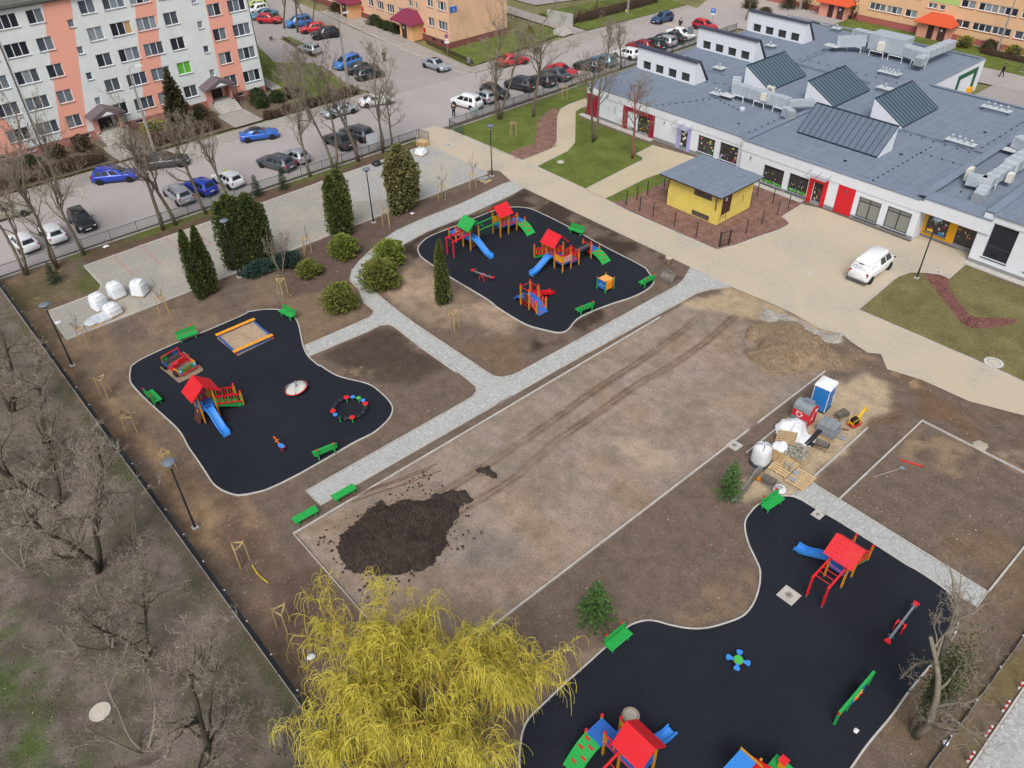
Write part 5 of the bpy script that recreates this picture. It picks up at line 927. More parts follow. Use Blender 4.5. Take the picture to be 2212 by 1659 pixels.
# ---- seesaws
def seesaw(k, e0, e1, lab):
    u, v = G(k,*e0,.5), G(k,*e1,.5); c = (u+v)/2; d = v-u; L = d.length; t = thing('seesaw', lab, 'seesaw', (c.x,c.y,.035), math.atan2(d.y,d.x), 'seesaws'); tl = .1
    MB().beam((-L/2+.2,0,.55+tl),(L/2-.2,0,.55-tl),.11,.09).o('beam', M_steel, t)
    for s in (-1, 1):
        z = .58-s*tl; st = MB().loft([[(s*(L/2-.3),-.08,z),(s*(L/2-.3),.08,z),(s*(L/2-.3),.08,z+.05),(s*(L/2-.3),-.08,z+.05)],[(s*(L/2-.05),-.17,z),(s*(L/2-.05),.17,z),(s*(L/2-.05),.17,z+.06),(s*(L/2-.05),-.17,z+.06)],[(s*L/2,-.1,z),(s*L/2,.1,z),(s*L/2,.1,z+.06),(s*L/2,-.1,z+.06)]]).o('seat', M_red, t)
        MB().tube([(s*(L/2-.42),-.13,z),(s*(L/2-.42),-.13,z+.2),(s*(L/2-.42),.13,z+.2),(s*(L/2-.42),.13,z)],.014,6).o('handle', M_steel, t)
    MB().tube([(-.22,-.2,0),(-.2,-.2,.42),(.0,-.2,.55),(.2,-.2,.42),(.22,-.2,0)],.035,6).tube([(-.22,.2,0),(-.2,.2,.42),(.0,.2,.55),(.2,.2,.42),(.22,.2,0)],.035,6).tube([(0,-.2,.53),(0,.2,.53)],.04,6).o('stand', M_red, t)
seesaw('22',(1872,812),(2060,862),'grey seesaw with red seats left of the small blue ramp set'); seesaw('44',(1302,290),(1055,608),'grey seesaw with red seats at the right edge under bare branches')
# ---- tilted spinning disc
t = thing('spinning_disc', 'tilted pale round spinning disc with red rim and metal bars', 'roundabout', (-43.3,16.95,.035)); prof = [(.02,.30),(.6,.27),(.8,.25),(.84,.23),(.84,.2),(.78,.18),(.1,.12)]
o = MB().lathe(prof[:3],28).o('platform', PM('pale_plastic','c9c7c0',.5,.06,2,dirt='a8a49a',dirt_amt=.4), t, True); o.rotation_euler = (R(9),R(-7),0); o = MB().lathe(prof[2:],28).o('rim', M_red, t, True); o.rotation_euler = (R(9),R(-7),0)
b = MB().tube([(.82*math.cos(a)*math.cos(R(60)),.82*math.cos(a)*math.sin(R(60)),.26+.42*math.sin(a)) for a in [math.pi*i/10 for i in range(11)]],.022,6); b.tube([(.78*math.cos(a)*math.cos(R(-35)),.78*math.cos(a)*math.sin(R(-35)),.26+.42*math.sin(a)) for a in [math.pi*i/10 for i in range(6)]],.022,6); b.o('hoop', M_steel, t, True); MB().lathe([(.05,.0),(.05,.72),(.09,.74),(.06,.82)],10).o('hub', M_steel, t)
# ---- ring of stepping discs
t = thing('stepping_ring', 'ring of red, blue and green stepping discs, some wrapped in black film', 'play ring', (-38.7,18.45,.035)); M_film = PM('black_film','2b2e34',.25,.5,7,.8,9); order = ['B','G','B','R','k','k','k','R','k','k2','B','R','k','k','k','R']
for i, c in enumerate(order):
    a = R(135)+2*math.pi*i/16*0-2*math.pi*i/16; r_ = 1.12; rr = .2 if c == 'R' else .165; x, y = r_*math.cos(a), r_*math.sin(a); z = .42 if c != 'R' else .44
    o = MB().lathe([(.0,z+.03),(rr*.92,z+.03),(rr,z+.015),(rr,z-.01),(rr*.6,z-.03)],16,(x,y,0),False).o('disc', {'R':M_red,'B':M_sld,'G':M_gr2}.get(c,M_film), t)
    if c in 'RG' or c == 'k2': MB().lathe([(.05,0),(.045,z)],8,(x,y,0)).o('leg', M_grn, o)
    a2 = a-2*math.pi/32; MB().beam((x*.99,y*.99,z-.03),(r_*math.cos(a-2*math.pi/16),r_*math.sin(a-2*math.pi/16),z-.03),.05,.03).o('link', M_grn if c in 'RGB' else M_film, o)
# ---- spring rider
g_ = G('32',284,715); t = thing('spring_rider', 'small spring rocking animal with orange head and blue seat', 'spring rider', (g_.x,g_.y,.035), R(192)); MB().tube([(.1*math.cos(i*.7),.1*math.sin(i*.7),.02+.33*i/50) for i in range(51)],.018,5).o('spring', PM('spring_red','7d1d24',.5), t); MB().box((0,0,.36),(.3,.24,.04)).o('plate', M_red, t)
MB().loft([[(-.28,-.1,.4),(-.28,.1,.4),(-.3,.1,.46),(-.3,-.1,.46)],[(.0,-.17,.42),(.0,.17,.42),(.0,.17,.47),(.0,-.17,.47)],[(.2,-.09,.44),(.2,.09,.44),(.2,.09,.5),(.2,-.09,.5)]]).o('seat', M_sld, t); MB().beam((.18,0,.46),(.42,0,.82),.05,.16).beam((.36,0,.82),(.62,0,.88),.05,.12).o('head', PM('rider_orange','e8681c',.5), t); MB().tube([(.33,-.16,.7),(.33,.16,.7)],.018,6).o('handle', M_yel2, t); MB().beam((-.3,0,.42),(-.45,0,.6),.04,.08).o('tail', M_red, t)
# ---- play cube
ca, cb, cc = G('23',850,955), G('23',893,982), G('23',962,950); t = thing('play_cube', 'square play cube with orange top, blue side and yellow tile game', 'play panel', ((ca.x+cc.x)/2,(ca.y+cc.y)/2,.035)); w, d = .95, 1.0
for sx in (-1,1):
    for sy in (-1,1): o = MB().box((sx*w/2,sy*d/2,.55),(.09,.09,1.1)).o('post', M_grn, t); MB().lathe([(.06,1.1),(.06,1.14),(0,1.18)],8,(sx*w/2,sy*d/2,0)).o('cap', M_red, o)
MB().box((0,0,1.0),(w-.1,d-.1,.04)).o('top', PM('orange_top','e0a250',.6), t); MB().box((0,-d/2,.6),(w-.1,.03,.75)).o('side_panel', M_blu, t); o = MB().box((w/2,-.1,.6),(.03,d-.3,.75)).o('side_panel', M_yel2, t); MB().box((w/2,d/2-.14,.6),(.04,.2,.75)).o('side_panel', PM('panel_orange','d5502a',.5), t); MB().box((-w/2,0,.6),(.03,d-.1,.75)).o('side_panel', M_red, t); MB().box((0,d/2,.6),(w-.1,.03,.75)).o('side_panel', M_grn, t)
for i in range(3):
    for j in range(3): MB().lathe([(.09,-.1),(.09,.1)],8,(0,0,0)).o('tile', M_org, o); LAST[0].location = (w/2,-.33+.23*i,.36+.24*j)
for i in range(5): MB().box((-.25+.12*i,-d/2-.02,.5+.08*(i % 3)),(.08,.02,.05)).o('mark', W_fr, t)
# ---- sandbox
t = thing('sandbox', 'square sandbox with blue boards and two yellow bench planks', 'sandbox', (-51.75,17.15,.0)); w = 1.5
MB().box((0,0,.10),(2*w-.1,2*w-.1,.14)).o('sand', ground_mat('sand','a8937c',speck=.4,var=.3,bump=.8), t)
for s in (-1, 1):
    MB().box((s*w,0,.17),(.05,2*w,.28)).o('board', M_blu, t); MB().box((0,s*w,.17),(2*w,.05,.28)).o('board', M_blu, t); MB().box((s*(w-.02),0,.34),(.3,2*w+.3,.045)).o('bench_plank', PM('golden_plank','e59a26',.5,.08,5), t)
    for q in (-1,1): MB().box((s*w,q*w,.16),(.11,.11,.3)).o('corner_post', M_red, t)
sheet('soil_patch', GP('c3',(85,385),(370,625),(520,550),(870,382),(860,370),(590,150)), .043, ground_mat('patch_soil','8d7d68',speck=.6,var=.4))
# ---- toy car
sheet('soil_patch', GP('p4',(60,345),(160,420),(240,490),(290,530),(440,460),(580,380),(575,350),(430,230),(350,150)), .043, _mats.get('x') or bpy.data.materials['patch_soil'])
e0, e1, e2 = G('p4',110,340), G('p4',285,450), G('p4',510,350); cx_ = (e0+e2)/2; dv = (e1-e0); t = thing('toy_car', 'open wooden toy car in red, green and blue with black tyres', 'toy car', (cx_.x,cx_.y,.045), math.atan2(dv.y,dv.x)); L, W = 2.1, 1.45
MB().box((0,0,.22),(L,W-.1,.05)).o('floor', PM('grey_planks','6f6a68',.8,.2,8), t)
o = MB().box((L/2,0,.42),(.05,W,.42)).o('front_panel', M_grn, t); MB().box((L/2+.04,0,.45),(.04,.55,.25)).o('grille', PM('grille_red','a8322a',.6), o)
for i in range(5): MB().box((L/2+.065,-.2+.1*i,.45),(.02,.04,.2)).o('grille_bar', M_grn, o)
for s in (-1,1): MB().box((L/2+.01,s*(W/2-.13),.42),(.06,.24,.4)).o('headlight_panel', M_sld, o); MB().lathe([(.08,0),(.08,.03)],10).o('headlight', W_fr, o); q = LAST[0]; q.rotation_euler = (0,R(90),0); q.location = (L/2+.04,s*(W/2-.13),.5)
MB().beam((L/2+.15,-W/2-.05,.22),(L/2+.15,W/2+.05,.22),.07,.08).o('bumper', M_red, t)
for s in (-1,1):
    MB().box((L/2-.3,s*W/2,.42),(.6,.05,.4)).o('side_panel', M_org, t); MB().box((-L/2+.35,s*W/2,.4),(.7,.05,.36)).o('side_panel', M_blu if s < 0 else M_red, t); MB().box((0,s*W/2,.32),(.75,.05,.2)).o('side_panel', M_red, t)
    for x in (L/2-.35,-L/2+.3): wv = MB().lathe([(.14,-.07),(.25,-.08),(.27,0),(.25,.08),(.14,.07)],18).o('tyre', M_blk, t, True); wv.rotation_euler = (R(90),0,0); wv.location = (x,s*(W/2+.09),.25); MB().lathe([(.0,-.06),(.15,-.06),(.15,.06),(.0,.06)],14).o('hub', W_fr, wv)
for x, h in ((.35,.95),(-L/2+.1,.98)): MB().tube([(x,-W/2,.3),(x,-W/2,h),(x,W/2,h),(x,W/2,.3)],.04,6).o('roll_bar', M_red, t)
MB().box((.05,.25,.5),(.08,.6,.5)).box((-.1,.25,.42),(.4,.6,.06)).o('seat', M_red, t); MB().box((.05,-.4,.45),(.3,.35,.35)).o('seat', M_red, t); MB().box((-.75,0,.48),(.06,W-.3,.4)).o('rear_seat', PM('seat_grey','57504e',.7), t); MB().box((-L/2,-.45,.6),(.05,.4,.5)).o('tail_panel', M_grn, t); MB().box((-L/2,.45,.6),(.05,.3,.4)).o('tail_panel', M_blu, t); MB().tube([(.6,-.25,.5),(.45,-.25,.72)],.03,6).o('steering_column', M_blk, t)
# ---- spinner with four blue seats
g_ = G('43',2012,790); t = thing('seat_spinner', 'small four seat spinner, blue petals around a green hub', 'roundabout', (g_.x,g_.y,.035), R(28)); MB().lathe([(.06,0),(.06,.4)],10).o('post', M_steel, t); MB().lathe([(.0,.46),(.22,.46),(.24,.44),(.24,.36),(.1,.34)],20).o('hub', M_gr2, t); MB().lathe([(.25,.33),(.26,.36),(.2,.33)],20).o('hub_ring', M_red, t)
for i in range(4):
    a = i*math.pi/2; pts = [(.2,-.06),(.34,-.08),(.46,-.16),(.56,-.14),(.6,0),(.56,.14),(.46,.16),(.34,.08),(.2,.06)]; MB().prism([(x*math.cos(a)-y*math.sin(a),x*math.sin(a)+y*math.cos(a)) for x, y in pts],.34,.4).o('seat', M_sld, t)
# ---- green game wall
e0, e1 = G('44',612,1300), G('44',612,1300)+Vector((0,3.1,0)); t = thing('game_wall', 'long low green game wall with blue and yellow boards', 'play panel', (e0.x,(e0.y+e1.y)/2,.035)); MB().beam((0,-1.55,1.05),(0,1.55,1.05),.13,.12).o('top_beam', M_grn, t)
for y in (-1.5,-.45,1.5): MB().beam((0,y,0),(0,y,1.0),.1,.1).o('post', M_grn, t)
MB().beam((0,-1.45,.55),(0,-.5,.55),.05,.1).o('rail', M_grn, t); o = MB().box((.03,.35,.6),(.04,1.2,.7)).o('board', M_sld, t); MB().box((.06,.25,.55),(.03,.7,.3)).o('game_strip', M_yel2, o); MB().lathe([(.05,1.0),(.05,1.14)],8,(0,-1.58,0)).o('cap', M_red, t)
for i in range(5): MB().lathe([(.04,-.03),(.04,.03)],8,(.09,-.02+.13*i,.55)).o('bead', (M_red,M_org,M_grn)[i % 3], o)
# ------------------------------------------------------------------ fences
M_fen = PM('fence_green_grey', '3f4d52', .5, .08, spec=.4); M_fend = PM('fence_anthracite', '2c3138', .5, .08); M_cap = PM('post_cap', 'b9bcc0', .5)
def fence(label, p, q, h, mat, spacing=.115, post_h=None, caps=False, base=True, panel_len=2.5):
    p, q = Vector((*p,0)), Vector((*q,0)); L = (q-p).length; n = max(1, round(L/panel_len)); d = (q-p)/n; u = d.normalized(); a = math.atan2(d.y,d.x); pl = d.length
    t = thing('fence', label, 'fence', p, a); b = MB(); k = int((pl-.12)/spacing)
    for i in range(k): x = .06+spacing*(i+.5); b.box((x,0,.1+(h-.15)/2),(.02,.02,h-.15))
    for z in (.14, h-.12): b.box((pl/2,0,z),(pl-.06,.035,.03))
    me = mesh('panel', b.v, b.f, mat); pb_ = MB().box((0,0,(post_h or h)/2),(.06,.06,post_h or h)); pm = mesh('post', pb_.v, pb_.f, mat); cb = MB().box((0,0,0),(.075,.075,.03)); cm = mesh('post_cap', cb.v, cb.f, M_cap); bb_ = MB().box((pl/2,0,.0),(pl-.02,.06,.16)); bm = mesh('base_board', bb_.v, bb_.f, M_kerb)
    for i in range(n+1):
        o = ob('post', pm, t, (pl*i,0,0))
        if caps: ob('post_cap', cm, o, (0,0,(post_h or h)+.015))
        if i < n:
            ob('panel', me, t, (pl*i,0,0))
            if base: ob('base_board', bm, t, (pl*i,0,0))
    return t
fence('grey green picket fence between the street parking and the garden', (-74.75,5.1), (-74.35,50.3), 1.25, M_fen); fence('short return of picket fence at the gate, beside the pallet', (-74.3,50.5), (-72.75,50.75), 1.3, M_fen, panel_len=1.6)
fence('grey green picket fence between the street and the kindergarten lawn', (-74.15,54.9), (-74.3,111), 1.35, M_fen); fence('short gate leaf of picket fence beside the lawn corner', (-74.1,54.85), (-71.6,54.85), 1.25, M_fen)
fence('dark fence with pale post caps along the wooded strip', (-74.6,5.02), (1.0,5.02), 1.75, M_fend, spacing=.055, caps=True); fence('thin fence beside the pavement at the lower right', (-.5,8), (-.5,48), 1.5, M_fend, spacing=.2, caps=True)
fence('low fence behind the far street by the peach block', (-37,122.5), (10,122.5), 1.3, M_fen, spacing=.16)
for i, (y0, y1, x) in enumerate(((72.6,92,-89.9),(96,117,-90.4))): pass
# low crossed-stick fences on the far lawns
M_stick = PM('brown_sticks', '4a3a2e', .9, .2)
def stick_fence(label, p, q):
    p, q = Vector((*p,0)), Vector((*q,0)); L = (q-p).length; n = int(L/.35); t = thing('stick_fence', label, 'fence', p, math.atan2(q.y-p.y,q.x-p.x)); b = MB().beam((0,-.15,.02),(.3,.15,.75),.06,.06).beam((.3,-.15,.02),(0,.15,.75),.06,.06); me = mesh('crossed_sticks', b.v, b.f, M_stick)
    for i in range(n): ob('crossed_sticks', me, t, (.35*i,0,0))
stick_fence('low brown crossed stick fence around the lawn of the peach block', (-90.6,72.0), (-103.5,73.2)); stick_fence('low brown stick fence in front of the shrubs by the far porch', (-111,73.6), (-119,72.4)); stick_fence('low brown stick fence by the red car near the white block', (-110,57.2), (-121,58.6))
# ------------------------------------------------------------------ garden lamps
M_lamp = PM('lamp_anthracite', '2b2f36', .45, .08); M_lampt = PM('lamp_top_grey', '6b7582', .4, .06); M_lampw = PM('lamp_diffuser', 'd5d8da', .4)
def garden_lamp(label, x, y, first=[]):
    if first: return dup(first[0], (x,y,0), 0, label)
    t = thing('garden_lamp', label, 'lamp', (x,y,0), 0, 'slim garden lamps'); o = MB().lathe([(.16,0),(.16,.06),(.08,.1),(.075,1.0),(.06,1.05),(.05,5.1)],12).o('pole', M_lamp, t, False); MB().box((0,0,.05),(.36,.36,.1)).o('base_plate', M_conc, t)
    MB().lathe([(.05,5.05),(.07,5.2),(.16,5.34),(.17,5.42)],16).o('diffuser', M_lampw, t); MB().lathe([(.08,5.14),(.36,5.44),(.38,5.47),(.30,5.52),(.0,5.54)],20).o('lamp_head', M_lampt, t, True); first.append(t); return t
for k, q, lab in (('d',(157,790),'slim dark garden lamp beside the grid pavers, nearest the left fence corner'),('d',(422,1140),'slim dark garden lamp in the strip left of the toy tower, lower left'),('d',(517,599),'slim dark garden lamp beside the big dark conifer group'),('d',(807,481),'slim dark garden lamp between the tall cypress and the ragged thuja'),('d',(1063,381),'slim dark garden lamp near the gate'),('d',(1980,601),'slim dark garden lamp standing by the white van')):
    g_ = G(k,*q); garden_lamp(lab, g_.x, g_.y)
M_cpole = PM('old_concrete_pole', '8f8a84', .95, .15, 3, .3, 20)
def street_lamp(label, x, y, h, rz):
    t = thing('street_lamp', label, 'lamp', (x,y,0), rz, 'concrete street lamps'); MB().loft([[(-.16,-.13,0),(.16,-.13,0),(.16,.13,0),(-.16,.13,0)],[(-.08,-.07,h),(.08,-.07,h),(.08,.07,h),(-.08,.07,h)]]).o('pole', M_cpole, t); MB().tube([(0,0,h-.1),(.05,0,h+.5),(.35,0,h+.75),(.8,0,h+.8)],.035,6).o('arm', M_steel, t); MB().loft([[(.7,-.1,h+.76),(.7,.1,h+.76),(.7,.1,h+.9),(.7,-.1,h+.9)],[(1.3,-.13,h+.74),(1.3,.13,h+.74),(1.3,.11,h+.92),(1.3,-.11,h+.92)],[(1.5,-.06,h+.78),(1.5,.06,h+.78),(1.5,.05,h+.86),(1.5,-.05,h+.86)]]).o('lamp_head', PM('lamp_shell','c8ccd0',.4), t)
for k, q, h, rz, lab in (('11',(1300,1280),8.7,R(60),'concrete street lamp in front of the striped block'),('12',(845,790),9.0,R(80),'concrete street lamp behind the silver coupe'),('14',(1975,460),9.0,R(200),'grey street lamp before the far peach block'),('13',(1095,120),8,R(10),'concrete pole on the grass verge by the far street'),('14',(330,80),8,R(190),'grey pole behind the far left corner of the kindergarten')):
    g_ = G(k,*q); street_lamp(lab, g_.x, g_.y, h, rz)
# ------------------------------------------------------------------ manholes and covers
def cover(kind, k, q, w, label, z=.04, mt=None):
    g_ = G(k,*q); mt = mt or M_conc; t = thing('manhole_cover', label, 'manhole', (g_.x,g_.y,z))
    if kind == 'sq': MB().box((0,0,.0),(w,w,.05)).o('slab', mt, t, bevel=.01); MB().lathe([(w*.22,.02),(w*.22,.032),(0,.034)],18).o('lid', PM('lid_grey','8d8880',.9,.1), t); MB().lathe([(w*.07,.03),(w*.07,.045),(0,.045)],8).o('handle', PM('lid_dark','5a5650',.8), t)
    else: MB().lathe([(w/2,-.03),(w/2,.02),(w/2-.02,.03),(0,.032)],26).o('frame', mt, t); MB().lathe([(w*.36,.03),(w*.36,.04),(0,.042)],22).o('lid', PM('lid_pale','b8b0a2',.9,.12), t)
    return t
cover('sq','44',(235,212),.95,'pale square concrete cover in the rubber near the red ladder',.045); cover('sq','34',(478,1255),.6,'pale square cover in the rubber by the grey path',.045); cover('rd','43',(1120,1220),.85,'round rough stone patch in the rubber beyond the bottom play tower',.04,PM('rough_patch','9b8f80',.95,.35,18,.8,20)); cover('sq','33',(1990,672),.8,'square concrete cover set in the court edging'); cover('rd','24',(405,820),.75,'round concrete cover in the beige yard left of the van',.025); cover('sq','24',(1490,815),.6,'square cover at the lawn tip by the van',.035); c_ = cover('rd','24',(1955,1575),.85,'round cover ringed with white stones on the dry lawn',.03); cover('rd','13',(530,1363),.8,'round concrete cover on the lawn by the curved walkway',.03); cover('sq','12',(1682,1222),.9,'square concrete cover in the drive by the gate',.03); cover('rd','41',(840,1185),1.0,'round mossy concrete cover on the wooded strip',.0)
for i in range(26):
    a = 2*math.pi*i/26; MB().box((.56*math.cos(a),.56*math.sin(a),.02),(.2,.09,.06),a).o('stone', PM('white_stone','c9c6be',.9,.1), c_)
# ------------------------------------------------------------------ site store
M_site = M_conc
t = thing('portable_toilet', 'blue portable toilet cabin with white domed roof', 'portable toilet', (-17.25,42.62,0), R(6)); M_pt = PM('toilet_blue','2e78bd',.45,.06,3,dirt='5f8fb4',dirt_amt=.3); MB().box((0,0,1.0),(1.06,1.06,1.9)).o('cabin', M_pt, t, bevel=.03)
for s in (-1,0,1): MB().box((s*.3,-.54,1.0),(.18,.03,1.6)).o('rib', M_pt, t)
MB().box((.54,0,1.0),(.03,.8,1.75)).o('door', PM('toilet_door','2b70b2',.45,.06), t); MB().box((.56,.3,1.0),(.02,.05,.25)).o('handle', W_fr, LAST[0])
for sx in (-1,1):
    for sy in (-1,1): MB().box((sx*.53,sy*.53,1.0),(.04,.04,1.9)).o('corner_trim', W_fr, t)
MB().loft([[(x*.58,y*.58,1.93) for x,y in ((-1,-1),(1,-1),(1,1),(-1,1))],[(x*.6,y*.6,2.02) for x,y in ((-1,-1),(1,-1),(1,1),(-1,1))],[(x*.52,y*.5,2.2) for x,y in ((-1,-1),(1,-1),(1,1),(-1,1))],[(x*.25,y*.3,2.28) for x,y in ((-1,-1),(1,-1),(1,1),(-1,1))]]).o('roof', W_fr, t, False, .04); MB().box((0,0,.03),(1.15,1.15,.06)).o('skid', M_blk, t)
t = thing('recycling_container', 'grey barrel roofed recycling container with red band and white recycling symbol', 'container', (-17.27,40.5,0)); M_rc = PM('container_grey','8a9299',.45,.08,2,metal=.3); ring = lambda x, w=.5, s=1: [(x,-w,.08),(x,w,.08),(x,w,1.15)]+[(x,w*math.cos(a),1.15+.5*math.sin(a)) for a in [math.pi*i/10 for i in range(1,10)]]+[(x,-w,1.15)]
MB().loft([ring(-.62),ring(.6)]).o('body', M_rc, t); M_rr = PM('container_red','c3222c',.5,.05); MB().loft([ring(.61,.49),ring(.64,.47)]).o('end_panel', M_rr, t); bd = MB().box((0,-.507,.8),(1.2,.012,.55)).o('band', M_rr, t)
for i in range(3):
    a = R(90+120*i); c0 = Vector((.2*math.cos(a),0,.2*math.sin(a))); tdir = Vector((-math.sin(a),0,math.cos(a))); nrm_ = Vector((math.cos(a),0,math.sin(a))); o_ = Vector((-.1,-.518,.8)); b = MB()
    for s0, s1 in ((-.15,-.02),(.02,.12)): b.quad(*[o_+c0*.72+tdir*s0-nrm_*.02, o_+c0*.72+tdir*s1-nrm_*.02, o_+c0*.72+tdir*s1+nrm_*.05, o_+c0*.72+tdir*s0+nrm_*.05])
    b.add([o_+c0*.72+tdir*.12+nrm_*.1, o_+c0*.72+tdir*.12-nrm_*.07, o_+c0*.72+tdir*.22+nrm_*.015],[(0,1,2)]); b.o('recycling_arrow', W_fr, bd)
for i in range(5): MB().box((.648,-.15+.02*i,.5+.14*i),(.012,.4-.05*i,.05)).o('lettering', PM('pale_print','d8a8a8',.6), t.children[1])
MB().box((.65,.2,1.2),(.012,.25,.22)).o('sticker', W_fr, t); MB().loft([[(-.35,-.1,1.63),(.35,-.1,1.63),(.35,.55,1.5),(-.35,.55,1.5)],[(-.35,-.1,1.67),(.35,-.1,1.67),(.35,.55,1.54),(-.35,.55,1.54)]]).o('lid', M_rc, t)
for s in (-.08,.08): MB().tube([(s,-.15,1.64),(s,-.1,1.8),(s,0,1.8),(s,.05,1.64)],.02,6).o('lifting_hook', M_steel, t)
# big bag
t = thing('big_bag', 'tall white bulk bag tied with dark straps', 'bag', (-16.85,35.05,0)); M_bag = PM('woven_bag','d3d5da',.85,.05,4,.5,10,dirt='b5b7bd',dirt_amt=.4)
def blob_ring(n, r, z, seed, sq=.35, j=.05):
    rr = random.Random(seed); out = []
    for k in range(n):
        a = 2*math.pi*k/n; s = 1/max(abs(math.cos(a)),abs(math.sin(a))); q = r*((1-sq)+sq*min(s,1.25))*(1+rr.uniform(-j,j)); out.append((q*math.cos(a),q*math.sin(a),z+rr.uniform(-.02,.02)))
    return out
MB().loft([blob_ring(20,.52,.05,1),blob_ring(20,.58,.3,2),blob_ring(20,.56,.9,3),blob_ring(20,.55,1.25,4),blob_ring(20,.5,1.42,5),blob_ring(20,.33,1.55,6),blob_ring(20,.12,1.6,7)]).o('bag', M_bag, t, True)
for i in range(4): a = i*math.pi/2+.5; MB().tube([(.08*math.cos(a),.08*math.sin(a),1.62),(.3*math.cos(a+.2),.3*math.sin(a+.2),1.6),(.5*math.cos(a),.5*math.sin(a),1.46),(.57*math.cos(a+.1),.57*math.sin(a+.1),1.15)],.02,5).o('strap', M_blk, t)
MB().loft([blob_ring(18,.68,.0,8,j=.15),blob_ring(18,.6,.12,9,j=.12),blob_ring(18,.56,.2,10)],False).o('base_sheet', PM('blue_black_film','2a3340',.4,.3,6), t)
# pallets
M_plk = PM('pallet_wood','c3a87f',.85,.16,8); M_plk2 = PM('old_pallet_wood','a98e68',.85,.2,8)
def pallet(label, c, rz, tilt=None, old=False, n=9, L=1.2, W=1.0):
    t = thing('pallet', label, 'pallet', c, rz, 'pallets at the site store'); mt = M_plk2 if old else M_plk
    if tilt: t.rotation_euler = tilt
    me = MB().box((0,0,0),(L,W/n*.68,.024)); me = mesh('board', me.v, me.f, mt)
    for i in range(n): ob('board', me, t, (0,-W/2+W*(i+.5)/n,.125))
    for x in (-L/2+.05,0,L/2-.05): MB().box((x,0,.06),(.1,W,.09)).o('bearer', mt, t); MB().box((x,0,.01),(.1,W,.02)).o('runner', mt, t)
    return t
g_ = G('c1',418,690); pallet('new slatted pallet lying flat, the one nearer the big bag', g_, R(2), n=8, L=1.25, W=1.7); g2 = G('c1',540,787); pallet('new slatted pallet lying flat, the one nearer the grey path', g2, R(2), n=8, L=1.25, W=1.6)
g_ = G('c1',437,490,.35); pallet('brown pallet propped on the white sheeting', (g_.x,g_.y,.45), 0, (R(22),R(-14),R(15)), True, 6); g_ = G('c1',352,600,.2); pallet('weathered pallet beside the big bag, partly hidden', (g_.x,g_.y,.05), R(8), None, True, 6)
for i, (u, v) in enumerate(((432,690),(470,705),(512,735),(485,782))): g_ = G('c1',u,v,.15); t = thing('paving_slab', 'grey slab on the slatted pallets'+(' standing on edge, left','  standing on edge, right',' lying flat by the gap',' pair lying at the near end')[i].replace('  ',' '), 'slab', (g_.x,g_.y,.14), R(20)); (MB().box((0,0,.17),(.09,.42,.34)) if i < 2 else MB().box((0,0,.05),(.42,.3,.1))).o('block', PM('slab_grey','8f9499',.9,.1), t)
# stacked concrete blocks on a pallet
g_ = G('c1',735,450); t = thing('block_stack', 'stack of grey concrete blocks on a pallet by the plate compactor', 'block stack', (g_.x,g_.y,0), R(4)); M_blkc = PM('block_grey','7f868c',.9,.12,6,rnd=.1); MB().box((0,0,.06),(1.3,1.05,.12)).o('pallet_base', M_plk2, t); bm = MB().box((0,0,0),(.385,.485,.19)); bm = mesh('block', bm.v, bm.f, M_blkc)
for k in range(4):
    for i in range(3):
        for j in range(2):
            if k == 3 and False: continue
            ob('block', bm, t, (-.4+.4*i-(.05 if k > 1 else 0),-.25+.5*j+(.04 if k > 1 else 0),.22+.2*k))
# heap of old pavers
g_ = G('c1',515,605); t = thing('paver_stack', 'untidy stack of used pavers on a pallet under loose film', 'paver stack', (g_.x,g_.y,0), R(12)); rr = random.Random(4); bm = MB().box((0,0,0),(.2,.1,.08)); bm = mesh('used_paver', bm.v, bm.f, PM('used_paver','98958a',.95,.2,9,rnd=.18)); MB().box((0,0,.05),(1.5,1.2,.1)).o('pallet_base', M_plk2, t)
for k in range(6):
    for i in range(6):
        for j in range(9):
            if rr.random() < .12+.1*k or abs(i-2.5) > 3.1-.3*k: continue
            o = ob('used_paver', bm, t, (-.6+.23*i+rr.uniform(-.03,.03),-.5+.12*j+rr.uniform(-.02,.02),.14+.085*k),rr.uniform(-.25,.25))
# crumpled sheets
def cloth(name, label, cat, c, w, d, h, mat, seed, n=34, holes=0.0):
    X, Y = np.meshgrid(np.linspace(-w/2,w/2,n),np.linspace(-d/2,d/2,n),indexing='ij'); rr = np.hypot(X/(w/2),Y/(d/2)); e = fbm(X+seed*9,Y,.45,seed,4); f = fbm(X,Y+seed*5,1.1,seed+9,3)
    lim = 1+.28*fbm(X*1.0+3,Y,.6,seed+5); Z = h*np.clip(1-(rr/lim)**2,0,1)**.7*(.55+.75*np.clip(f+.4,0,1.3))+np.abs(e)*.2*h+.03; v = np.stack([X,Y,Z],-1).reshape(-1,3); idx = np.arange(n*n).reshape(n,n); F = [tuple(int(q) for q in (idx[i,j],idx[i+1,j],idx[i+1,j+1],idx[i,j+1])) for i in range(n-1) for j in range(n-1) if rr[i,j] < lim[i,j]]
    used = sorted({i for q in F for i in q}); mp = {a: i for i, a in enumerate(used)}
    o = bpy.data.objects.new(name, mesh(name, [tuple(v[i]) for i in used], [tuple(mp[i] for i in q) for q in F], mat, False)); link(o); o.location = c; return tag(o, label, cat)
M_sheet = PM('white_sheeting','d8dade',.6,.05,3,.5,7)
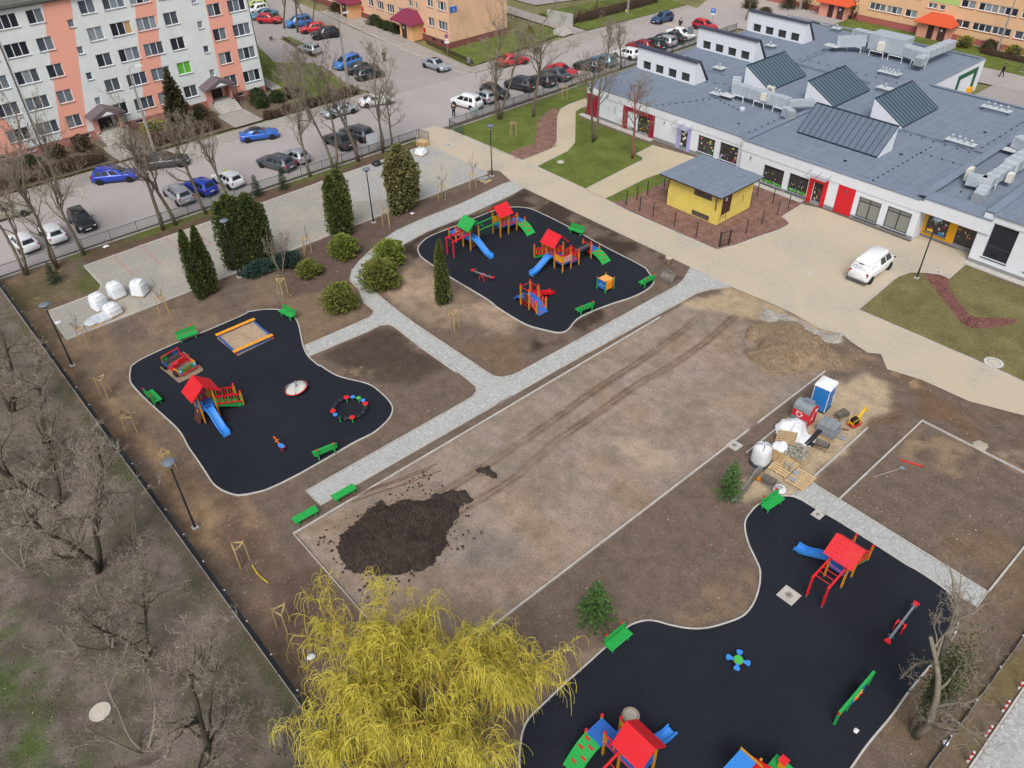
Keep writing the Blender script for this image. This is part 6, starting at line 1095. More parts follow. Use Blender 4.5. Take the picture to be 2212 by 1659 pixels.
g_ = G('c1',480,450); cloth('sheeting','heap of crumpled white sheeting behind the brown pallet','sheeting',(g_.x-.1,g_.y,0),2.0,2.6,.75,M_sheet,3); g_ = G('c1',400,560); cloth('sheeting','small crumpled white sheet beside the big bag','sheeting',(g_.x,g_.y,0),1.2,1.1,.5,M_sheet,6); g_ = G('c1',590,500); cloth('sheeting','white sheet trailing under the black pipes','sheeting',(g_.x,g_.y,0),1.1,1.3,.25,M_sheet,8); g_ = G('c6',200,770); cloth('sheeting','grey white plastic film heaped beside the sack pallets','sheeting',(g_.x,g_.y,.03),1.3,3.0,.4,PM('grey_film','b9bfc6',.4,.2,5,.6,8),12)
a, c = G('c1',585,530,.1), G('c1',655,430,.1)
for i, d in enumerate((-.1,.07)): t = thing('drain_pipe', ('black corrugated pipe leaning on the sheeting, outer one','black corrugated pipe leaning on the sheeting, inner one')[i], 'pipe', (a.x+d,a.y,.1)); MB().loft([[(0+(.08 if s % 2 else .068)*math.cos(2*math.pi*k/10),(c.y-a.y)*s/40,.35*s/40+(.08 if s % 2 else .068)*math.sin(2*math.pi*k/10)) for k in range(10)] for s in range(41)]).o('pipe', M_blk, t)
a, c = G('c1',75,945,.1), G('c1',250,715,.1); rr = random.Random(9)
for i in range(9):
    t = thing('scrap_pole', 'grey pole in the loose bundle beside the young spruce', 'pole', (0,0,0), 0, 'loose bundle of poles'); u = a+Vector((rr.uniform(-.25,.25),rr.uniform(-.15,.15),.03*i)); v = c+Vector((rr.uniform(-.25,.25),rr.uniform(-.3,.2),.03*i)); t.location = u; (MB().tube([(0,0,0),v-u],.035,6) if i % 2 else MB().beam((0,0,0),v-u,.1,.04)).o('pole', PM('scrap_grey','7d7e7a',.8,.15) if i % 3 else PM('scrap_brown','6d5f4f',.8,.15), t)
# wheelbarrows
M_tray = PM('barrow_steel','6f6a64',.6,.25,6,metal=.3,dirt='8d7a62',dirt_amt=.7)
def wheelbarrow(label, g_, rz, wheel, flip=False):
    t = thing('wheelbarrow', label, 'wheelbarrow', (g_.x,g_.y,0), rz, 'wheelbarrows'); MB().loft([[(-.3,-.18,.32),(.25,-.18,.28),(.25,.18,.28),(-.3,.18,.32)],[(-.42,-.3,.55),(.45,-.3,.62),(.45,.3,.62),(-.42,.3,.55)]],False).quad((-.3,-.18,.32),(.25,-.18,.28),(.25,.18,.28),(-.3,.18,.32)).o('tray', M_tray, t)
    for s in (-1,1): MB().tube([(.55,s*.06,.18),(.2,s*.2,.3),(-.4,s*.26,.42),(-1.0,s*.28,.55)],.02,6).o('handle', M_plk2 if not flip else M_steel, t); MB().tube([(-.2,s*.22,.34),(-.35,s*.24,.0),(-.1,s*.22,.3)],.018,6).o('leg', M_steel, t)
    w = MB().lathe([(.08,-.04),(.17,-.045),(.19,0),(.17,.045),(.08,.04)],16).o('wheel', wheel, t, True); w.rotation_euler = (R(90),0,0); w.location = (.6,0,.19)
    return t
wheelbarrow('wheelbarrow with pale wooden handle behind the block stack', G('c1',828,345), R(75), M_blk); wheelbarrow('empty wheelbarrow standing alone in the middle of the site store', G('c1',690,565), R(200), M_blk); wheelbarrow('grey wheelbarrow with orange wheel beside the green bench', G('c1',305,825), R(190), PM('orange_wheel','d9861f',.5), True)
# plate compactor
g_ = G('c1',928,385); t = thing('plate_compactor', 'yellow and red plate compactor with raised yellow handle', 'plate compactor', (g_.x,g_.y,0), R(78)); M_cy = PM('machine_yellow','e0b414',.45,.08); MB().loft([[(-.45,-.27,.12),(-.45,.27,.12),(-.45,.27,.18),(-.45,-.27,.18)],[(-.35,-.27,.03),(-.35,.27,.03),(-.35,.27,.12),(-.35,-.27,.12)],[(.35,-.27,.03),(.35,.27,.03),(.35,.27,.12),(.35,-.27,.12)],[(.45,-.27,.12),(.45,.27,.12),(.45,.27,.18),(.45,-.27,.18)]]).o('base_plate', PM('machine_red','b3262c',.5), t); MB().box((-.02,0,.35),(.5,.4,.35)).o('engine', M_blk, t, bevel=.04); MB().box((-.1,0,.58),(.45,.36,.16)).o('tank', M_blk, t, bevel=.05); MB().tube([(-.38,-.2,.15),(-.38,-.2,.6),(.25,-.2,.62),(.25,-.2,.15)],.025,6).tube([(-.38,.2,.15),(-.38,.2,.6),(.25,.2,.62),(.25,.2,.15)],.025,6).o('guard', M_cy, t); MB().box((-.35,0,.3),(.06,.3,.12)).o('front_bar', M_cy, t); MB().beam((.2,0,.5),(.75,0,1.15),.16,.06).beam((.72,-.25,1.15),(.72,.25,1.15),.05,.05).o('handle', M_cy, t)
# tools
def stick(name, label, cat, a, c, w, mt, head=None, z=.03):
    t = thing(name, label, cat, (a.x,a.y,z)); d = Vector((c.x-a.x,c.y-a.y,0)); MB().beam((0,0,0),d,w,w*.8).o('shaft', mt, t)
    if head: L = d.normalized(); b = MB().box((d+L*head[0]*.5),(head[0],head[1],.03),math.atan2(d.y,d.x)); b.o('head', head[2], t)
    return t
stick('spirit_level','long red spirit level lying on the square soil plot','tool',G('34',1165,792),G('34',1370,850),.07,M_red); stick('shovel','grey shovel lying in two tones on the square soil plot','tool',G('34',945,938),G('34',1170,868),.035,PM('shovel_shaft','9c9a90',.7),(.3,.28,PM('shovel_blade','9aa2a8',.4,metal=.5))); stick('broom','push broom lying beside the plate compactor','tool',G('c1',880,365,.5),G('c1',865,418),.03,M_plk2,(.08,.45,PM('broom_red','6b3434',.9))); stick('plank','loose plank lying by the used pavers','plank',G('c1',545,705),G('c1',600,640),.09,M_plk2)
for i, (u, v) in enumerate((((790,1135),(1580,825)),((860,1118),(1530,866)),((870,1155),(1620,880)))):
    a, c = G('32',*u), G('32',*v); t = thing('rusty_rod', ('rusty rod across the court edging, leftmost of three','rusty rod across the court edging, middle of three','rusty rod across the court edging, nearest the dark heap')[i], 'rod', (a.x,a.y,.06)); m_ = (c-a); MB().tube([(0,0,.05),m_*.3+Vector((0,0,.06)),m_*.6+Vector((.05,0,-.02)),m_+Vector((0,0,-.03))],.022,6).o('rod', PM('rust','6f4a38',.9,.2,8), t)
g_ = G('34',75,1000); t = thing('white_sack', 'white sack with dark straps lying behind the green bench', 'sack', (G('c1',390,855).x,G('c1',390,855).y,0)); MB().loft([blob_ring(14,.38,.02,21,j=.15),blob_ring(14,.4,.12,22,j=.12),blob_ring(14,.26,.25,23,j=.15)]).o('sack', M_bag, t, True); MB().tube([(-.3,-.1,.2),(0,.0,.28),(.3,.12,.18)],.025,5).o('strap', M_blk, t)
g_ = G('c1',840,480); t = thing('grey_grate', 'small grey metal plate lying on the site store floor', 'plate', (g_.x,g_.y,.02), R(10)); MB().box((0,0,.02),(.45,.4,.04)).o('plate', PM('plate_grey','8b9096',.6), t); MB().tube([(-.1,0,.04),(-.1,0,.12),(.1,0,.12),(.1,0,.04)],.015,5).o('handle', M_steel, t)
# digger bucket and auger
g_ = G('23',1440,860); t = thing('digger_bucket', 'muddy grey excavator bucket lying on dark soil', 'bucket', (g_.x,g_.y,0), R(15)); M_mud = PM('muddy_steel','6d6862',.8,.3,4,.5,12); sec = [(-.55,.05),(-.5,.32),(-.25,.5),(.15,.5),(.35,.35),(.3,.3),(.1,.42),(-.2,.42),(-.42,.28),(-.45,.05)]
MB().loft([[(-.6,y,z) for y,z in sec],[(.6,y,z) for y,z in sec]]).o('shell', M_mud, t); [MB().prism([(y,z) for y,z in sec[:5]],0,.04).o('side_plate', M_mud, t) for _ in (0,)]; q = LAST[0]; q.rotation_euler = (R(90),0,R(90)); q.location = (.6,0,0)
for s in (-.14,.14): MB().loft([[(s-.02,-.15,.48),(s+.02,-.15,.48),(s+.02,.2,.48),(s-.02,.2,.48)],[(s-.02,-.05,.8),(s+.02,-.05,.8),(s+.02,.12,.8),(s-.02,.12,.8)]]).o('lug', M_mud, t)
MB().tube([(-.2,0,.68),(.2,0,.68)],.035,8).o('pin', M_steel, t)
for i in range(5): MB().loft([[(-.5+.25*i-.04,-.55,.03),(-.5+.25*i+.04,-.55,.03),(-.5+.25*i+.04,-.55,.1),(-.5+.25*i-.04,-.55,.1)],[(-.5+.25*i-.02,-.72,.03),(-.5+.25*i+.02,-.72,.03),(-.5+.25*i+.02,-.72,.05),(-.5+.25*i-.02,-.72,.05)]]).o('tooth', M_mud, t)
g_ = G('23',1435,745); t = thing('drill_attachment', 'rusty drill attachment with pale cap behind the digger bucket', 'machine part', (g_.x,g_.y,0)); MB().lathe([(.2,0),(.24,.1),(.24,.45),(.2,.5)],14).o('drum', PM('rusty_drum','7a6450',.85,.3,6), t); MB().lathe([(.1,.5),(.3,.62),(.3,.7),(.1,.75)],14).o('cap', PM('pale_dust','b9aa96',.9,.15), t); MB().box((-.35,.1,.2),(.35,.4,.3),.4).o('bracket', M_mud, t)
# sack pallets
M_sack = PM('white_sacks','dfe3e7',.45,.04,3,.35,6)
def sack_stack(label, c, rz, n, dip=True):
    t = thing('sack_pallet', label, 'sack stack', (c.x,c.y,.03), rz, 'shrink wrapped sack pallets'); MB().box((0,0,.06),(1.1,1.15,.12)).o('pallet_base', M_plk2, t); rr = random.Random(n)
    for k in range(n):
        z = .13+.135*k; s = 1-max(0,k-n+3)*.09-.01*k; ring_ = lambda q, zz: [(x*.58*s*q+rr.uniform(-.012,.012),y*.6*s*q+rr.uniform(-.012,.012),zz) for x,y in ((-1,-.8),(-.8,-1),(0,-1.02),(.8,-1),(1,-.8),(1.02,0),(1,.8),(.8,1),(0,1.02),(-.8,1),(-1,.8),(-1.02,0))]
        MB().loft([ring_(.95,z),ring_(1.0,z+.03),ring_(1.0,z+.1),ring_(.95,z+.13)]).o('sack_layer', M_sack, t, True)
    if dip: ztop = .13+.135*n; s = .7; MB().loft([[(.5*s*math.cos(a),.5*s*math.sin(a),ztop-.02+.06*math.sin(3*a)) for a in [2*math.pi*i/12 for i in range(12)]],[(.25*s*math.cos(a),.25*s*math.sin(a),ztop-.0+.05*math.sin(2*a)) for a in [2*math.pi*i/12 for i in range(12)]],[(.03*math.cos(a),.03*math.sin(a),ztop-.04) for a in [2*math.pi*i/12 for i in range(12)]]]).o('film_top', M_sack, t, True)
    return t
a = G('c6',535,440); sack_stack('wrapped white sack pallet, middle of the upper pair', Vector((a.x-.5,a.y,0)), R(8), 9); a = G('c6',920,420); sack_stack('wrapped white sack pallet, rightmost, nearest the bare sapling', Vector((a.x-.72,a.y+.05,0)), R(38), 9); a = G('c6',470,735); sack_stack('half height white sack pallet in front of a taller one', Vector((a.x-.55,a.y,0)), R(12), 6); a = G('c6',330,640); sack_stack('tall white sack pallet behind the half height one', Vector((a.x-.85,a.y-.25,0)), R(12), 9)
g_ = G('12',1465,1225); t = pallet('stack of empty pallets beside the gate return fence', (g_.x,g_.y,.0), R(10)); 
for i in range(1,4): o = dup(t,(g_.x,g_.y,.15*i),R(10+2*i),'stacked empty pallet by the gate return fence, %s of its stack' % ('second from the ground','third from the ground','topmost')[i-1])
t['label'] = 'stacked empty pallet by the gate return fence, bottom of its stack'
g_ = G('12',1450,1300); sack_stack('low flat heap of white sacks behind the ragged thuja', g_, R(20), 4); g_ = G('12',1980,1520); pallet('pallet carrying grey slabs near the gate lamp', (g_.x,g_.y,0), R(5))
for i, dz in enumerate((.15,.24,.33)): t = thing('paving_slab', 'grey slab on the pallet near the gate lamp, %s' % ('bottom','middle','top')[i], 'slab', (g_.x-.1+.12*i,g_.y-.1+.1*i,dz+.045), R(5)); MB().box((0,0,0),(.9-.2*i,.55,.085)).o('slab', PM('slab_grey','8f9499',.9,.1), t)
g_ = G('12',1078,1390); t = thing('rubbish_bag', 'black rubbish bag on the pavers left of the ragged thuja', 'bag', (g_.x,g_.y,.03)); MB().loft([blob_ring(14,.4,.0,31,j=.15),blob_ring(14,.5,.2,32,j=.12),blob_ring(14,.36,.42,33,j=.2),blob_ring(14,.1,.55,34,j=.2)]).o('bag', M_film, t, True); MB().tube([(0,0,.5),(.05,.02,.66)],.04,6).o('knot', M_film, t)
# boards along the parking edge
a, c = G('c6',20,905), G('c6',330,815); t = thing('plank', 'long thin boards lying along the kerb of the grid pavers', 'plank', (a.x,a.y,.04)); MB().beam((0,0,0),c-a,.16,.04).o('board', M_plk2, t); MB().beam((.2,.1,.03),c-a+Vector((.15,-.2,.03)),.12,.04).o('board', M_plk2, t)
# hose
h_ = [G('41',2150,0),G('42',30,-40),G('42',85,40),G('42',165,108)]; t = thing('yellow_hose', 'short bent yellow hose lying in the soil strip', 'hose', h_[1]); MB().tube([p_-h_[1]+Vector((0,0,.04)) for p_ in smooth_loop(h_[1:],6,False)],.03,6).o('hose', PM('hose_yellow','d8c22a',.5), t)
# litter: film scraps
for k, q, w, lab in (('21',(890,600),.45,'white scrap of film in the strip by the street fence'),('21',(2105,185),.5,'white scrap of film near the small spruce by the fence'),('22',(1372,322),.35,'white scrap of film under the ragged thuja'),('44',(797,1350),.22,'small white scrap on the rubber near the game wall'),('42',(520,730),.35,'pale scrap on soil by the wooded strip fence'),('21',(485,1238),.4,'white film on the grid pavers at the lamp'),('24',(235,1235),.35,'white scrap on the brown heap edge'),('24',(365,1305),.35,'pale scrap on the brown heap slope'),('44',(1550,1450),.25,'white lump at the thin right fence'),('34',(1830,680),.9,'pale torn board by the plot edging')):
    g_ = G(k,*q); cloth('film_scrap', lab, 'litter', (g_.x,g_.y,.02), w, w*1.3, .1, M_sheet if 'board' not in lab else PM('torn_board','a89c8a',.9,.1), int(q[0]) % 50, 9)
# ------------------------------------------------------------------ heaps
def heap(name, label, outline, H, mat, seed, clods, cs, n=70, cmat=None):
    pts = smooth_loop(outline,5); xs = [p_.x for p_ in pts]; ys = [p_.y for p_ in pts]; x0, x1, y0, y1 = min(xs)-.4, max(xs)+.4, min(ys)-.4, max(ys)+.4; X, Y = np.meshgrid(np.linspace(x0,x1,n),np.linspace(y0,y1,n),indexing='ij'); wx = X+fbm(X,Y,.9,seed+3)*.6; wy = Y+fbm(X,Y,.9,seed+7)*.6; ins = inside(wx,wy,pts); D = np.full(X.shape,9.)
    for a, c in zip(pts,pts[1:]+pts[:1]):
        t_ = np.clip(((wx-a.x)*(c.x-a.x)+(wy-a.y)*(c.y-a.y))/max((c-a).length_squared,1e-9),0,1); D = np.minimum(D,np.hypot(wx-a.x-t_*(c.x-a.x),wy-a.y-t_*(c.y-a.y)))
    D = np.where(ins,D,-.1); m = D.max(); s = np.clip(D/m,0,1); Z = H*(1-(1-s)**1.8)*(1+.25*fbm(X,Y,1.2,seed))+np.abs(fbm(X,Y,.35,seed+5,4))*.16*np.clip(s*6,0,1)+fbm(X,Y,.16,seed+15,2)*.05*np.clip(s*6,0,1); Z = np.where(ins,Z+.03,-.12)
    root = thing(name, label, 'soil heap', (sum(xs)/len(xs),sum(ys)/len(ys),0)); V = np.stack([X,Y,Z],-1).reshape(-1,3)-np.array(root.location); idx = np.arange(n*n).reshape(n,n); F = [tuple(int(q) for q in (idx[i,j],idx[i+1,j],idx[i+1,j+1],idx[i,j+1])) for i in range(n-1) for j in range(n-1) if ins[i:i+2,j:j+2].any()]
    o = bpy.data.objects.new('mound', mesh('mound',[tuple(q) for q in V],F,mat,True)); link(o,root); b = MB(); rr = random.Random(seed); I, J = np.nonzero(D > -.05); C2 = np.argwhere(np.hypot(X-X.mean(),Y-Y.mean()) < 99)
    for _ in range(clods):
        i, j = rr.randrange(n), rr.randrange(n)
        if D[i,j] < -.09 and rr.random() > .06: continue
        z = max(Z[i,j],0) if ins[i,j] else 0.0; r_ = cs*rr.uniform(.35,1.2)*(1.3 if rr.random() < .06 else 1); c = Vector((X[i,j]+rr.uniform(-.05,.05),Y[i,j]+rr.uniform(-.05,.05),z+r_*.3))-root.location; q = [Vector((rr.uniform(.6,1.2)*dx,rr.uniform(.6,1.2)*dy,rr.uniform(.5,1)*dz))*r_+c for dx,dy,dz in ((1,0,0),(0,1,0),(-1,0,0),(0,-1,0),(0,0,1),(0,0,-1))]; b.add(q,[(0,1,4),(1,2,4),(2,3,4),(3,0,4),(1,0,5),(2,1,5),(3,2,5),(0,3,5)])
    tag(b.o('clods', cmat or mat, root), kind='stuff')
M_black = ground_mat('black_topsoil','443b37',speck=0,var=.5,bump=1.0,big=.9); M_brown = ground_mat('dug_soil','8a7863',speck=.3,var=.45,bump=1.0,big=.8,pebble='b0a692')
heap('soil_heap','large dark topsoil heap behind the yellow willow',GP('32',(715,1540),(860,1370),(920,1290),(1100,1175),(1350,1130),(1560,1130),(1760,1200),(1740,1280),(1650,1390),(1600,1560),(1500,1680),(1200,1760),(900,1720),(800,1620)),.95,M_black,3,5200,.1)
heap('soil_heap','low dark spill of topsoil at the end of the wheel tracks',GP('32',(1560,1110),(1700,1050),(1860,1080),(1880,1140),(1780,1190),(1640,1180)),.12,M_black,8,500,.05,40)
heap('soil_heap','brown heap of dug soil and rubble beside the drive',GP('24',(0,1250),(250,1230),(420,1330),(560,1420),(720,1560),(600,1590),(480,1560),(330,1650),'34',(60,40),'24',(-40,1560),(-120,1500),(-60,1420),(-130,1330)),.8,M_brown,5,2600,.1)
heap('soil_heap','small grey rubble spread along the torn drive edge',GP('24',(0,1120),(250,1190),(520,1320),(680,1340),(640,1400),(380,1330),(100,1230),(0,1200)),.14,ground_mat('rubble','a09c94',speck=.6,var=.35,bump=1),15,900,.06,50)
heap('soil_heap','small clump of dark soil in the wheel track',GP('32',(1930,890),(2010,870),(2060,910),(2080,960),(1990,940)),.15,M_black,18,200,.05,24)
g_ = G('24',215,1570); t = thing('root_ball', 'torn out root ball at the foot of the brown heap', 'root ball', (g_.x,g_.y,0)); MB().loft([blob_ring(14,.3,.0,51,j=.2),blob_ring(14,.55,.25,52,j=.2),blob_ring(14,.5,.55,53,j=.25),blob_ring(14,.2,.75,54,j=.3)]).o('clod', M_brown, t, True); rr = random.Random(2); b = MB()
for i in range(60): a, e = rr.uniform(0,6.28), rr.uniform(-.2,1.2); d = Vector((math.cos(a)*math.cos(e),math.sin(a)*math.cos(e),math.sin(e))); b.tube([Vector((0,0,.35))+d*.35,Vector((0,0,.35))+d*.6+Vector((rr.uniform(-.1,.1),rr.uniform(-.1,.1),0)),Vector((0,0,.3))+d*.8],[.03,.02,.006],4)
b.o('roots', PM('root_wood','8d7458',.9,.2), t)
# loose stones on bare soil
b = MB(); rr = random.Random(12); zones = [(-61,-46,6,15,500),(-73,-62,5.4,10,150),(-45,-8,5.3,9,420),(-61,-47,16,30,350),(-48,-33,13,27,120),(-31,-19.5,10.5,46,260),(-18,-6,12,34,260),(-11.5,-3,36,50,300),(-6,-.7,20,36,120),(-26,-13,44,52,380),(-70,-24,-3,4.8,260),(-46,-24,27,48,60)]
outs = [rubA,rubB,rubC,path1,path2,drive]; 
for x0,x1,y0,y1,n in zones:
    xx = np.array([rr.uniform(x0,x1) for _ in range(n)]); yy = np.array([rr.uniform(y0,y1) for _ in range(n)]); ok = np.ones(n,bool)
    for o_ in outs: ok &= ~inside(xx,yy,o_)
    for x, y in zip(xx[ok],yy[ok]):
        r_ = rr.choice((.02,.025,.03,.035,.06 if rr.random() < .25 else .03)); q = [(x+dx*r_*rr.uniform(.7,1.4),y+dy*r_*rr.uniform(.7,1.4),max(-.01,dz*r_*.7)) for dx,dy,dz in ((1,0,0),(0,1,0),(-1,0,0),(0,-1,0),(0,0,1))]; b.add(q,[(0,1,4),(1,2,4),(2,3,4),(3,0,4)])
tag(b.o('loose_stones', PM('pale_stone','a89c8c',.9,.3,1.5)), 'pale loose stones scattered over the bare soil', 'stones', kind='stuff')
# ------------------------------------------------------------------ posts, bollards, signs
M_pst = PM('black_post','25272c',.5)
pst = None
for k, q, lab in (('23',(1082,245),'dark bare fence post at the lawn end of the mulch bed'),('23',(1172,205),'dark bare fence post, second from the lawn end of the mulch bed'),('23',(1258,165),'dark bare fence post, third from the lawn end of the mulch bed'),('23',(1400,105),'dark bare fence post close to the yellow house left wall'),('23',(1195,300),'dark bare fence post along the drive, first after the corner'),('23',(1307,348),'dark bare fence post along the drive, second after the corner'),('23',(1485,430),'dark bare fence post along the drive, third after the corner'),('23',(1668,515),'dark bare fence post along the drive, just before the gate frame'),('23',(2085,495),'dark bare fence post on the yard side, first after the gate frame'),('x4',(290,470),'dark bare fence post at the wall behind the yellow house'),('x4',(403,520),'dark bare post with pale cap below the flowered windows'),('x4',(515,560),'dark bare fence post nearest the red door'),('x4',(437,605),'dark bare fence post on the yard side, nearest the red door side'),('x4',(325,672),'dark bare fence post in the middle of the yard side')):
    g_ = G(k,*q)
    if pst is None: pst = thing('fence_post', lab, 'post', (g_.x,g_.y,0), 0, 'bare fence posts around the yellow house'); MB().box((0,0,.75),(.06,.06,1.5)).o('shaft', M_pst, pst); MB().box((0,0,1.51),(.07,.07,.03)).o('cap', M_pst, pst)
    else: o = dup(pst,(g_.x,g_.y,0),0,lab)
g_ = G('23',1862,600); g2 = G('23',1945,583); t = thing('gate_frame', 'dark metal gate frame at the corner of the mulch bed', 'gate', (g_.x,g_.y,0), math.atan2(g2.y-g_.y,g2.x-g_.x)); w = (g2-g_).length
for x in (0,w): MB().box((x,0,.78),(.08,.08,1.56)).o('post', M_pst, t)
lf = MB().box((w/2,0,1.4),(w-.1,.05,.05)).box((w/2,0,.15),(w-.1,.05,.05)).box((.09,0,.78),(.04,.04,1.25)).box((w-.09,0,.78),(.04,.04,1.25)).o('leaf', M_pst, t); b = MB()
for i in range(12): b.box((.1+(w-.2)*i/11,0,.78),(.006,.006,1.2))
for i in range(5): b.box((w/2,0,.25+.25*i),(w-.2,.006,.006))
b.o('mesh_infill', M_pst, lf)
bol = None; M_bw = PM('bollard_white','d6d6d2',.6,.06); M_br = PM('bollard_red','c02632',.6,.06)
for k, q, lab in (('44',(1735,1605),'red and white bollard nearest the bottom right corner'),('44',(1885,1390),'red and white bollard, second from the bottom right corner'),('44',(2030,1180),'red and white bollard, third from the bottom right corner'),('44',(2165,990),'red and white bollard at the right edge, farthest of its row'),('12',(612,130),'red and white bollard on the far pavement, leftmost'),('12',(828,212),'red and white bollard on the far pavement near the first maroon porch'),('12',(950,268),'red and white bollard by the clipped shrubs'),('12',(1080,300),'red and white bollard at the tip of the shrub bed')):
    g_ = G(k,*q)
    if bol is None:
        bol = thing('bollard', lab, 'bollard', (g_.x,g_.y,0), 0, 'red and white bollards')
        for i in range(4): MB().lathe([(.06,.22*i),(.06,.22*i+.22)],10).o('band', M_bw if i % 2 == 0 else M_br, bol)
        MB().lathe([(.06,.88),(.04,.93),(0,.94)],10).o('cap', M_bw, bol)
    else: dup(bol,(g_.x,g_.y,0),0,lab)
def sign(label, g_, h, rz, plates, pole=None):
    t = thing('road_sign', label, 'sign', (g_.x,g_.y,0), rz); MB().tube([(0,0,0),(0,0,h)],.035,8).o('pole', pole or M_steel, t)
    for kind, z, w, hh, mt, txt in plates:
        if kind == 'disc': o = MB().lathe([(w/2,-.012),(w/2,.012)],22).o('plate', mt, t); o.rotation_euler = (R(90),0,0); o.location = (0,-.05,z)
        else: o = MB().box((0,-.05,z),(w,.025,hh)).o('plate', mt, t)
        if txt: text3('letter', txt, hh*.85, W_fr, t, (0,-.066,z), (R(90),0,0))
    return t
M_bs = PM('sign_blue','1f5fc0',.5,.04)
s_ = sign('blue parking sign with white P on the far street', G('13',1795,235)+Vector((0,0,0)), 2.9, R(35), [('sq',2.55,.65,.65,M_bs,'P'),('sq',2.05,.6,.22,W_fr,None)]); s2 = sign('no parking disc above two white plates by the peach block corner', G('12',1672,460), 2.9, R(35), [('disc',2.6,.6,.6,M_red,None),('disc',2.6,.6,.6,M_bs,None),('sq',2.1,.45,.2,W_fr,None),('sq',1.75,.75,.28,W_fr,None)])
q = [c for c in s2.children if c.name.startswith('plate')]; q[1].scale = (.8,.8,1.2); MB().beam((-.19,-.07,2.79),(.19,-.07,2.41),.02,.055).o('bar', M_red, s2)
sign('small pole with yellow tag on the grass verge', G('13',1075,195), 2.2, R(20), [('sq',1.9,.25,.3,PM('tag_yellow','d8c22c',.5),None)]); sign('grey sign backs among the white cars by the roof edge', G('13',1610,370), 2.4, R(210), [('sq',1.9,.9,1.0,PM('sign_back','7f858a',.5,metal=.3),None)])
g_ = G('12',1055,1290); t = thing('notice_board', 'pale information board on two posts by the street fence', 'board', (g_.x,g_.y,0), R(88))
for x in (-.6,.6): MB().box((x,0,1.1),(.08,.08,2.2)).o('post', M_steel, t)
MB().box((0,-.02,1.75),(1.5,.05,1.15)).o('panel', PM('board_pale','b4bcc4',.5), t); g_ = G('13',0,0); g_ = G('12',1890,985); t = thing('notice_board', 'pale panel hung on the picket fence beside the gate', 'board', (g_.x+.1,g_.y,0), R(90)); MB().box((0,-.05,.85),(1.3,.03,.9)).o('panel', PM('board_pale2','a9b4ba',.5), t); MB().box((0,-.03,.3),(.05,.05,.5)).o('bracket', M_steel, t)
g_ = G('12',1850,540); t = thing('litter_bin', 'grey metal litter bin by the lawn of the peach block', 'bin', (g_.x,g_.y,.08)); MB().lathe([(.22,.1),(.24,.85),(.2,.85)],14).o('drum', M_steel, t)
for s in (-.3,.3): MB().box((s,0,.5),(.06,.06,1.0)).o('post', M_steel, t)
g_ = G('12',190,345); t = thing('park_bench', 'dark wooden bench on the lawn beside the white block', 'bench', (g_.x,g_.y,.0), R(-25)); 
for i in range(3): MB().box((0,-.15+.15*i,.45),(1.8,.11,.05)).o('seat_slat', M_stick, t)
for z in (.65,.85): MB().box((0,.28,z),(1.8,.04,.12)).o('back_slat', M_stick, t)
for s in (-.7,.7): MB().box((s,.05,.22),(.08,.5,.44)).o('leg', M_conc, t)
g_ = G('13',520,160); t = thing('graffiti_wall', 'grey concrete wall end with a dark scribble beside the steps', 'wall', (G('13',525,205).x,G('13',525,205).y,0), R(10)); MB().box((0,0,.95),(5.0,.25,1.9)).o('slab', PM('wall_grey','a9a8a4',.9,.08), t); MB().tube([(.9+.35*math.cos(a),-.135,1.0+.45*math.sin(a*1.3)) for a in [i*.5 for i in range(22)]],.02,4).o('scribble', PM('scribble','55585c',.8), t)
for i in range(6): pass
g_ = G('13',590,290); t = thing('outdoor_steps', 'short flight of concrete steps up from the far pavement', 'steps', (g_.x,g_.y,0), R(10))
for i in range(5): MB().box((-.4*i,0,.07+.07*i),(.42,2.6,.14+.14*i)).o('step', M_conc, t)
# ------------------------------------------------------------------ vehicles
M_tyre = PM('tyre_rubber','1c1d20',.85,.1); M_rim = PM('alloy_rim','a3a8ae',.35,.1,metal=.6); M_cgl = PM('car_glass','20282e',.06,.3,1.2,spec=.6); M_trim = PM('car_trim','1f2125',.5); M_hl = PM('headlight_glass','c9d2d8',.15,.1,spec=.6); M_tl = PM('taillight_red','a3121c',.25,.1,spec=.5); M_plate = PM('number_plate','d9dcde',.5); M_ora = PM('indicator_orange','d9801f',.3)
STY = dict(
 hatch=(4.05,1.74,1.48,.92,.2,-1.62,-1.92,.92,.70), sedan=(4.6,1.8,1.45,1.05,.3,-.98,-1.72,.93,.72), estate=(4.6,1.8,1.5,1.12,.38,-1.85,-2.16,.93,.72), mpv=(4.25,1.8,1.66,1.42,.62,-1.72,-2.0,1.0,.82), suv=(4.45,1.86,1.66,1.1,.38,-1.6,-2.0,1.04,.88), coupe=(4.4,1.78,1.36,.85,.1,-.85,-1.75,.88,.68), mini=(3.45,1.6,1.44,.75,.1,-1.4,-1.62,.9,.72), van=(4.9,1.9,1.97,2.0,1.35,-2.25,-2.4,1.12,.95))
def lerp(a, b, t): return a+(b-a)*t
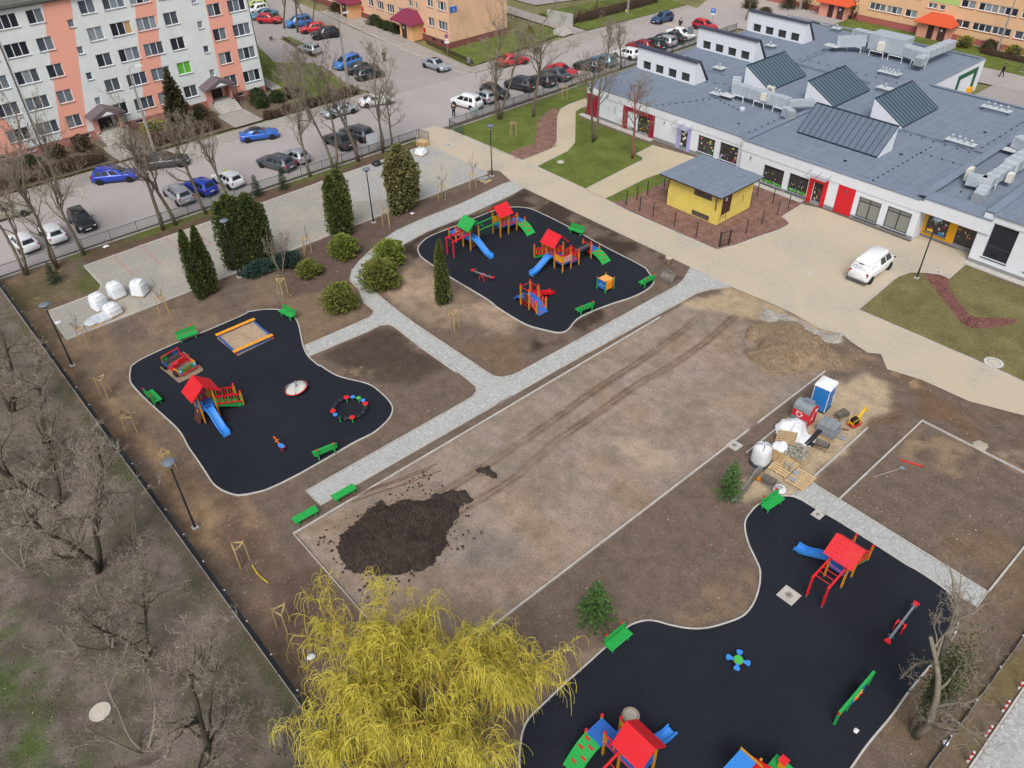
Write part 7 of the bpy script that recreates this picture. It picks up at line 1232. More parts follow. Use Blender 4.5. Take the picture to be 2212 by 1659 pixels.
def make_car(style, paint, label, loc, rz, cat='car', roofmat=None, dark_glass=False, name='parked_car', orange=False, rails=False, group='cars parked along the street and courtyard'):
    L, W, H, xw, xt, xr, xb, zb, zh = STY[style]; t = thing(name, label, cat, loc, rz, group); h = L/2; w = W/2; wx = (h-.82, -h+.78); wr = .31 if style not in ('suv','van') else .34
    st = [-h,-h+.06,-h+.3,-h+.7,xb+.25,-.5,.3,xw,xw+.35,(xw+h)/2,h-.45,h-.12,h]; st = sorted(set(round(x,3) for x in st)); rings = []
    for x in st:
        if x <= xb: zt = zb+.01
        elif x < xw: zt = zb
        else: t_ = (x-xw)/(h-xw); zt = lerp(zb+.03, zh, t_**1.6)
        e = min(1, (h-abs(x))/.55); tw = w*lerp(.84,1,math.sqrt(max(0,min(1,e)))); z0 = .22+.12*(1-min(1,(h-abs(x))/.25)); zt -= .16*(1-min(1,(h-x)/.12)) if x > 0 else .12*(1-min(1,(h+x)/.07)); zm = .5
        half = [(tw*.86,z0),(tw*.97,z0+.13),(tw,zm+.08),(tw*.985,zt-.1),(tw*.93,zt-.015),(tw*.6,zt+.015)]
        rings.append([(x,-y,z) for y,z in half]+[(x,y,z) for y,z in reversed(half)])
    MB().loft(rings).o('body', paint, t, True)
    # cabin
    lv = []
    for f in (0,.5,.86,1.0):
        z = lerp(zb-.03,H-.035,f) if f < 1 else H; g = f if f < .9 else 1.06; xf = lerp(xw,xt,g); xk = lerp(xb,xr,g); ww = lerp(w*.93,w*.73,f if f < 1 else 1.03); c = .16
        if f == 1.0: xf -= .12; xk += .12; ww -= .06
        lv.append([(xk,-ww+c,z),(xk+c*.4,-ww,z),(xf-c*1.6,-ww,z),(xf,-ww+c*1.4,z),(xf,ww-c*1.4,z),(xf-c*1.6,ww,z),(xk+c*.4,ww,z),(xk,ww-c,z)])
    MB().loft(lv[:3],False).o('pillars', paint, t, True)
    MB().loft(lv[2:],True).o('roof', roofmat or paint, t, True)
    P = lambda f, x, s, o=.008: Vector((x, s*(lerp(w*.93,w*.73,f)+o), lerp(zb-.03,H-.035,f)))
    fa, fbt = .1, .82; xF = lambda f: lerp(xw,xt,f)-.3; xK = lambda f: lerp(xb,xr,f)+.18; cuts = {'van': (.0,.48,.74,1), 'sedan': (.14,.52,.98), 'coupe': (.3,.98), 'mini': (.02,.5,.98)}.get(style, (.02,.3,.62,.98))
    for s in (-1,1):
        for i, (a, c) in enumerate(zip(cuts[:-1],cuts[1:])):
            if style == 'van' and i == 0: continue
            q = [P(f, lerp(xK(f)+.02,xF(f),u), s) for f,u in ((fa,a+.02),(fa,c-.02),(fbt,c-.02),(fbt,a+.02))]; MB().quad(*(q if s < 0 else q[::-1])).o('side_window', M_cgl, t)
    for nm, X0, X1, sg in (('windscreen',xw,xt,1),('rear_window',xb,xr,-1)):
        if style == 'van' and sg < 0: continue
        fa2, fb2 = (.12,.84) if sg > 0 else (.22,.82); q = []
        for f, s in ((fa2,-1),(fa2,1),(fb2,1),(fb2,-1)): q.append(Vector((lerp(X0,X1,f)+sg*.012, s*(lerp(w*.93,w*.73,f)-.24), lerp(zb-.03,H-.035,f)+.006)))
        MB().quad(*(q if sg > 0 else q[::-1])).o(nm, M_cgl, t)
    for x in wx:
        for s in (-1,1):
            ar = MB(); ar.lathe([(0,0),(wr+.06,0),(wr+.06,.012),(0,.014)],18); a = ar.o('wheel_arch', M_trim, t); a.rotation_euler = (R(90) if s < 0 else R(-90),0,0); a.location = (x,s*(w-.012),wr+.02)
            tw_ = MB().lathe([(wr*.62,-.1),(wr*.95,-.1),(wr,-.07),(wr,.07),(wr*.95,.1),(wr*.62,.1)],18).o('tyre', M_tyre, t, True); tw_.rotation_euler = (R(90) if s < 0 else R(-90),0,0); tw_.location = (x,s*(w-.07),wr)
            b = MB().lathe([(wr*.66,.05),(wr*.66,.085),(wr*.58,.085),(wr*.56,.06)],16,cap=False).lathe([(0,.09),(.07,.085),(.07,.05)],8)
            for k in range(5): an = 2*math.pi*k/5; b.beam((.04*math.cos(an),.04*math.sin(an),.075),(wr*.6*math.cos(an),wr*.6*math.sin(an),.075),.07,.02)
            b.o('rim', M_rim, tw_)
    for s in (-1,1):
        y = w*.68; MB().box((h-.16,s*y,zh-.1),(.26,.34,.13),s*-.35).o('headlight', M_hl, t); 
        if orange: MB().box((h-.2,s*(y+.12),zh-.05),(.22,.12,.12),s*-.35).o('indicator', M_ora, t)
        zt_ = zb-.1; MB().box((-h+.07,s*w*.76,zt_-.02),(.12,.22,.2 if style not in ('van','estate','mpv') else .34),s*.3).o('taillight', M_tl, t); MB().loft([[(xw-.12,s*(w*.92),zb+.02),(xw-.12,s*(w*.92),zb+.1),(xw-.06,s*(w*.92),zb+.06)],[(xw-.22,s*(w+.16),zb+.03),(xw-.22,s*(w+.16),zb+.17),(xw-.08,s*(w+.15),zb+.1)]]).o('mirror', paint if not dark_glass else M_trim, t)
    MB().box((h-.015,0,.42),(.05,.52,.11)).o('number_plate', M_plate, t); MB().box((-h-.0,0,.62 if style != 'sedan' else .7),(.03,.5,.11)).o('number_plate', M_plate, t); MB().box((h-.05,0,.32),(.06,W*.7,.14)).o('grille', M_trim, t); MB().box((-h+.01,0,.3),(.06,W*.78,.1)).o('bumper_trim', M_trim, t); MB().box((h-.06,0,zh-.12),(.06,.5,.09)).o('upper_grille', M_trim, t)
    if rails:
        for s in (-1,1): MB().tube([(xr+.1,s*w*.66,H-.02),(xr+.25,s*w*.66,H+.04),(xt-.25,s*w*.66,H+.04),(xt-.1,s*w*.66,H-.02)],.018,5).o('roof_rail', M_trim, t)
    return t
def paint(n, c, metal=.25, rough=.32): return PM('paint_'+n, c, rough, .05, 2, metal=metal, spec=.5, coat=.6, dirt='6d6a66', dirt_amt=.12)
PT = dict(white=paint('white','dfe3e6',0), beige=paint('beige','a09a8c'), black=paint('black','1f2024'), blue=paint('blue','2544b5'), blue2=paint('bright_blue','2b66c4'), grey=paint('graphite','50545c'), dgrey=paint('dark_grey','3b3d42'), silver=paint('silver','a9b0b8',.4), lblue=paint('light_blue','4a84cf'), red=paint('red','b81d2a',.1), teal=paint('teal','4f7f92'), green=paint('dark_green','27332f'), lime=paint('lime','b3c46a',0), navy=paint('navy','2f4d74'), dark=paint('near_black','2b2f35'), dred=paint('dark_red','8f1c2c'))
CARS = [
 ('21',(215,265),(-135,355),'sedan','beige','dusty beige car cut by the left edge of the picture'),('21',(125,500),(262,612),'hatch','white','white hatchback nearest the left fence corner, tail to the fence'),('21',(380,415),(500,545),'hatch','white','white hatchback with oval rear lights, second from the left corner'),('21',(755,455),(620,300),'hatch','black','black car facing the fence with orange indicators'),
 ('21',(1430,100),(1565,205),'estate','silver','silver estate backed to the fence behind the bare trees'),('11',(1600,1535),(1765,1600),'hatch','blue','deep blue hatchback between the silver estate and a white car'),('11',(1820,1465),(2005,1545),'hatch','white','white hatchback with roof sign beside the blue hatchback'),('11',(1128,1460),(808,1490),'estate','blue','blue tall estate parked at the kerb before the striped block'),('11',(1568,1335),(1232,1372),'estate','dgrey','dark grey estate at the kerb below the street lamp'),('12',(248,1105),(-75,1150),'coupe','blue2','bright blue liftback with black roof at the kerb'),
 ('12',(105,1335),(358,1402),'estate','grey','graphite estate with its tail to the fence'),('12',(292,1285),(488,1345),'mini','silver','small silver hatchback beside the graphite estate'),('12',(665,1140),(858,1228),'sedan','dgrey','dark grey sedan behind a forked bare tree'),('12',(800,1085),(1018,1155),'estate','grey','grey estate beside the pale notice board'),('12',(622,962),(900,890),'coupe','silver','silver coupe at the far kerb, facing left'),('12',(1198,822),(940,862),'coupe','white','white coupe with dark roof glass at the far kerb'),
 ('12',(1122,600),(905,645),'hatch','dark','black hatchback at the end of the courtyard row, nearest the street'),('12',(1065,562),(845,590),'sedan','dgrey','dark sedan second in the courtyard row'),('12',(735,560),(922,500),'mpv','lblue','light blue van-like car in the courtyard row'),('12',(432,392),(588,432),'hatch','silver','silver hatchback alone beside the lawn path'),('12',(552,300),(738,272),'suv','black','black off-roader in the far courtyard row'),('12',(440,250),(632,232),'hatch','red','red car behind the black off-roader'),('12',(318,205),(532,175),'mpv','lblue','blue high roofed car behind the courtyard trees'),('12',(270,165),(82,160),'hatch','red','red hatchback beside the white block corner'),('12',(38,140),(218,105),'sedan','teal','teal grey sedan behind the red hatchback'),('12',(10,95),(118,70),'hatch','white','white car at the top edge behind the teal sedan'),('12',(-10,45),(118,40),'hatch','lime','pale lime car at the top edge of the courtyard'),
 ('12',(1680,580),(1470,510),'sedan','silver','silver sedan with sunroof alone at the kerb of the peach block'),('12',(1735,835),(1928,885),'mpv','white','white short hatchback beside the standing man at the gate'),('12',(1905,790),(2042,838),'mini','silver','tiny silver car next to the white hatchback at the gate'),('12',(2178,805),(1960,742),'hatch','dark','dark hatchback facing the lawn fence behind a tree'),('13',(82,690),(300,735),'mpv','dgrey','dark people carrier with its tail to the lawn fence'),('13',(325,648),(442,695),'hatch','dgrey','dark hatchback between the people carrier and a grey sedan'),('13',(400,600),(570,648),'sedan','grey','grey sedan beside the red car facing the fence'),('13',(655,622),(425,568),'sedan','red','red sedan facing the lawn fence'),('13',(652,535),(868,568),'hatch','dark','dark hatchback behind the bare twin tree'),('13',(792,492),(972,532),'hatch','teal','teal hatchback next to the roof corner'),('13',(1000,430),(1168,470),'hatch','white','white hatchback partly behind the bare tree at the roof edge'),('13',(1110,372),(1282,402),'hatch','dred','dark red car peeking over the first white roof light'),('13',(1230,352),(1372,395),'estate','green','dark green estate above the first white roof light'),('13',(1322,325),(1478,368),'hatch','silver','pale silver hatchback in the far row, between dark cars'),('13',(1342,295),(1575,340),'sedan','black','black sedan in the far row'),('13',(1640,312),(1440,262),'sedan','white','white sedan facing the roof beside the sign back'),('13',(1838,242),(1652,195),'hatch','red','red hatchback beside the parking sign'),('13',(1305,178),(1465,132),'hatch','navy','blue hatchback driving on the far street'),('13',(230,492),(30,525),'sedan','red','red sedan at the far kerb below the mistletoe tree')]
for k, f, r_, sty, c, lab in CARS:
    a, b_ = G(k,*f,.55), G(k,*r_,.55); d = a-b_; m_ = (a+b_)/2
    make_car(sty, PT[c], lab, (m_.x,m_.y,.005), math.atan2(d.y,d.x), roofmat=PT['black'] if 'black roof' in lab else None, orange='orange' in lab, rails=sty == 'estate', dark_glass=c in ('blue2',))
# taxi sign, sunroof
for o in list(COL.objects):
    if o.parent is None and o.get('label','').startswith('white hatchback with roof sign'): MB().box((.0,0,1.56),(.14,.34,.12)).o('roof_sign', PM('sign_yellow','c9c04a',.5), o); [MB().box((-.3,s*.885,.75),(.5,.012,.3)).o('door_sticker', PM('sticker_grey','8d9299',.5), o) for s in (-1,1)]
    if o.parent is None and 'sunroof' in str(o.get('label','')): MB().box((-.2,0,1.452),(.6,.8,.02)).o('sunroof', M_cgl, o)
# white van
vr0, vr1 = G('c4',190,650), G('c4',560,765); v2 = G('c4',900,500); dirv = (v2-vr1).normalized(); ang = math.atan2(dirv.y,dirv.x); rear = (vr0+vr1)/2; vc = rear+dirv*2.4
V = make_car('van', PM('paint_van','e6e8ea',.3,.03,2,coat=.5), 'white delivery van with blue hexagon logo on its tail', (vc.x,vc.y,.025), ang, 'van', name='van', dark_glass=True, group='vehicles in the kindergarten yard')
for s in (-1,1): MB().box((-1.2,s*.965,.48),(2.0,.01,.04)).o('side_strip', M_trim, V)
MB().box((-2.44,0,.32),(.1,1.8,.2)).o('rear_bumper', PM('bumper_grey','4d4f52',.7), V); MB().box((-2.43,.3,1.02),(.03,.55,.06)).o('handle_bar', M_trim, V); MB().lathe([(.06,-.01),(.06,.02)],12,(0,0,0)).o('badge', M_trim, V); LAST[0].rotation_euler = (0,R(-90),0); LAST[0].location = (-2.43,-.1,.98); MB().box((-2.33,0,1.86),(.05,.4,.04)).o('brake_light', M_trim, V)
zb_, za_ = 1.12, 1.9; slope = math.atan2(.15,.82)
def on_tail(y, z): return Vector((lerp(-2.4,-2.25,(z-1.09)/(1.935-1.09))-.012, y, z))
b = MB(); ctr = (.42,1.5)
for i in range(6):
    a0_, a1_ = R(90+60*i), R(150+60*i); p0, p1 = [(ctr[0]+.17*math.cos(a),ctr[1]+.17*math.sin(a)) for a in (a0_,a1_)]; q0, q1 = [(ctr[0]+.12*math.cos(a),ctr[1]+.12*math.sin(a)) for a in (a0_,a1_)]; b.quad(on_tail(*p0),on_tail(*p1),on_tail(*q1),on_tail(*q0))
M_logo = PM('logo_blue','3b6ea8',.5); b.o('hexagon_logo', M_logo, V); M_logo2 = PM('logo_grey','6d86a8',.5)
for tx, y, z, sz in (('Grupa',.2,1.56,.15),('Bafum web',.2,1.4,.15)): p_ = on_tail(y,z); text3('lettering', tx, sz, M_logo2, V, p_, (R(90)-slope*0,0,R(-90)), 'LEFT')
for s in (-1,):
    b = MB(); 
    for i in range(6):
        a0_, a1_ = R(90+60*i), R(150+60*i); q = [(-1.75+.1*math.cos(a0_),1.5+.1*math.sin(a0_)),(-1.75+.1*math.cos(a1_),1.5+.1*math.sin(a1_)),(-1.75+.07*math.cos(a1_),1.5+.07*math.sin(a1_)),(-1.75+.07*math.cos(a0_),1.5+.07*math.sin(a0_))]; b.quad(*[(x,s*(lerp(.8835,.6935,(z-1.09)/.845)+.012),z) for x,z in q])
    b.o('hexagon_logo', M_logo, V); MB().quad(*[(x,s*(lerp(.8835,.6935,(z-1.09)/.845)+.012),z) for x,z in ((-1.58,1.5),(-1.1,1.5),(-1.1,1.54),(-1.58,1.54))]).o('lettering', M_logo2, V)
# ------------------------------------------------------------------ people
M_skin = PM('skin','c09a80',.6); M_coat = PM('black_jacket','191a1e',.8,.2,8); M_trs = PM('dark_trousers','1d2026',.85,.2,8); M_shoe = PM('dark_shoes','131315',.6); M_hair = PM('dark_hair','1a1614',.8)
def skin_mesh(name, verts, edges, rad, mat, parent, sub=1):
    me = bpy.data.meshes.new(name); me.from_pydata(verts, edges, []); me.materials.append(mat); o = bpy.data.objects.new(name, me); link(o, parent); m = o.modifiers.new('s','SKIN'); m.use_smooth_shade = True
    for v, r_ in zip(me.skin_vertices[0].data, rad): v.radius = (r_, r_) if not hasattr(r_,'__len__') else r_
    me.skin_vertices[0].data[0].use_root = True; s = o.modifiers.new('d','SUBSURF'); s.levels = sub; s.render_levels = sub; return o
def person(label, loc, rz, pose='stand', cap=False, coat=None):
    t = thing('person', label, 'person', loc, rz, None); coat = coat or M_coat; st = .22 if pose == 'walk' else .0
    hip = {s: Vector((0,s*.1,.92)) for s in (-1,1)}; kn = {s: Vector((.06+s*st*.6,s*.11,.5)) for s in (-1,1)}; an = {s: Vector((s*st*1.2,s*.12,.09)) for s in (-1,1)}; sh = {s: Vector((-.01,s*.2,1.43)) for s in (-1,1)}
    if pose == 'hands': el = {s: Vector((-.02,s*.27,1.14)) for s in (-1,1)}; ha = {s: Vector((.24,s*.08,1.16)) for s in (-1,1)}
    else: el = {s: Vector((-.03-s*st*.4,s*.27,1.15)) for s in (-1,1)}; ha = {s: Vector((.06-s*st*.9,s*.27,.88)) for s in (-1,1)}
    V = [Vector((0,0,.95)),Vector((0,0,1.2)),Vector((-.01,0,1.42)),Vector((0,0,1.52)),Vector((.02,0,1.62)),Vector((.015,0,1.7)),sh[-1],el[-1],ha[-1],sh[1],el[1],ha[1],hip[-1],kn[-1],an[-1],an[-1]+Vector((.16,0,-.04)),hip[1],kn[1],an[1],an[1]+Vector((.16,0,-.04))]
    E = [(0,1),(1,2),(2,3),(3,4),(4,5),(2,6),(6,7),(7,8),(2,9),(9,10),(10,11),(0,12),(12,13),(13,14),(14,15),(0,16),(16,17),(17,18),(18,19)]; Rr = [.13,.12,.12,.055,.085,.075,.06,.045,.035,.06,.045,.035,.085,.06,.045,.035,.085,.06,.045,.035]
    skin_mesh('body', V, E, Rr, M_skin, t)
    for s in (-1,1):
        d = (ha[s]-el[s]).normalized(); sd_ = d.cross(Vector((0,s,0))).normalized(); b = MB()
        for i, (o_, l_) in enumerate(((-.03,.07),(-.01,.085),(.01,.08),(.03,.065))): b.tube([ha[s]+sd_*o_+d*.02, ha[s]+sd_*o_+d*(.02+l_*.6), ha[s]+sd_*o_+d*(.02+l_)-Vector((0,s*.015,0))],[.011,.01,.008],5)
        b.tube([ha[s]-sd_*.03, ha[s]-sd_*.055+d*.04],[.012,.009],5); b.o('hand', M_skin, t)
    skin_mesh('jacket',[Vector((0,0,.84)),Vector((0,0,1.2)),Vector((-.01,0,1.42)),Vector((0,0,1.5)),sh[-1],el[-1],el[-1].lerp(ha[-1],.9),sh[1],el[1],el[1].lerp(ha[1],.9)],[(0,1),(1,2),(2,3),(2,4),(4,5),(5,6),(2,7),(7,8),(8,9)],[(.15,.19),(.14,.19),(.14,.18),.07,.085,.07,.055,.085,.07,.055],coat,t)
    skin_mesh('trousers',[Vector((0,0,.93)),hip[-1]-Vector((0,0,.05)),kn[-1],an[-1]+Vector((0,0,.02)),hip[1]-Vector((0,0,.05)),kn[1],an[1]+Vector((0,0,.02))],[(0,1),(1,2),(2,3),(0,4),(4,5),(5,6)],[.14,.1,.08,.065,.1,.08,.065],M_trs,t)
    for s in (-1,1): MB().loft([[(an[s].x+x,an[s].y+y,z) for x,y,z in ((-.09,-.045,0),(-.09,.045,0),(-.09,.045,.09),(-.09,-.045,.09))],[(an[s].x+x,an[s].y+y,z) for x,y,z in ((.06,-.05,0),(.06,.05,0),(.06,.045,.08),(.06,-.045,.08))],[(an[s].x+x,an[s].y+y,z) for x,y,z in ((.19,-.035,0),(.19,.035,0),(.19,.03,.04),(.19,-.03,.04))]]).o('shoe', M_shoe, t)
    MB().lathe([(.085,0),(.1,.05),(.095,.1),(.05,.15),(0,.16)],12,(-.005,0,1.62)).o('cap' if cap else 'hair', M_hair, t, True); MB().box((.105,0,1.63),(.03,.025,.035)).o('nose', M_skin, t)
    for s in (-1,1): MB().box((.095,s*.032,1.655),(.012,.02,.012)).o('eye', M_shoe, t); MB().box((.015,s*.09,1.63),(.03,.015,.05)).o('ear', M_skin, t)
    MB().box((.098,0,1.59),(.012,.045,.01)).o('mouth', PM('lips','8a5a50',.6), t)
    return t
g_ = G('12',1725,985); person('person in black jacket standing at the gate with both hands raised to the chest', (g_.x,g_.y,.02), R(-50), 'hands'); g_ = G('12',1143,520); person('person in dark clothes standing in the middle of the courtyard road', (g_.x,g_.y,.0), R(-60), 'stand'); g_ = G('14',2020,645); person('person in dark blue walking along the far fence', (g_.x,g_.y,.0), R(200), 'walk', coat=PM('navy_jacket','1f2a3a',.8)); g_ = G('13',1532,250); person('person in dark cap behind the white sedan', (g_.x,g_.y,.0), R(-60), 'stand', True)
# ------------------------------------------------------------------ vegetation
def tint_mesh(name, V, F, tint, mat):
    me = bpy.data.meshes.new(name); V = np.asarray(V,float); F = np.asarray(F); k = F.shape[1]; me.vertices.add(len(V)); me.vertices.foreach_set('co',V.ravel()); me.loops.add(F.size); me.loops.foreach_set('vertex_index',F.ravel().astype(np.int32)); me.polygons.add(len(F)); me.polygons.foreach_set('loop_start',np.arange(0,F.size,k)); me.polygons.foreach_set('loop_total',np.full(len(F),k)); me.update(calc_edges=True)
    if tint is not None: a = me.color_attributes.new('tint','FLOAT_COLOR','POINT'); a.data.foreach_set('color',tint.ravel())
    me.materials.append(mat); return me
def leaves(P, N, L, W, rg, spread=.6, up=.3, tv=.3):
    "one little kite-shaped spray per point"
    n = len(P); a = N+np.array([0,0,up])+rg.normal(0,spread,(n,3)); a /= np.linalg.norm(a,axis=1)[:,None]; r_ = rg.normal(0,1,(n,3)); b = np.cross(a,r_); b /= np.linalg.norm(b,axis=1)[:,None]+1e-9; l = (L*rg.uniform(.6,1.3,n))[:,None]; w = (W*rg.uniform(.6,1.3,n))[:,None]
    V = np.stack([P-a*l*.3,P+b*w*.5+a*l*.15,P+a*l*.7,P-b*w*.5+a*l*.15],1).reshape(-1,3); F = (np.arange(n)[:,None]*4+np.arange(4)[None]); t = np.clip(1+rg.normal(0,tv,n),.35,1.8); c = np.repeat(np.stack([t*(1+rg.normal(0,.06,n)),t,t*(1+rg.normal(0,.06,n)),np.ones(n)],1),4,0); return V, F, c
def leafmat(name, c, rough=.7): return PM(name, c, rough, .25, 1.6, attr='tint', spec=.2)
L_thuja = leafmat('thuja_foliage','596232'); L_thuja2 = leafmat('thuja_dark','4f592f'); L_olive = leafmat('thuja_olive','6b7036'); L_gold = leafmat('golden_globe','707a36'); L_rag = leafmat('ragged_thuja_leaf','6a6842'); L_spr = leafmat('spruce_needles','4c6a38'); L_spr2 = leafmat('dark_spruce','37452f'); L_hedge = leafmat('brown_hedge','5d4a3c'); L_hedge2 = leafmat('green_shrub','3a4526'); L_juni = leafmat('juniper','33473f'); L_mist = leafmat('mistletoe','7d7a2c'); L_forsy = leafmat('yellow_shrub','8c8438')
M_bark = PM('grey_bark','6a6256',.95,.25,6,.5,15,dirt='5a5c38',dirt_amt=.6); M_bark2 = PM('dark_bark','4d463d',.95,.25,6,.5,15,dirt='4c5030',dirt_amt=.6); M_twig = PM('twigs','857a6e',.95,.2,3); M_twigd = PM('dark_twigs','8a8074',.95,.2,3); M_twigr = PM('red_twigs','8a5b55',.95,.2,3); M_wood = PM('stake_wood','b59c6c',.85,.15,6); M_rust = PM('core_brown','33291f',1,.2)
def conifer(label, x, y, cones, mat, n, L, W, seed, name='thuja', core='26301a', cat='conifer', up=.5, trunk=True, group=None, spread=.55):
    "cones: list of (dx, dy, height, radius, profile) columns making one plant"
    rg = np.random.default_rng(seed); t = thing(name, label, cat, (x,y,0), 0, group); VV = []; FF = []; CC = []; off = 0; cm = MB()
    for dx, dy, H, Rr, prof in cones:
        m = int(n*H*Rr/sum(c[2]*c[3] for c in cones)); h = rg.random(m)**.85; a = rg.uniform(0,2*math.pi,m); pr = np.interp(h,[q[0] for q in prof],[q[1] for q in prof])*Rr; lump = 1+.16*np.sin(a*3+seed+h*5)+.12*np.sin(a*7+h*13+seed*2)+.1*np.sin(a*11-h*29); r_ = pr*lump*rg.uniform(.72,1.06,m); P = np.stack([dx+r_*np.cos(a),dy+r_*np.sin(a),.05+h*H],1); dr = np.gradient(np.array([q[1] for q in prof]),np.array([q[0] for q in prof])) if len(prof) > 1 else 0; N = np.stack([np.cos(a),np.sin(a),.25+.0*a],1)
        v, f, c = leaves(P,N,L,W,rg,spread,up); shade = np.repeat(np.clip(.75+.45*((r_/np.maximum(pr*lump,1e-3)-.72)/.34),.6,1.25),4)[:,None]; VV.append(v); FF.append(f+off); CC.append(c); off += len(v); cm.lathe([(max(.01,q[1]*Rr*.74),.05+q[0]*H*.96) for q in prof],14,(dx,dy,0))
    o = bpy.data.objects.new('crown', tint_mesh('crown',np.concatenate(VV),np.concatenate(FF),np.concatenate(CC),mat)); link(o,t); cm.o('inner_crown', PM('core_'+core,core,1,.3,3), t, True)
    if trunk: MB().tube([(cones[0][0],cones[0][1],0),(cones[0][0],cones[0][1],cones[0][2]*.5)],[.09,.05],7).o('trunk', M_bark2, t)
    return t
COLUMN = [(0,.55),(.08,.85),(.25,1),(.55,.9),(.8,.6),(.93,.32),(1,.04)]; CONE = [(0,.8),(.1,1),(.4,.8),(.75,.4),(1,.03)]; GLOBE = [(0,.75),(.15,.95),(.4,1),(.7,.82),(.88,.5),(1,.1)]; TUB = [(0,.7),(.15,.95),(.5,1),(.8,.85),(.95,.5),(1,.15)]
gp = lambda k, x, y: G(k,x,y)
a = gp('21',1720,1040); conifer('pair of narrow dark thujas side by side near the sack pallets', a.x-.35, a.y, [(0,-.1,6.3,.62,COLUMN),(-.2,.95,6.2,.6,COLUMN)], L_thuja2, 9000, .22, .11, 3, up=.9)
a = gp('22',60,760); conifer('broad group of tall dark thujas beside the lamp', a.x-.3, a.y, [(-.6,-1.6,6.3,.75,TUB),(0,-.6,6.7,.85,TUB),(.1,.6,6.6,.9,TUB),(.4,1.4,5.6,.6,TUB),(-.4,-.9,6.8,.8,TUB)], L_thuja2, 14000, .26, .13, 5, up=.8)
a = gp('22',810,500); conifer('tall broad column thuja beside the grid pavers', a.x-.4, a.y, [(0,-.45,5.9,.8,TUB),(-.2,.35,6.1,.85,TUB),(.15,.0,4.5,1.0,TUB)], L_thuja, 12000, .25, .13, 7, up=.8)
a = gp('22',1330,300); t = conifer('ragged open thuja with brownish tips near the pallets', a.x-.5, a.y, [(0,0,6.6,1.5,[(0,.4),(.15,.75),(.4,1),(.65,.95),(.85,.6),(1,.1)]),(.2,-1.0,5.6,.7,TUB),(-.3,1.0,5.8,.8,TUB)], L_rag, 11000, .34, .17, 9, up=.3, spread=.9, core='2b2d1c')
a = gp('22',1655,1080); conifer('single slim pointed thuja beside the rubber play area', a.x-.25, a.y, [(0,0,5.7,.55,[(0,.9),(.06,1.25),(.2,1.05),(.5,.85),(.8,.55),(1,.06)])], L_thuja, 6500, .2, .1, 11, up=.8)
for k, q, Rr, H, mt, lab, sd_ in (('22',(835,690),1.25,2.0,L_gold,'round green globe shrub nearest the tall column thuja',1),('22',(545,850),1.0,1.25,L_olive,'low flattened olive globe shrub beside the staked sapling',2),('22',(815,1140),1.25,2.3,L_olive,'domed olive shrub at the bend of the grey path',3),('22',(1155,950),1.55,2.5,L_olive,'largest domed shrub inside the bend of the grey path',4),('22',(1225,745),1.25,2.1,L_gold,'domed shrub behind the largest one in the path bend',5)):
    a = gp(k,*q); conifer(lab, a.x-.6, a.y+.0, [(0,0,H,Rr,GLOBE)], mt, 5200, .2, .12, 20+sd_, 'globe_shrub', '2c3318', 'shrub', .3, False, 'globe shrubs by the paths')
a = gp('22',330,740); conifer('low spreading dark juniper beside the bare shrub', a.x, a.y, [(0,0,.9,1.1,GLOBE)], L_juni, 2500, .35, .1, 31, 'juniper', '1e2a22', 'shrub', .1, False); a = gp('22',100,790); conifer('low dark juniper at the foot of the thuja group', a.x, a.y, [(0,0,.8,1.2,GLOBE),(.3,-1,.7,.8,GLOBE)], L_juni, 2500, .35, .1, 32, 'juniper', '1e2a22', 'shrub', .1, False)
def spruce(label, x, y, H, Rr, seed, mat=None, n=2600, group='young spruces'):
    rg = np.random.default_rng(seed); t = thing('spruce_tree', label, 'conifer', (x,y,0), 0, group); VV, FF, CC = [], [], []; off = 0; tb = MB().tube([(0,0,0),(0,0,H*.97)],[.05*H/3,.01],6); P = []; N = []; nb = int(22*H/3); r2 = random.Random(seed)
    for i in range(nb):
        f = (i/nb)**.9; z = .12+f*H*.93; R_ = Rr*(1-f)**.8*r2.uniform(.75,1.1)+.04; kk = 7 if f < .8 else 4
        for j in range(kk):
            a = 2*math.pi*(j/kk)+i*2.4+r2.uniform(-.3,.3); m = max(3,int(R_/.07)); s = np.linspace(.15,1,m); px_ = np.stack([np.cos(a)*R_*s,np.sin(a)*R_*s,z-R_*.28*s+R_*.22*s**2],1); P.append(np.repeat(px_,2,0)); N.append(np.repeat([[math.cos(a),math.sin(a),.0]],2*m,0))
    P = np.concatenate(P)+rg.normal(0,.03,(sum(len(p_) for p_ in P),3)); N = np.concatenate(N); v, f, c = leaves(P,N,.2*max(.7,H/4),.09*max(.7,H/4),rg,.45,.15); o = bpy.data.objects.new('crown', tint_mesh('crown',v,f,c,mat or L_spr)); link(o,t); tb.o('trunk', M_bark2, t); return t
for k, q, H, Rr, lab, mt in (('33',(1950,1110),3.1,.95,'young green spruce beside the loose poles',None),('43',(830,425),3.4,1.1,'young green spruce on the bare plot above the bench',None),('21',(470,900),2.0,.75,'small dark spruce at the left end of the garden',L_spr2),('12',(80,1650),2.4,.65,'small dark spruce by the street fence, left of its neighbour',L_spr2),('12',(300,1590),2.3,.6,'small dark spruce by the street fence, right of its neighbour',L_spr2)):
    a = gp(k,*q); spruce(lab,a.x-.1,a.y,H,Rr,int(q[0]),mt)
a = gp('11',1540,1110); spruce('tall brownish spruce in front of the striped block',a.x,a.y,7.9,1.9,77,leafmat('brown_spruce','4d4633'),group=None)
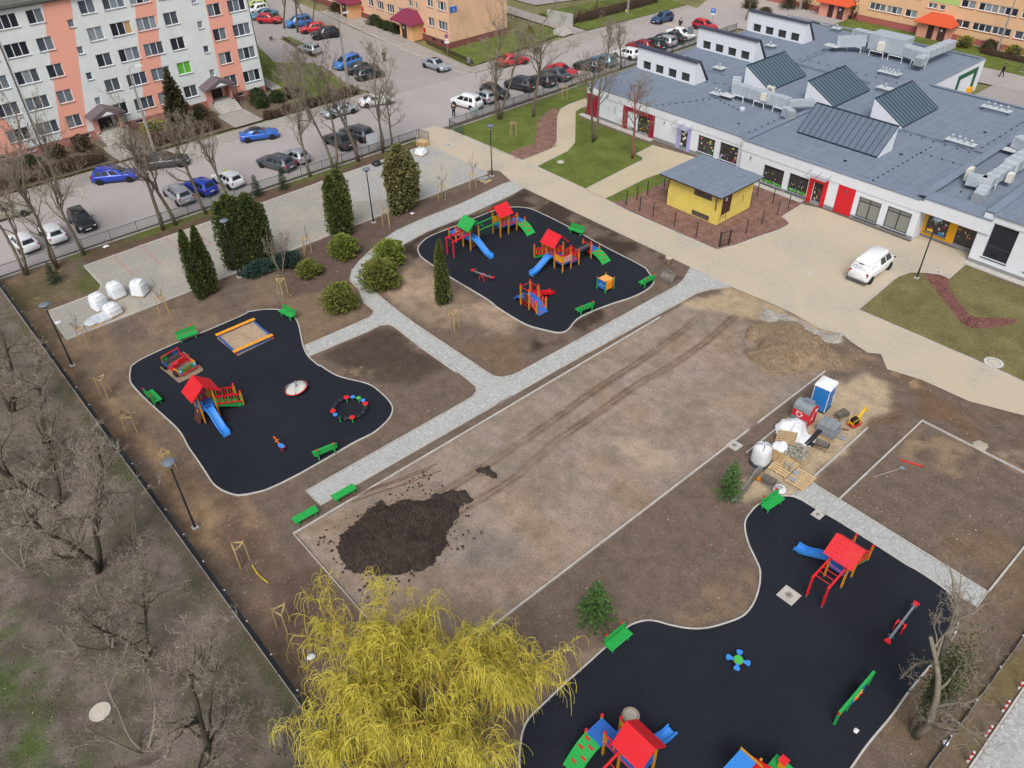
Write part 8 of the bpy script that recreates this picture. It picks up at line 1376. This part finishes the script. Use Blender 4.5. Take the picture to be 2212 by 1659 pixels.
for k, q, H, Rr, lab in (('14',(790,150),5,1.6,'dark spruce beside the far porch'),('14',(230,70),3.2,1.8,'dark conifer clump behind the far roof corner'),('14',(400,75),3.4,1.5,'dark conifer behind the far roof, right of its neighbour')):
    a = gp(k,*q); spruce(lab,a.x,a.y,H,Rr,int(q[0])+3,L_spr2,group=None)
# ---- bare trees
def bare(seed, H, r0, stems=1, lean=.08, nl=7, spread=.75, start=.35, twig=.02, dense=1.0, curl=.25):
    rr = random.Random(seed); tm, cm = MB(), MB()
    def rv(s): return Vector((rr.gauss(0,s),rr.gauss(0,s),rr.gauss(0,s)))
    def branch(p, d, L, r_, lvl):
        n = (7,5,4,3)[min(lvl,3)]; pts = [p.copy()]; rad = [r_]; dd = d.copy(); cur = p.copy()
        for i in range(n):
            dd = (dd+rv(curl*(.35 if lvl == 0 else .8))+Vector((0,0,.10 if lvl else .05))).normalized(); cur = cur+dd*(L/n); pts.append(cur.copy()); rad.append(max(.005,r_*(1-(i+1)/n*(.62 if lvl == 0 else .85))))
        (tm if lvl <= 1 else cm).tube(pts, rad, (8,5,3,3)[min(lvl,3)], lvl == 0)
        if lvl >= 4: return
        kids = (nl, int(5*dense), int(4*dense), int(3*dense))[lvl] if lvl < 4 else 0
        for k in range(kids):
            f = rr.uniform(start if lvl == 0 else .2, 1.0); q = f*n; i = min(n-1,int(q)); pp = pts[i].lerp(pts[i+1],q-i); base = (pts[i+1]-pts[i]).normalized(); side = base.orthogonal().normalized(); side.rotate(Matrix.Rotation(rr.uniform(0,6.283),3,base)); nd = (base*(1-spread*.55)+side*spread*rr.uniform(.6,1.1)+Vector((0,0,.28))).normalized()
            ln = L*(.42 if lvl == 0 else .5)*rr.uniform(.6,1.15)*(1.15-.5*f if lvl == 0 else 1); rn = max(.006,rad[i]*(.55 if lvl == 0 else .5)); 
            if lvl == 3: ln = min(ln,.5)
            branch(pp, nd, ln, max(rn, twig*.4), lvl+1)
    for s in range(stems):
        a = 2*math.pi*s/max(1,stems)+rr.uniform(0,1); d = Vector((math.cos(a)*lean*(1 if stems > 1 else .4),math.sin(a)*lean*(1 if stems > 1 else .4),1)).normalized(); branch(Vector((math.cos(a)*.12*(stems > 1),math.sin(a)*.12*(stems > 1),-.05)), d, H*rr.uniform(.85,1.0), r0*(1 if stems == 1 else .8), 0)
    return tm, cm
BARE = []
for sd_, H, r0, st, ln, nl in ((1,9.3,.17,1,.1,9),(2,9.6,.16,2,.22,8),(3,9.0,.17,1,.15,10),(4,9.8,.15,2,.3,7),(5,8.2,.15,1,.1,11)):
    a, b_ = bare(sd_,H,r0,st,ln,nl+2,dense=1.25,twig=.034); BARE.append((mesh('trunk',a.v,a.f,M_bark,True),mesh('crown',b_.v,b_.f,M_twig)))
def plant_bare(label, x, y, v, sc, rz, mt=None, group='bare street trees'):
    t = thing('bare_tree', label, 'tree', (x,y,0), rz, group); t.scale = (sc,)*3; ob('trunk', BARE[v][0], t); ob('crown', BARE[v][1], t); return t
for i, (k, q, v, sc, lab) in enumerate((('21',(215,835),1,1.1,'forked bare tree at the far left end of the street fence'),('21',(480,775),3,1.2,'bare tree with two stems left of the black car'),('21',(705,665),0,1.0,'bare tree in front of the black car'),('21',(1370,455),0,1.2,'stout bare tree left of the silver estate, left of a close pair'),('21',(1475,412),2,1.15,'stout bare tree left of the silver estate, right of a close pair'),('21',(1730,318),4,1.1,'bare tree in front of the deep blue hatchback'),('21',(1922,222),2,1.0,'bare tree in front of the white car with roof sign'),('12',(515,1482),0,.95,'bare tree in front of the small silver hatchback'),('12',(722,1425),1,1.15,'bare leaning tree left of the dark grey sedan'),('12',(922,1352),2,1.25,'thick bare tree between the dark sedan and the grey estate'),('12',(1132,1275),3,1.1,'bare tree right of the pale notice board'),('12',(1202,1232),4,.8,'low forked bare tree at the end of the street fence'),('12',(2110,1002),1,1.15,'bare tree on the lawn beside the dark hatchback'),('13',(28,985),4,.8,'bare tree close to the lawn fence end'),('13',(300,982),0,1.2,'bare tree with yellow mistletoe balls on the lawn'),('13',(812,1192),3,1.25,'tall bare twin stemmed tree on the lawn by the red corner'),('13',(1132,1332),4,1.0,'reddish bare tree on the lawn before the crimson frame'),('13',(1040,575),2,.75,'bare tree behind the lawn fence at the white hatchback'),('12',(300,240),2,1.0,'bare courtyard tree behind the blue high roofed car'),('12',(412,272),0,1.05,'bare courtyard tree in the middle of three'),('12',(522,262),3,1.0,'bare courtyard tree in front of the black off-roader'),('11',(365,1245),4,.55,'small bare tree at the wall of the striped block'),('11',(430,1000),2,.3,'tiny bare bush tree near the first porch'),('12',(520,1010),4,.95,'bare tree between the lawn and the silver coupe'),('11',(200,1640),3,1.0,'many stemmed bare tree before the left hedge'),('11',(510,1655),0,.9,'bare tree behind the black car near the kerb'),('13',(640,200),1,1.1,'dark bare trunk beside the graffiti wall'),('13',(830,70),0,1.0,'dark bare trunk at the top edge on the verge'),('13',(2085,170),2,.6,'bare tree beside the far street bend'),('12',(450,820),2,.75,'bare tree in the hedge of the white block lawn'),('14',(980,190),4,.55,'slender bare tree before the far peach block'))):
    a = gp(k,*q); t = plant_bare(lab,a.x,a.y,v,sc,(i*2.399) % 6.28)
    if 'reddish' in lab: t.children[1].data = t.children[1].data.copy(); t.children[1].data.materials[0] = M_twigr
    if 'mistletoe' in lab:
        for j, (dx, dy, dz) in enumerate(((-.3,.2,10.2),(.6,-.2,7.6))):
            rg = np.random.default_rng(j); d = rg.normal(0,1,(500,3)); d /= np.linalg.norm(d,axis=1)[:,None]; v_, f_, c_ = leaves(d*rg.uniform(.1,.42,500)[:,None],d,.16,.07,rg); o = bpy.data.objects.new('mistletoe', tint_mesh('mistletoe',v_,f_,c_,L_mist)); link(o,t); o.location = (dx,dy,dz/1.2)
# big gnarled trees of the wooded strip
for i, (x, y, H, r0, st, sd_, lab) in enumerate(((-22.4,.2,9.0,.24,1,41,'gnarled bare tree at the bottom of the wooded strip'),(-43.5,.4,9.5,.3,2,42,'old thick bare tree at the left edge of the wooded strip'),(-36.8,.6,8.5,.26,2,43,'dark many branched bare tree in the middle of the wooded strip'),(-55,1.0,9,.26,2,44,'bare tree in the upper wooded strip near the corner'),(-17.2,1.4,5,.09,2,45,'thin bare bush by the fence below the willow'),(-29.5,.4,6,.14,2,46,'lopped bare tree between the gnarled tree and its dark neighbour'))):
    a, b_ = bare(sd_,H,r0*.8,st,.35,13,.95,.2,.034,1.5,.36); t = thing('bare_tree', lab, 'tree', (x,y,0), i, 'old trees of the wooded strip'); a.o('trunk', M_bark2, t, True); b_.o('crown', M_twigd, t)
# ivy-clad tree at the lower right
a, b_ = bare(61,8.5,.26,2,.25,8,.9,.3,.03,1.0,.35); t = thing('bare_tree', 'ivy clad pollarded tree between the thin fence and the rubber', 'tree', (-1.7,25.5,0), 2.0); a.o('trunk', PM('pale_bark','7d7668',.95,.25,6,.5,15), t, True); b_.o('crown', M_twig, t); rg = np.random.default_rng(5); P = rg.normal(0,1,(2600,3))*np.array([.35,.35,1.4])+np.array([.1,0,4.2]); v_, f_, c_ = leaves(P,rg.normal(0,1,(2600,3)),.13,.11,rg); o = bpy.data.objects.new('ivy', tint_mesh('ivy',v_,f_,c_,leafmat('ivy_leaf','4a5034'))); link(o,t)
# bare bush by the junipers
a, b_ = bare(71,3.6,.05,4,.35,6,.6,.2,.012,1.0,.2); g_ = gp('22',275,810); t = thing('bare_shrub', 'bare many stemmed shrub beside the dark thuja group', 'shrub', (g_.x,g_.y,0)); a.o('stems', M_twig, t); b_.o('crown', M_twig, t)
# ---- staked saplings
a, b_ = bare(81,3.6,.028,1,.05,6,.5,.4,.008,.8,.15); SAP = (mesh('trunk',a.v,a.f,M_twig),mesh('crown',b_.v,b_.f,M_twigd)); SAPR = mesh('crown',b_.v,b_.f,M_twigr)
def sapling(label, x, y, sc, rz, red=False, stake=True):
    t = thing('sapling', label, 'tree', (x,y,0), 0, 'newly planted saplings'); o = ob('trunk', SAP[0], t, (0,0,0), rz); o.scale = (sc,)*3; o = ob('crown', SAPR if red else SAP[1], t, (0,0,0), rz); o.scale = (sc,)*3
    if not stake: return t
    s = thing('stake_tripod', 'three wooden stakes holding the '+label, 'stakes', (x,y,0), rz*.3+.5, 'stake tripods of the saplings'); pts = [(.42*math.cos(R(90+120*i)),.42*math.sin(R(90+120*i))) for i in range(3)]
    for p_ in pts: MB().tube([(*p_,-.1),(p_[0]*.92,p_[1]*.92,1.65)],.036,7).o('stake', M_wood, s)
    for i in range(3): u, v_ = pts[i], pts[(i+1) % 3]; MB().beam((u[0]*.95,u[1]*.95,1.52),(v_[0]*.95,v_[1]*.95,1.52),.07,.05).o('crossbar', M_wood, s)
    return t
for i, (x, y, sc, lab) in enumerate(((-59.5,7.7,.9,'sapling at the foot of the grid pavers, left end'),(-59.6,14.0,1.0,'sapling in front of the sack pallets'),(-60.1,27.5,.8,'sapling at the kerb near the low olive shrub'),(-55.2,22.4,.5,'sapling with broken top right of the narrow thuja pair'),(-59.4,35.8,.6,'sapling before the tall column thuja and lamp'),(-60.2,43.0,1.05,'tall thin sapling left of its pair by the gate'),(-60.1,46.8,1.05,'tall thin sapling by the slab pallet near the gate'),(-41.7,30.0,.9,'sapling right of the single slim thuja'),(-52.2,6.6,.9,'sapling in the left strip beside the toy car'),(-46.9,6.5,.9,'sapling in the left strip below the lone bench'),(-41.8,6.9,.9,'sapling beside the lower left lamp'),(-31.8,6.9,.8,'reddish sapling at the corner of the rubber'),(-26.4,6.6,.7,'sapling nearest the willow in the left strip'))): sapling(lab,x,y,sc,i*1.7,'reddish' in lab)
g_ = gp('33',1755,1650); sapling('red twigged sapling standing alone on the bare plot',g_.x,g_.y,.75,1.0,True,False); g_ = gp('13',130,1140); sapling('pale sapling on the lawn beside the mulch curve',g_.x,g_.y,.8,2.0,False,True); g_ = gp('13',558,830); sapling('small sapling on the lawn by the picket fence',g_.x,g_.y,.6,3.0,True,True)
# ---- hedges and shrubs
def hedge(label, pts, w, h, mat, n, seed, core='3a2e25', name='hedge', L=.22, W=.05, group=None):
    rg = np.random.default_rng(seed); pts = [Vector((*p_,0)) for p_ in pts]; t = thing(name, label, 'hedge', pts[0], 0, group); seg = list(zip(pts[:-1],pts[1:])); tot = sum((b_-a).length for a,b_ in seg); VV, FF, CC = [], [], []; off = 0; cm = MB()
    for a, b_ in seg:
        d = b_-a; Ln = d.length; u = d.normalized(); s = Vector((-u.y,u.x,0)); m = int(n*Ln/tot); f = rg.random(m)*1.02; k = rg.uniform(0,math.pi,m); rad = rg.uniform(.7,1.05,m)*(1+.15*np.sin(f*Ln*2.2+seed)+.1*np.sin(f*Ln*5+k*3)); P = np.array(a-pts[0])[None]+np.array(d)[None]*f[:,None]+np.array(s)[None]*(np.cos(k)*w/2*rad)[:,None]+np.array([0,0,1])[None]*(np.maximum(np.sin(k),.0)**.6*h*rad)[:,None]*rg.uniform(.75,1,m)[:,None]; N = np.array(s)[None]*np.cos(k)[:,None]+np.array([0,0,1])[None]*np.sin(k)[:,None]; v, fc, c = leaves(P,N,L,W,rg,.6,.3); VV.append(v); FF.append(fc+off); CC.append(c); off += len(v)
        ring_ = lambda p_, q: [p_-pts[0]+s*(math.cos(x)*w*.36*q)+Vector((0,0,math.sin(x)**.7*h*.76*q if math.sin(x) > 0 else 0)) for x in [math.pi*i/7 for i in range(8)]]; cm.loft([ring_(a,.8),ring_(a.lerp(b_,.25),1.05),ring_(a.lerp(b_,.5),.92),ring_(a.lerp(b_,.75),1.05),ring_(b_,.8)])
    o = bpy.data.objects.new('foliage', tint_mesh('foliage',np.concatenate(VV),np.concatenate(FF),np.concatenate(CC),mat)); link(o,t); cm.o('inner_mass', PM('hedge_core_'+core,core,1,.3,3), t); return t
def bush(label, k, q, Rr, H, mat, seed, n=1600, core='26301a', L=.2, W=.1, loc=None):
    a = loc or gp(k,*q); return conifer(label,a.x,a.y,[(0,0,H,Rr,GLOBE)],mat,n,L,W,seed,'shrub',core,'shrub',.2,False)
hedge('brown clipped hedge along the pavement left of the first porch', [(-94.6,3),(-94.4,12),(-94.2,21.6)], 2.4, 1.3, L_hedge, 9000, 1); hedge('brown hedge between the two porches of the striped block', [(-94.6,27),(-94.6,35.2)], 2.6, 1.4, L_hedge, 6000, 2); hedge('long brown clipped hedge along the lawn of the white block', [(-93.3,40.8),(-92.6,41.5),(-92.9,53.8)], 1.6, 1.0, L_hedge, 7500, 3)
for i, (x, y, r_, h_, m_, lab) in enumerate(((-98.4,20.6,1.0,1.9,L_hedge,'round brown shrub left of the first porch'),(-98.6,17.8,.9,1.6,L_hedge,'round brown shrub under the striped wall, second from the porch'),(-98,14.6,1.2,1.3,L_hedge2,'green brown shrub under the striped wall, left end'),(-98.3,29.0,1.6,1.3,L_forsy,'yellow green shrub right of the first porch'),(-97.6,34.5,1.3,2.0,L_hedge,'dark brown shrub left of the second porch'),(-98.2,42.6,1.2,1.9,L_hedge2,'dark evergreen shrub right of the second porch'),(-96.6,42.2,.8,1.2,L_hedge2,'small evergreen shrub in the hedge corner'),(-97,44.6,1.0,1.4,L_hedge2,'rounded evergreen shrub by the block corner'),(-97.4,46.9,1.1,1.5,L_hedge,'brown shrub beyond the block corner'))): bush(lab,None,None,r_,h_,m_,100+i,loc=Vector((x,y,0)))
for i, (x, y, r_, h_) in enumerate(((-117.6,73.4,1.0,1.6),(-115.2,73.2,.7,1.1),(-113.6,73.2,.9,1.4),(-112.2,73.4,.9,1.3),(-110.9,73.4,.7,1.0),(-127,73.6,1.2,1.5),(-129.5,73.4,1.1,1.4))): bush(('dark clipped shrub nearest the first maroon porch','small shrub second in the peach block bed','dark round shrub in the middle of the peach block bed','shrub fourth in the peach block bed','shrub at the near end of the peach block bed','brown shrub at the top edge beyond the porch','brown shrub at the top edge, farthest')[i],None,None,r_,h_,L_hedge2 if i < 5 else L_hedge,120+i,900,loc=Vector((x,y,0)))
hedge('reddish brown hedge along the far verge at the top', [(-95.5,97.5),(-94.8,116)], 2.2, 1.6, L_hedge, 5000, 4); hedge('brown hedge before the far peach block', [(-44,127.0),(-36.5,126.6)], 1.2, .9, L_hedge, 1800, 5)
for i, (x, y, m_) in enumerate(((-46.8,127.8,L_forsy),(-43.6,128.4,L_hedge),(-40.2,128.2,L_forsy),(-72,118,L_hedge2),(-76,121,L_hedge),(-66,119,L_hedge2),(-81,124,L_hedge))): bush(('yellow shrub before the far block','brown shrub before the far block','yellow green shrub by the far street lamp','dark shrub behind the third white roof light','brown shrub at the top edge behind the roofs','dark shrub by the far left roof corner','brown shrub at the bend of the far street')[i],None,None,1.3,1.5,m_,140+i,900,loc=Vector((x,y,0)))
# ---- weeping willow
def willow(x, y):
    rr = random.Random(21); t = thing('willow_tree', 'large weeping willow with yellow hanging twigs at the bottom edge', 'tree', (x,y,0)); tm, lm, sm = MB(), MB(), MB(); sm2 = MB()
    tm.tube([(0,0,0),(.1,.05,1.2),(.0,.1,2.4)],[.42,.34,.3],10); up = Vector((0,0,1))
    def strand(p, out, L):
        n = 7; pts = [p]; d = (out*.9+Vector((rr.gauss(0,.25),rr.gauss(0,.25),.45))).normalized(); cur = Vector(p)
        for i in range(n):
            d = (d*.68+Vector((0,0,-.62))+Vector((rr.gauss(0,.13),rr.gauss(0,.13),0))).normalized() if i else d; cur = cur+d*(L/n)
            if cur.z < .5: break
            pts.append(cur.copy())
        if len(pts) > 2: (sm if rr.random() < .6 else sm2).tube(pts,[.009*(1-.4*i/len(pts))+.002 for i in range(len(pts))],3,False)
    def limb(p, d, L, r_, lvl):
        n = 5; pts = [p]; cur = Vector(p); dd = Vector(d)
        for i in range(n): dd = (dd+Vector((rr.gauss(0,.16),rr.gauss(0,.16),rr.gauss(.04 if lvl else .06,.1)))).normalized(); cur = cur+dd*(L/n); pts.append(cur.copy())
        (tm if lvl == 0 else lm).tube(pts,[max(.012,r_*(1-.75*i/n)) for i in range(n+1)],(7,5,4)[min(lvl,2)],False)
        out = Vector((pts[-1].x,pts[-1].y,0)); out = out.normalized() if out.length > .01 else Vector((1,0,0))
        if lvl < 2:
            for k in range((7,6)[lvl]):
                f = rr.uniform(.3,1); i = min(n-1,int(f*n)); pp = pts[i].lerp(pts[i+1],f*n-i); o_ = Vector((rr.gauss(0,1),rr.gauss(0,1),0)).normalized(); nd = (dd*.6+o_*.75+out*.25+Vector((0,0,rr.uniform(-.05,.5)))).normalized(); limb(pp, nd, L*(.5,.55)[lvl]*rr.uniform(.7,1.2), r_*.42, lvl+1)
        else:
            for k in range(18):
                f = rr.uniform(.1,1); i = min(n-1,int(f*n)); pp = pts[i].lerp(pts[i+1],f*n-i); o_ = (out*.5+Vector((rr.gauss(0,.6),rr.gauss(0,.6),0))).normalized(); strand(pp,o_,rr.uniform(.5,1.9))
    for k in range(16):
        a = 2*math.pi*k/16*3+rr.uniform(-.3,.3); e = (.2,.45,.75,1.15)[k % 4]; limb(Vector((.0,.08,rr.uniform(1.8,2.6))), Vector((math.cos(a)*math.cos(e),math.sin(a)*math.cos(e),math.sin(e)+.15)).normalized(), rr.uniform(4.0,5.6), .12, 0)
    tm.o('trunk', PM('willow_bark','8a7434',.9,.2,5,.4,15), t, True); lm.o('limbs', PM('willow_limb','a8903c',.8,.15,4), t); tag(sm.o('hanging_twigs', PM('willow_twig','c4b64a',.75,.22,2.5), t),kind='stuff'); tag(sm2.o('hanging_twigs', PM('willow_twig_green','b5ad42',.75,.22,2.5), t),kind='stuff'); return t
willow(-15.8, 8.2)
a, b_ = bare(91,3.0,.05,3,.4,6,.7,.2,.01,1.0,.25)
for i, (x, y, sc, lab) in enumerate(((-20.5,3.2,1.2,'thin bare brush right beside the willow crown'),(-45.5,1.2,1.6,'thin tall brush between the two old trunks'),(-31.5,-.8,1.7,'thin tall brush below the middle old tree'),(-37.5,2.8,1.3,'thin brush leaning on the dark fence'),(-25,-1.5,1.7,'thin tall brush beside the gnarled tree'),(-33.5,2.2,1.0,'thin bare brush beside the fence in the wooded strip'),(-48.5,2.6,1.1,'thin bare brush at the upper wooded strip'),(-26.5,2.8,.8,'thin bare brush below the dark fence, near the willow'),(-40,-2.5,1.3,'thin bare brush at the left picture edge'))):
    t = thing('bare_shrub', lab, 'shrub', (x,y,0), i*1.3, 'thin brush of the wooded strip'); t.scale = (sc,)*3
    if i == 0: BR = (mesh('stems',a.v,a.f,M_twigd),mesh('crown',b_.v,b_.f,M_twigd))
    ob('stems',BR[0],t); ob('crown',BR[1],t)
# fallen leaves under the trees
rg = np.random.default_rng(3); n = 9000; P = np.stack([rg.uniform(-72,-2,n),rg.uniform(-8,4.7,n),np.full(n,.02)],1); v_, f_, c_ = leaves(P,np.tile([0,0,.2],(n,1)),.1,.07,rg,.5,.0,.4); tag(link(bpy.data.objects.new('leaf_litter', tint_mesh('leaf_litter',v_,f_,c_,leafmat('dead_leaves','75655a')))),'scattered dead leaves and bits on the wooded strip','leaf litter',kind='stuff')
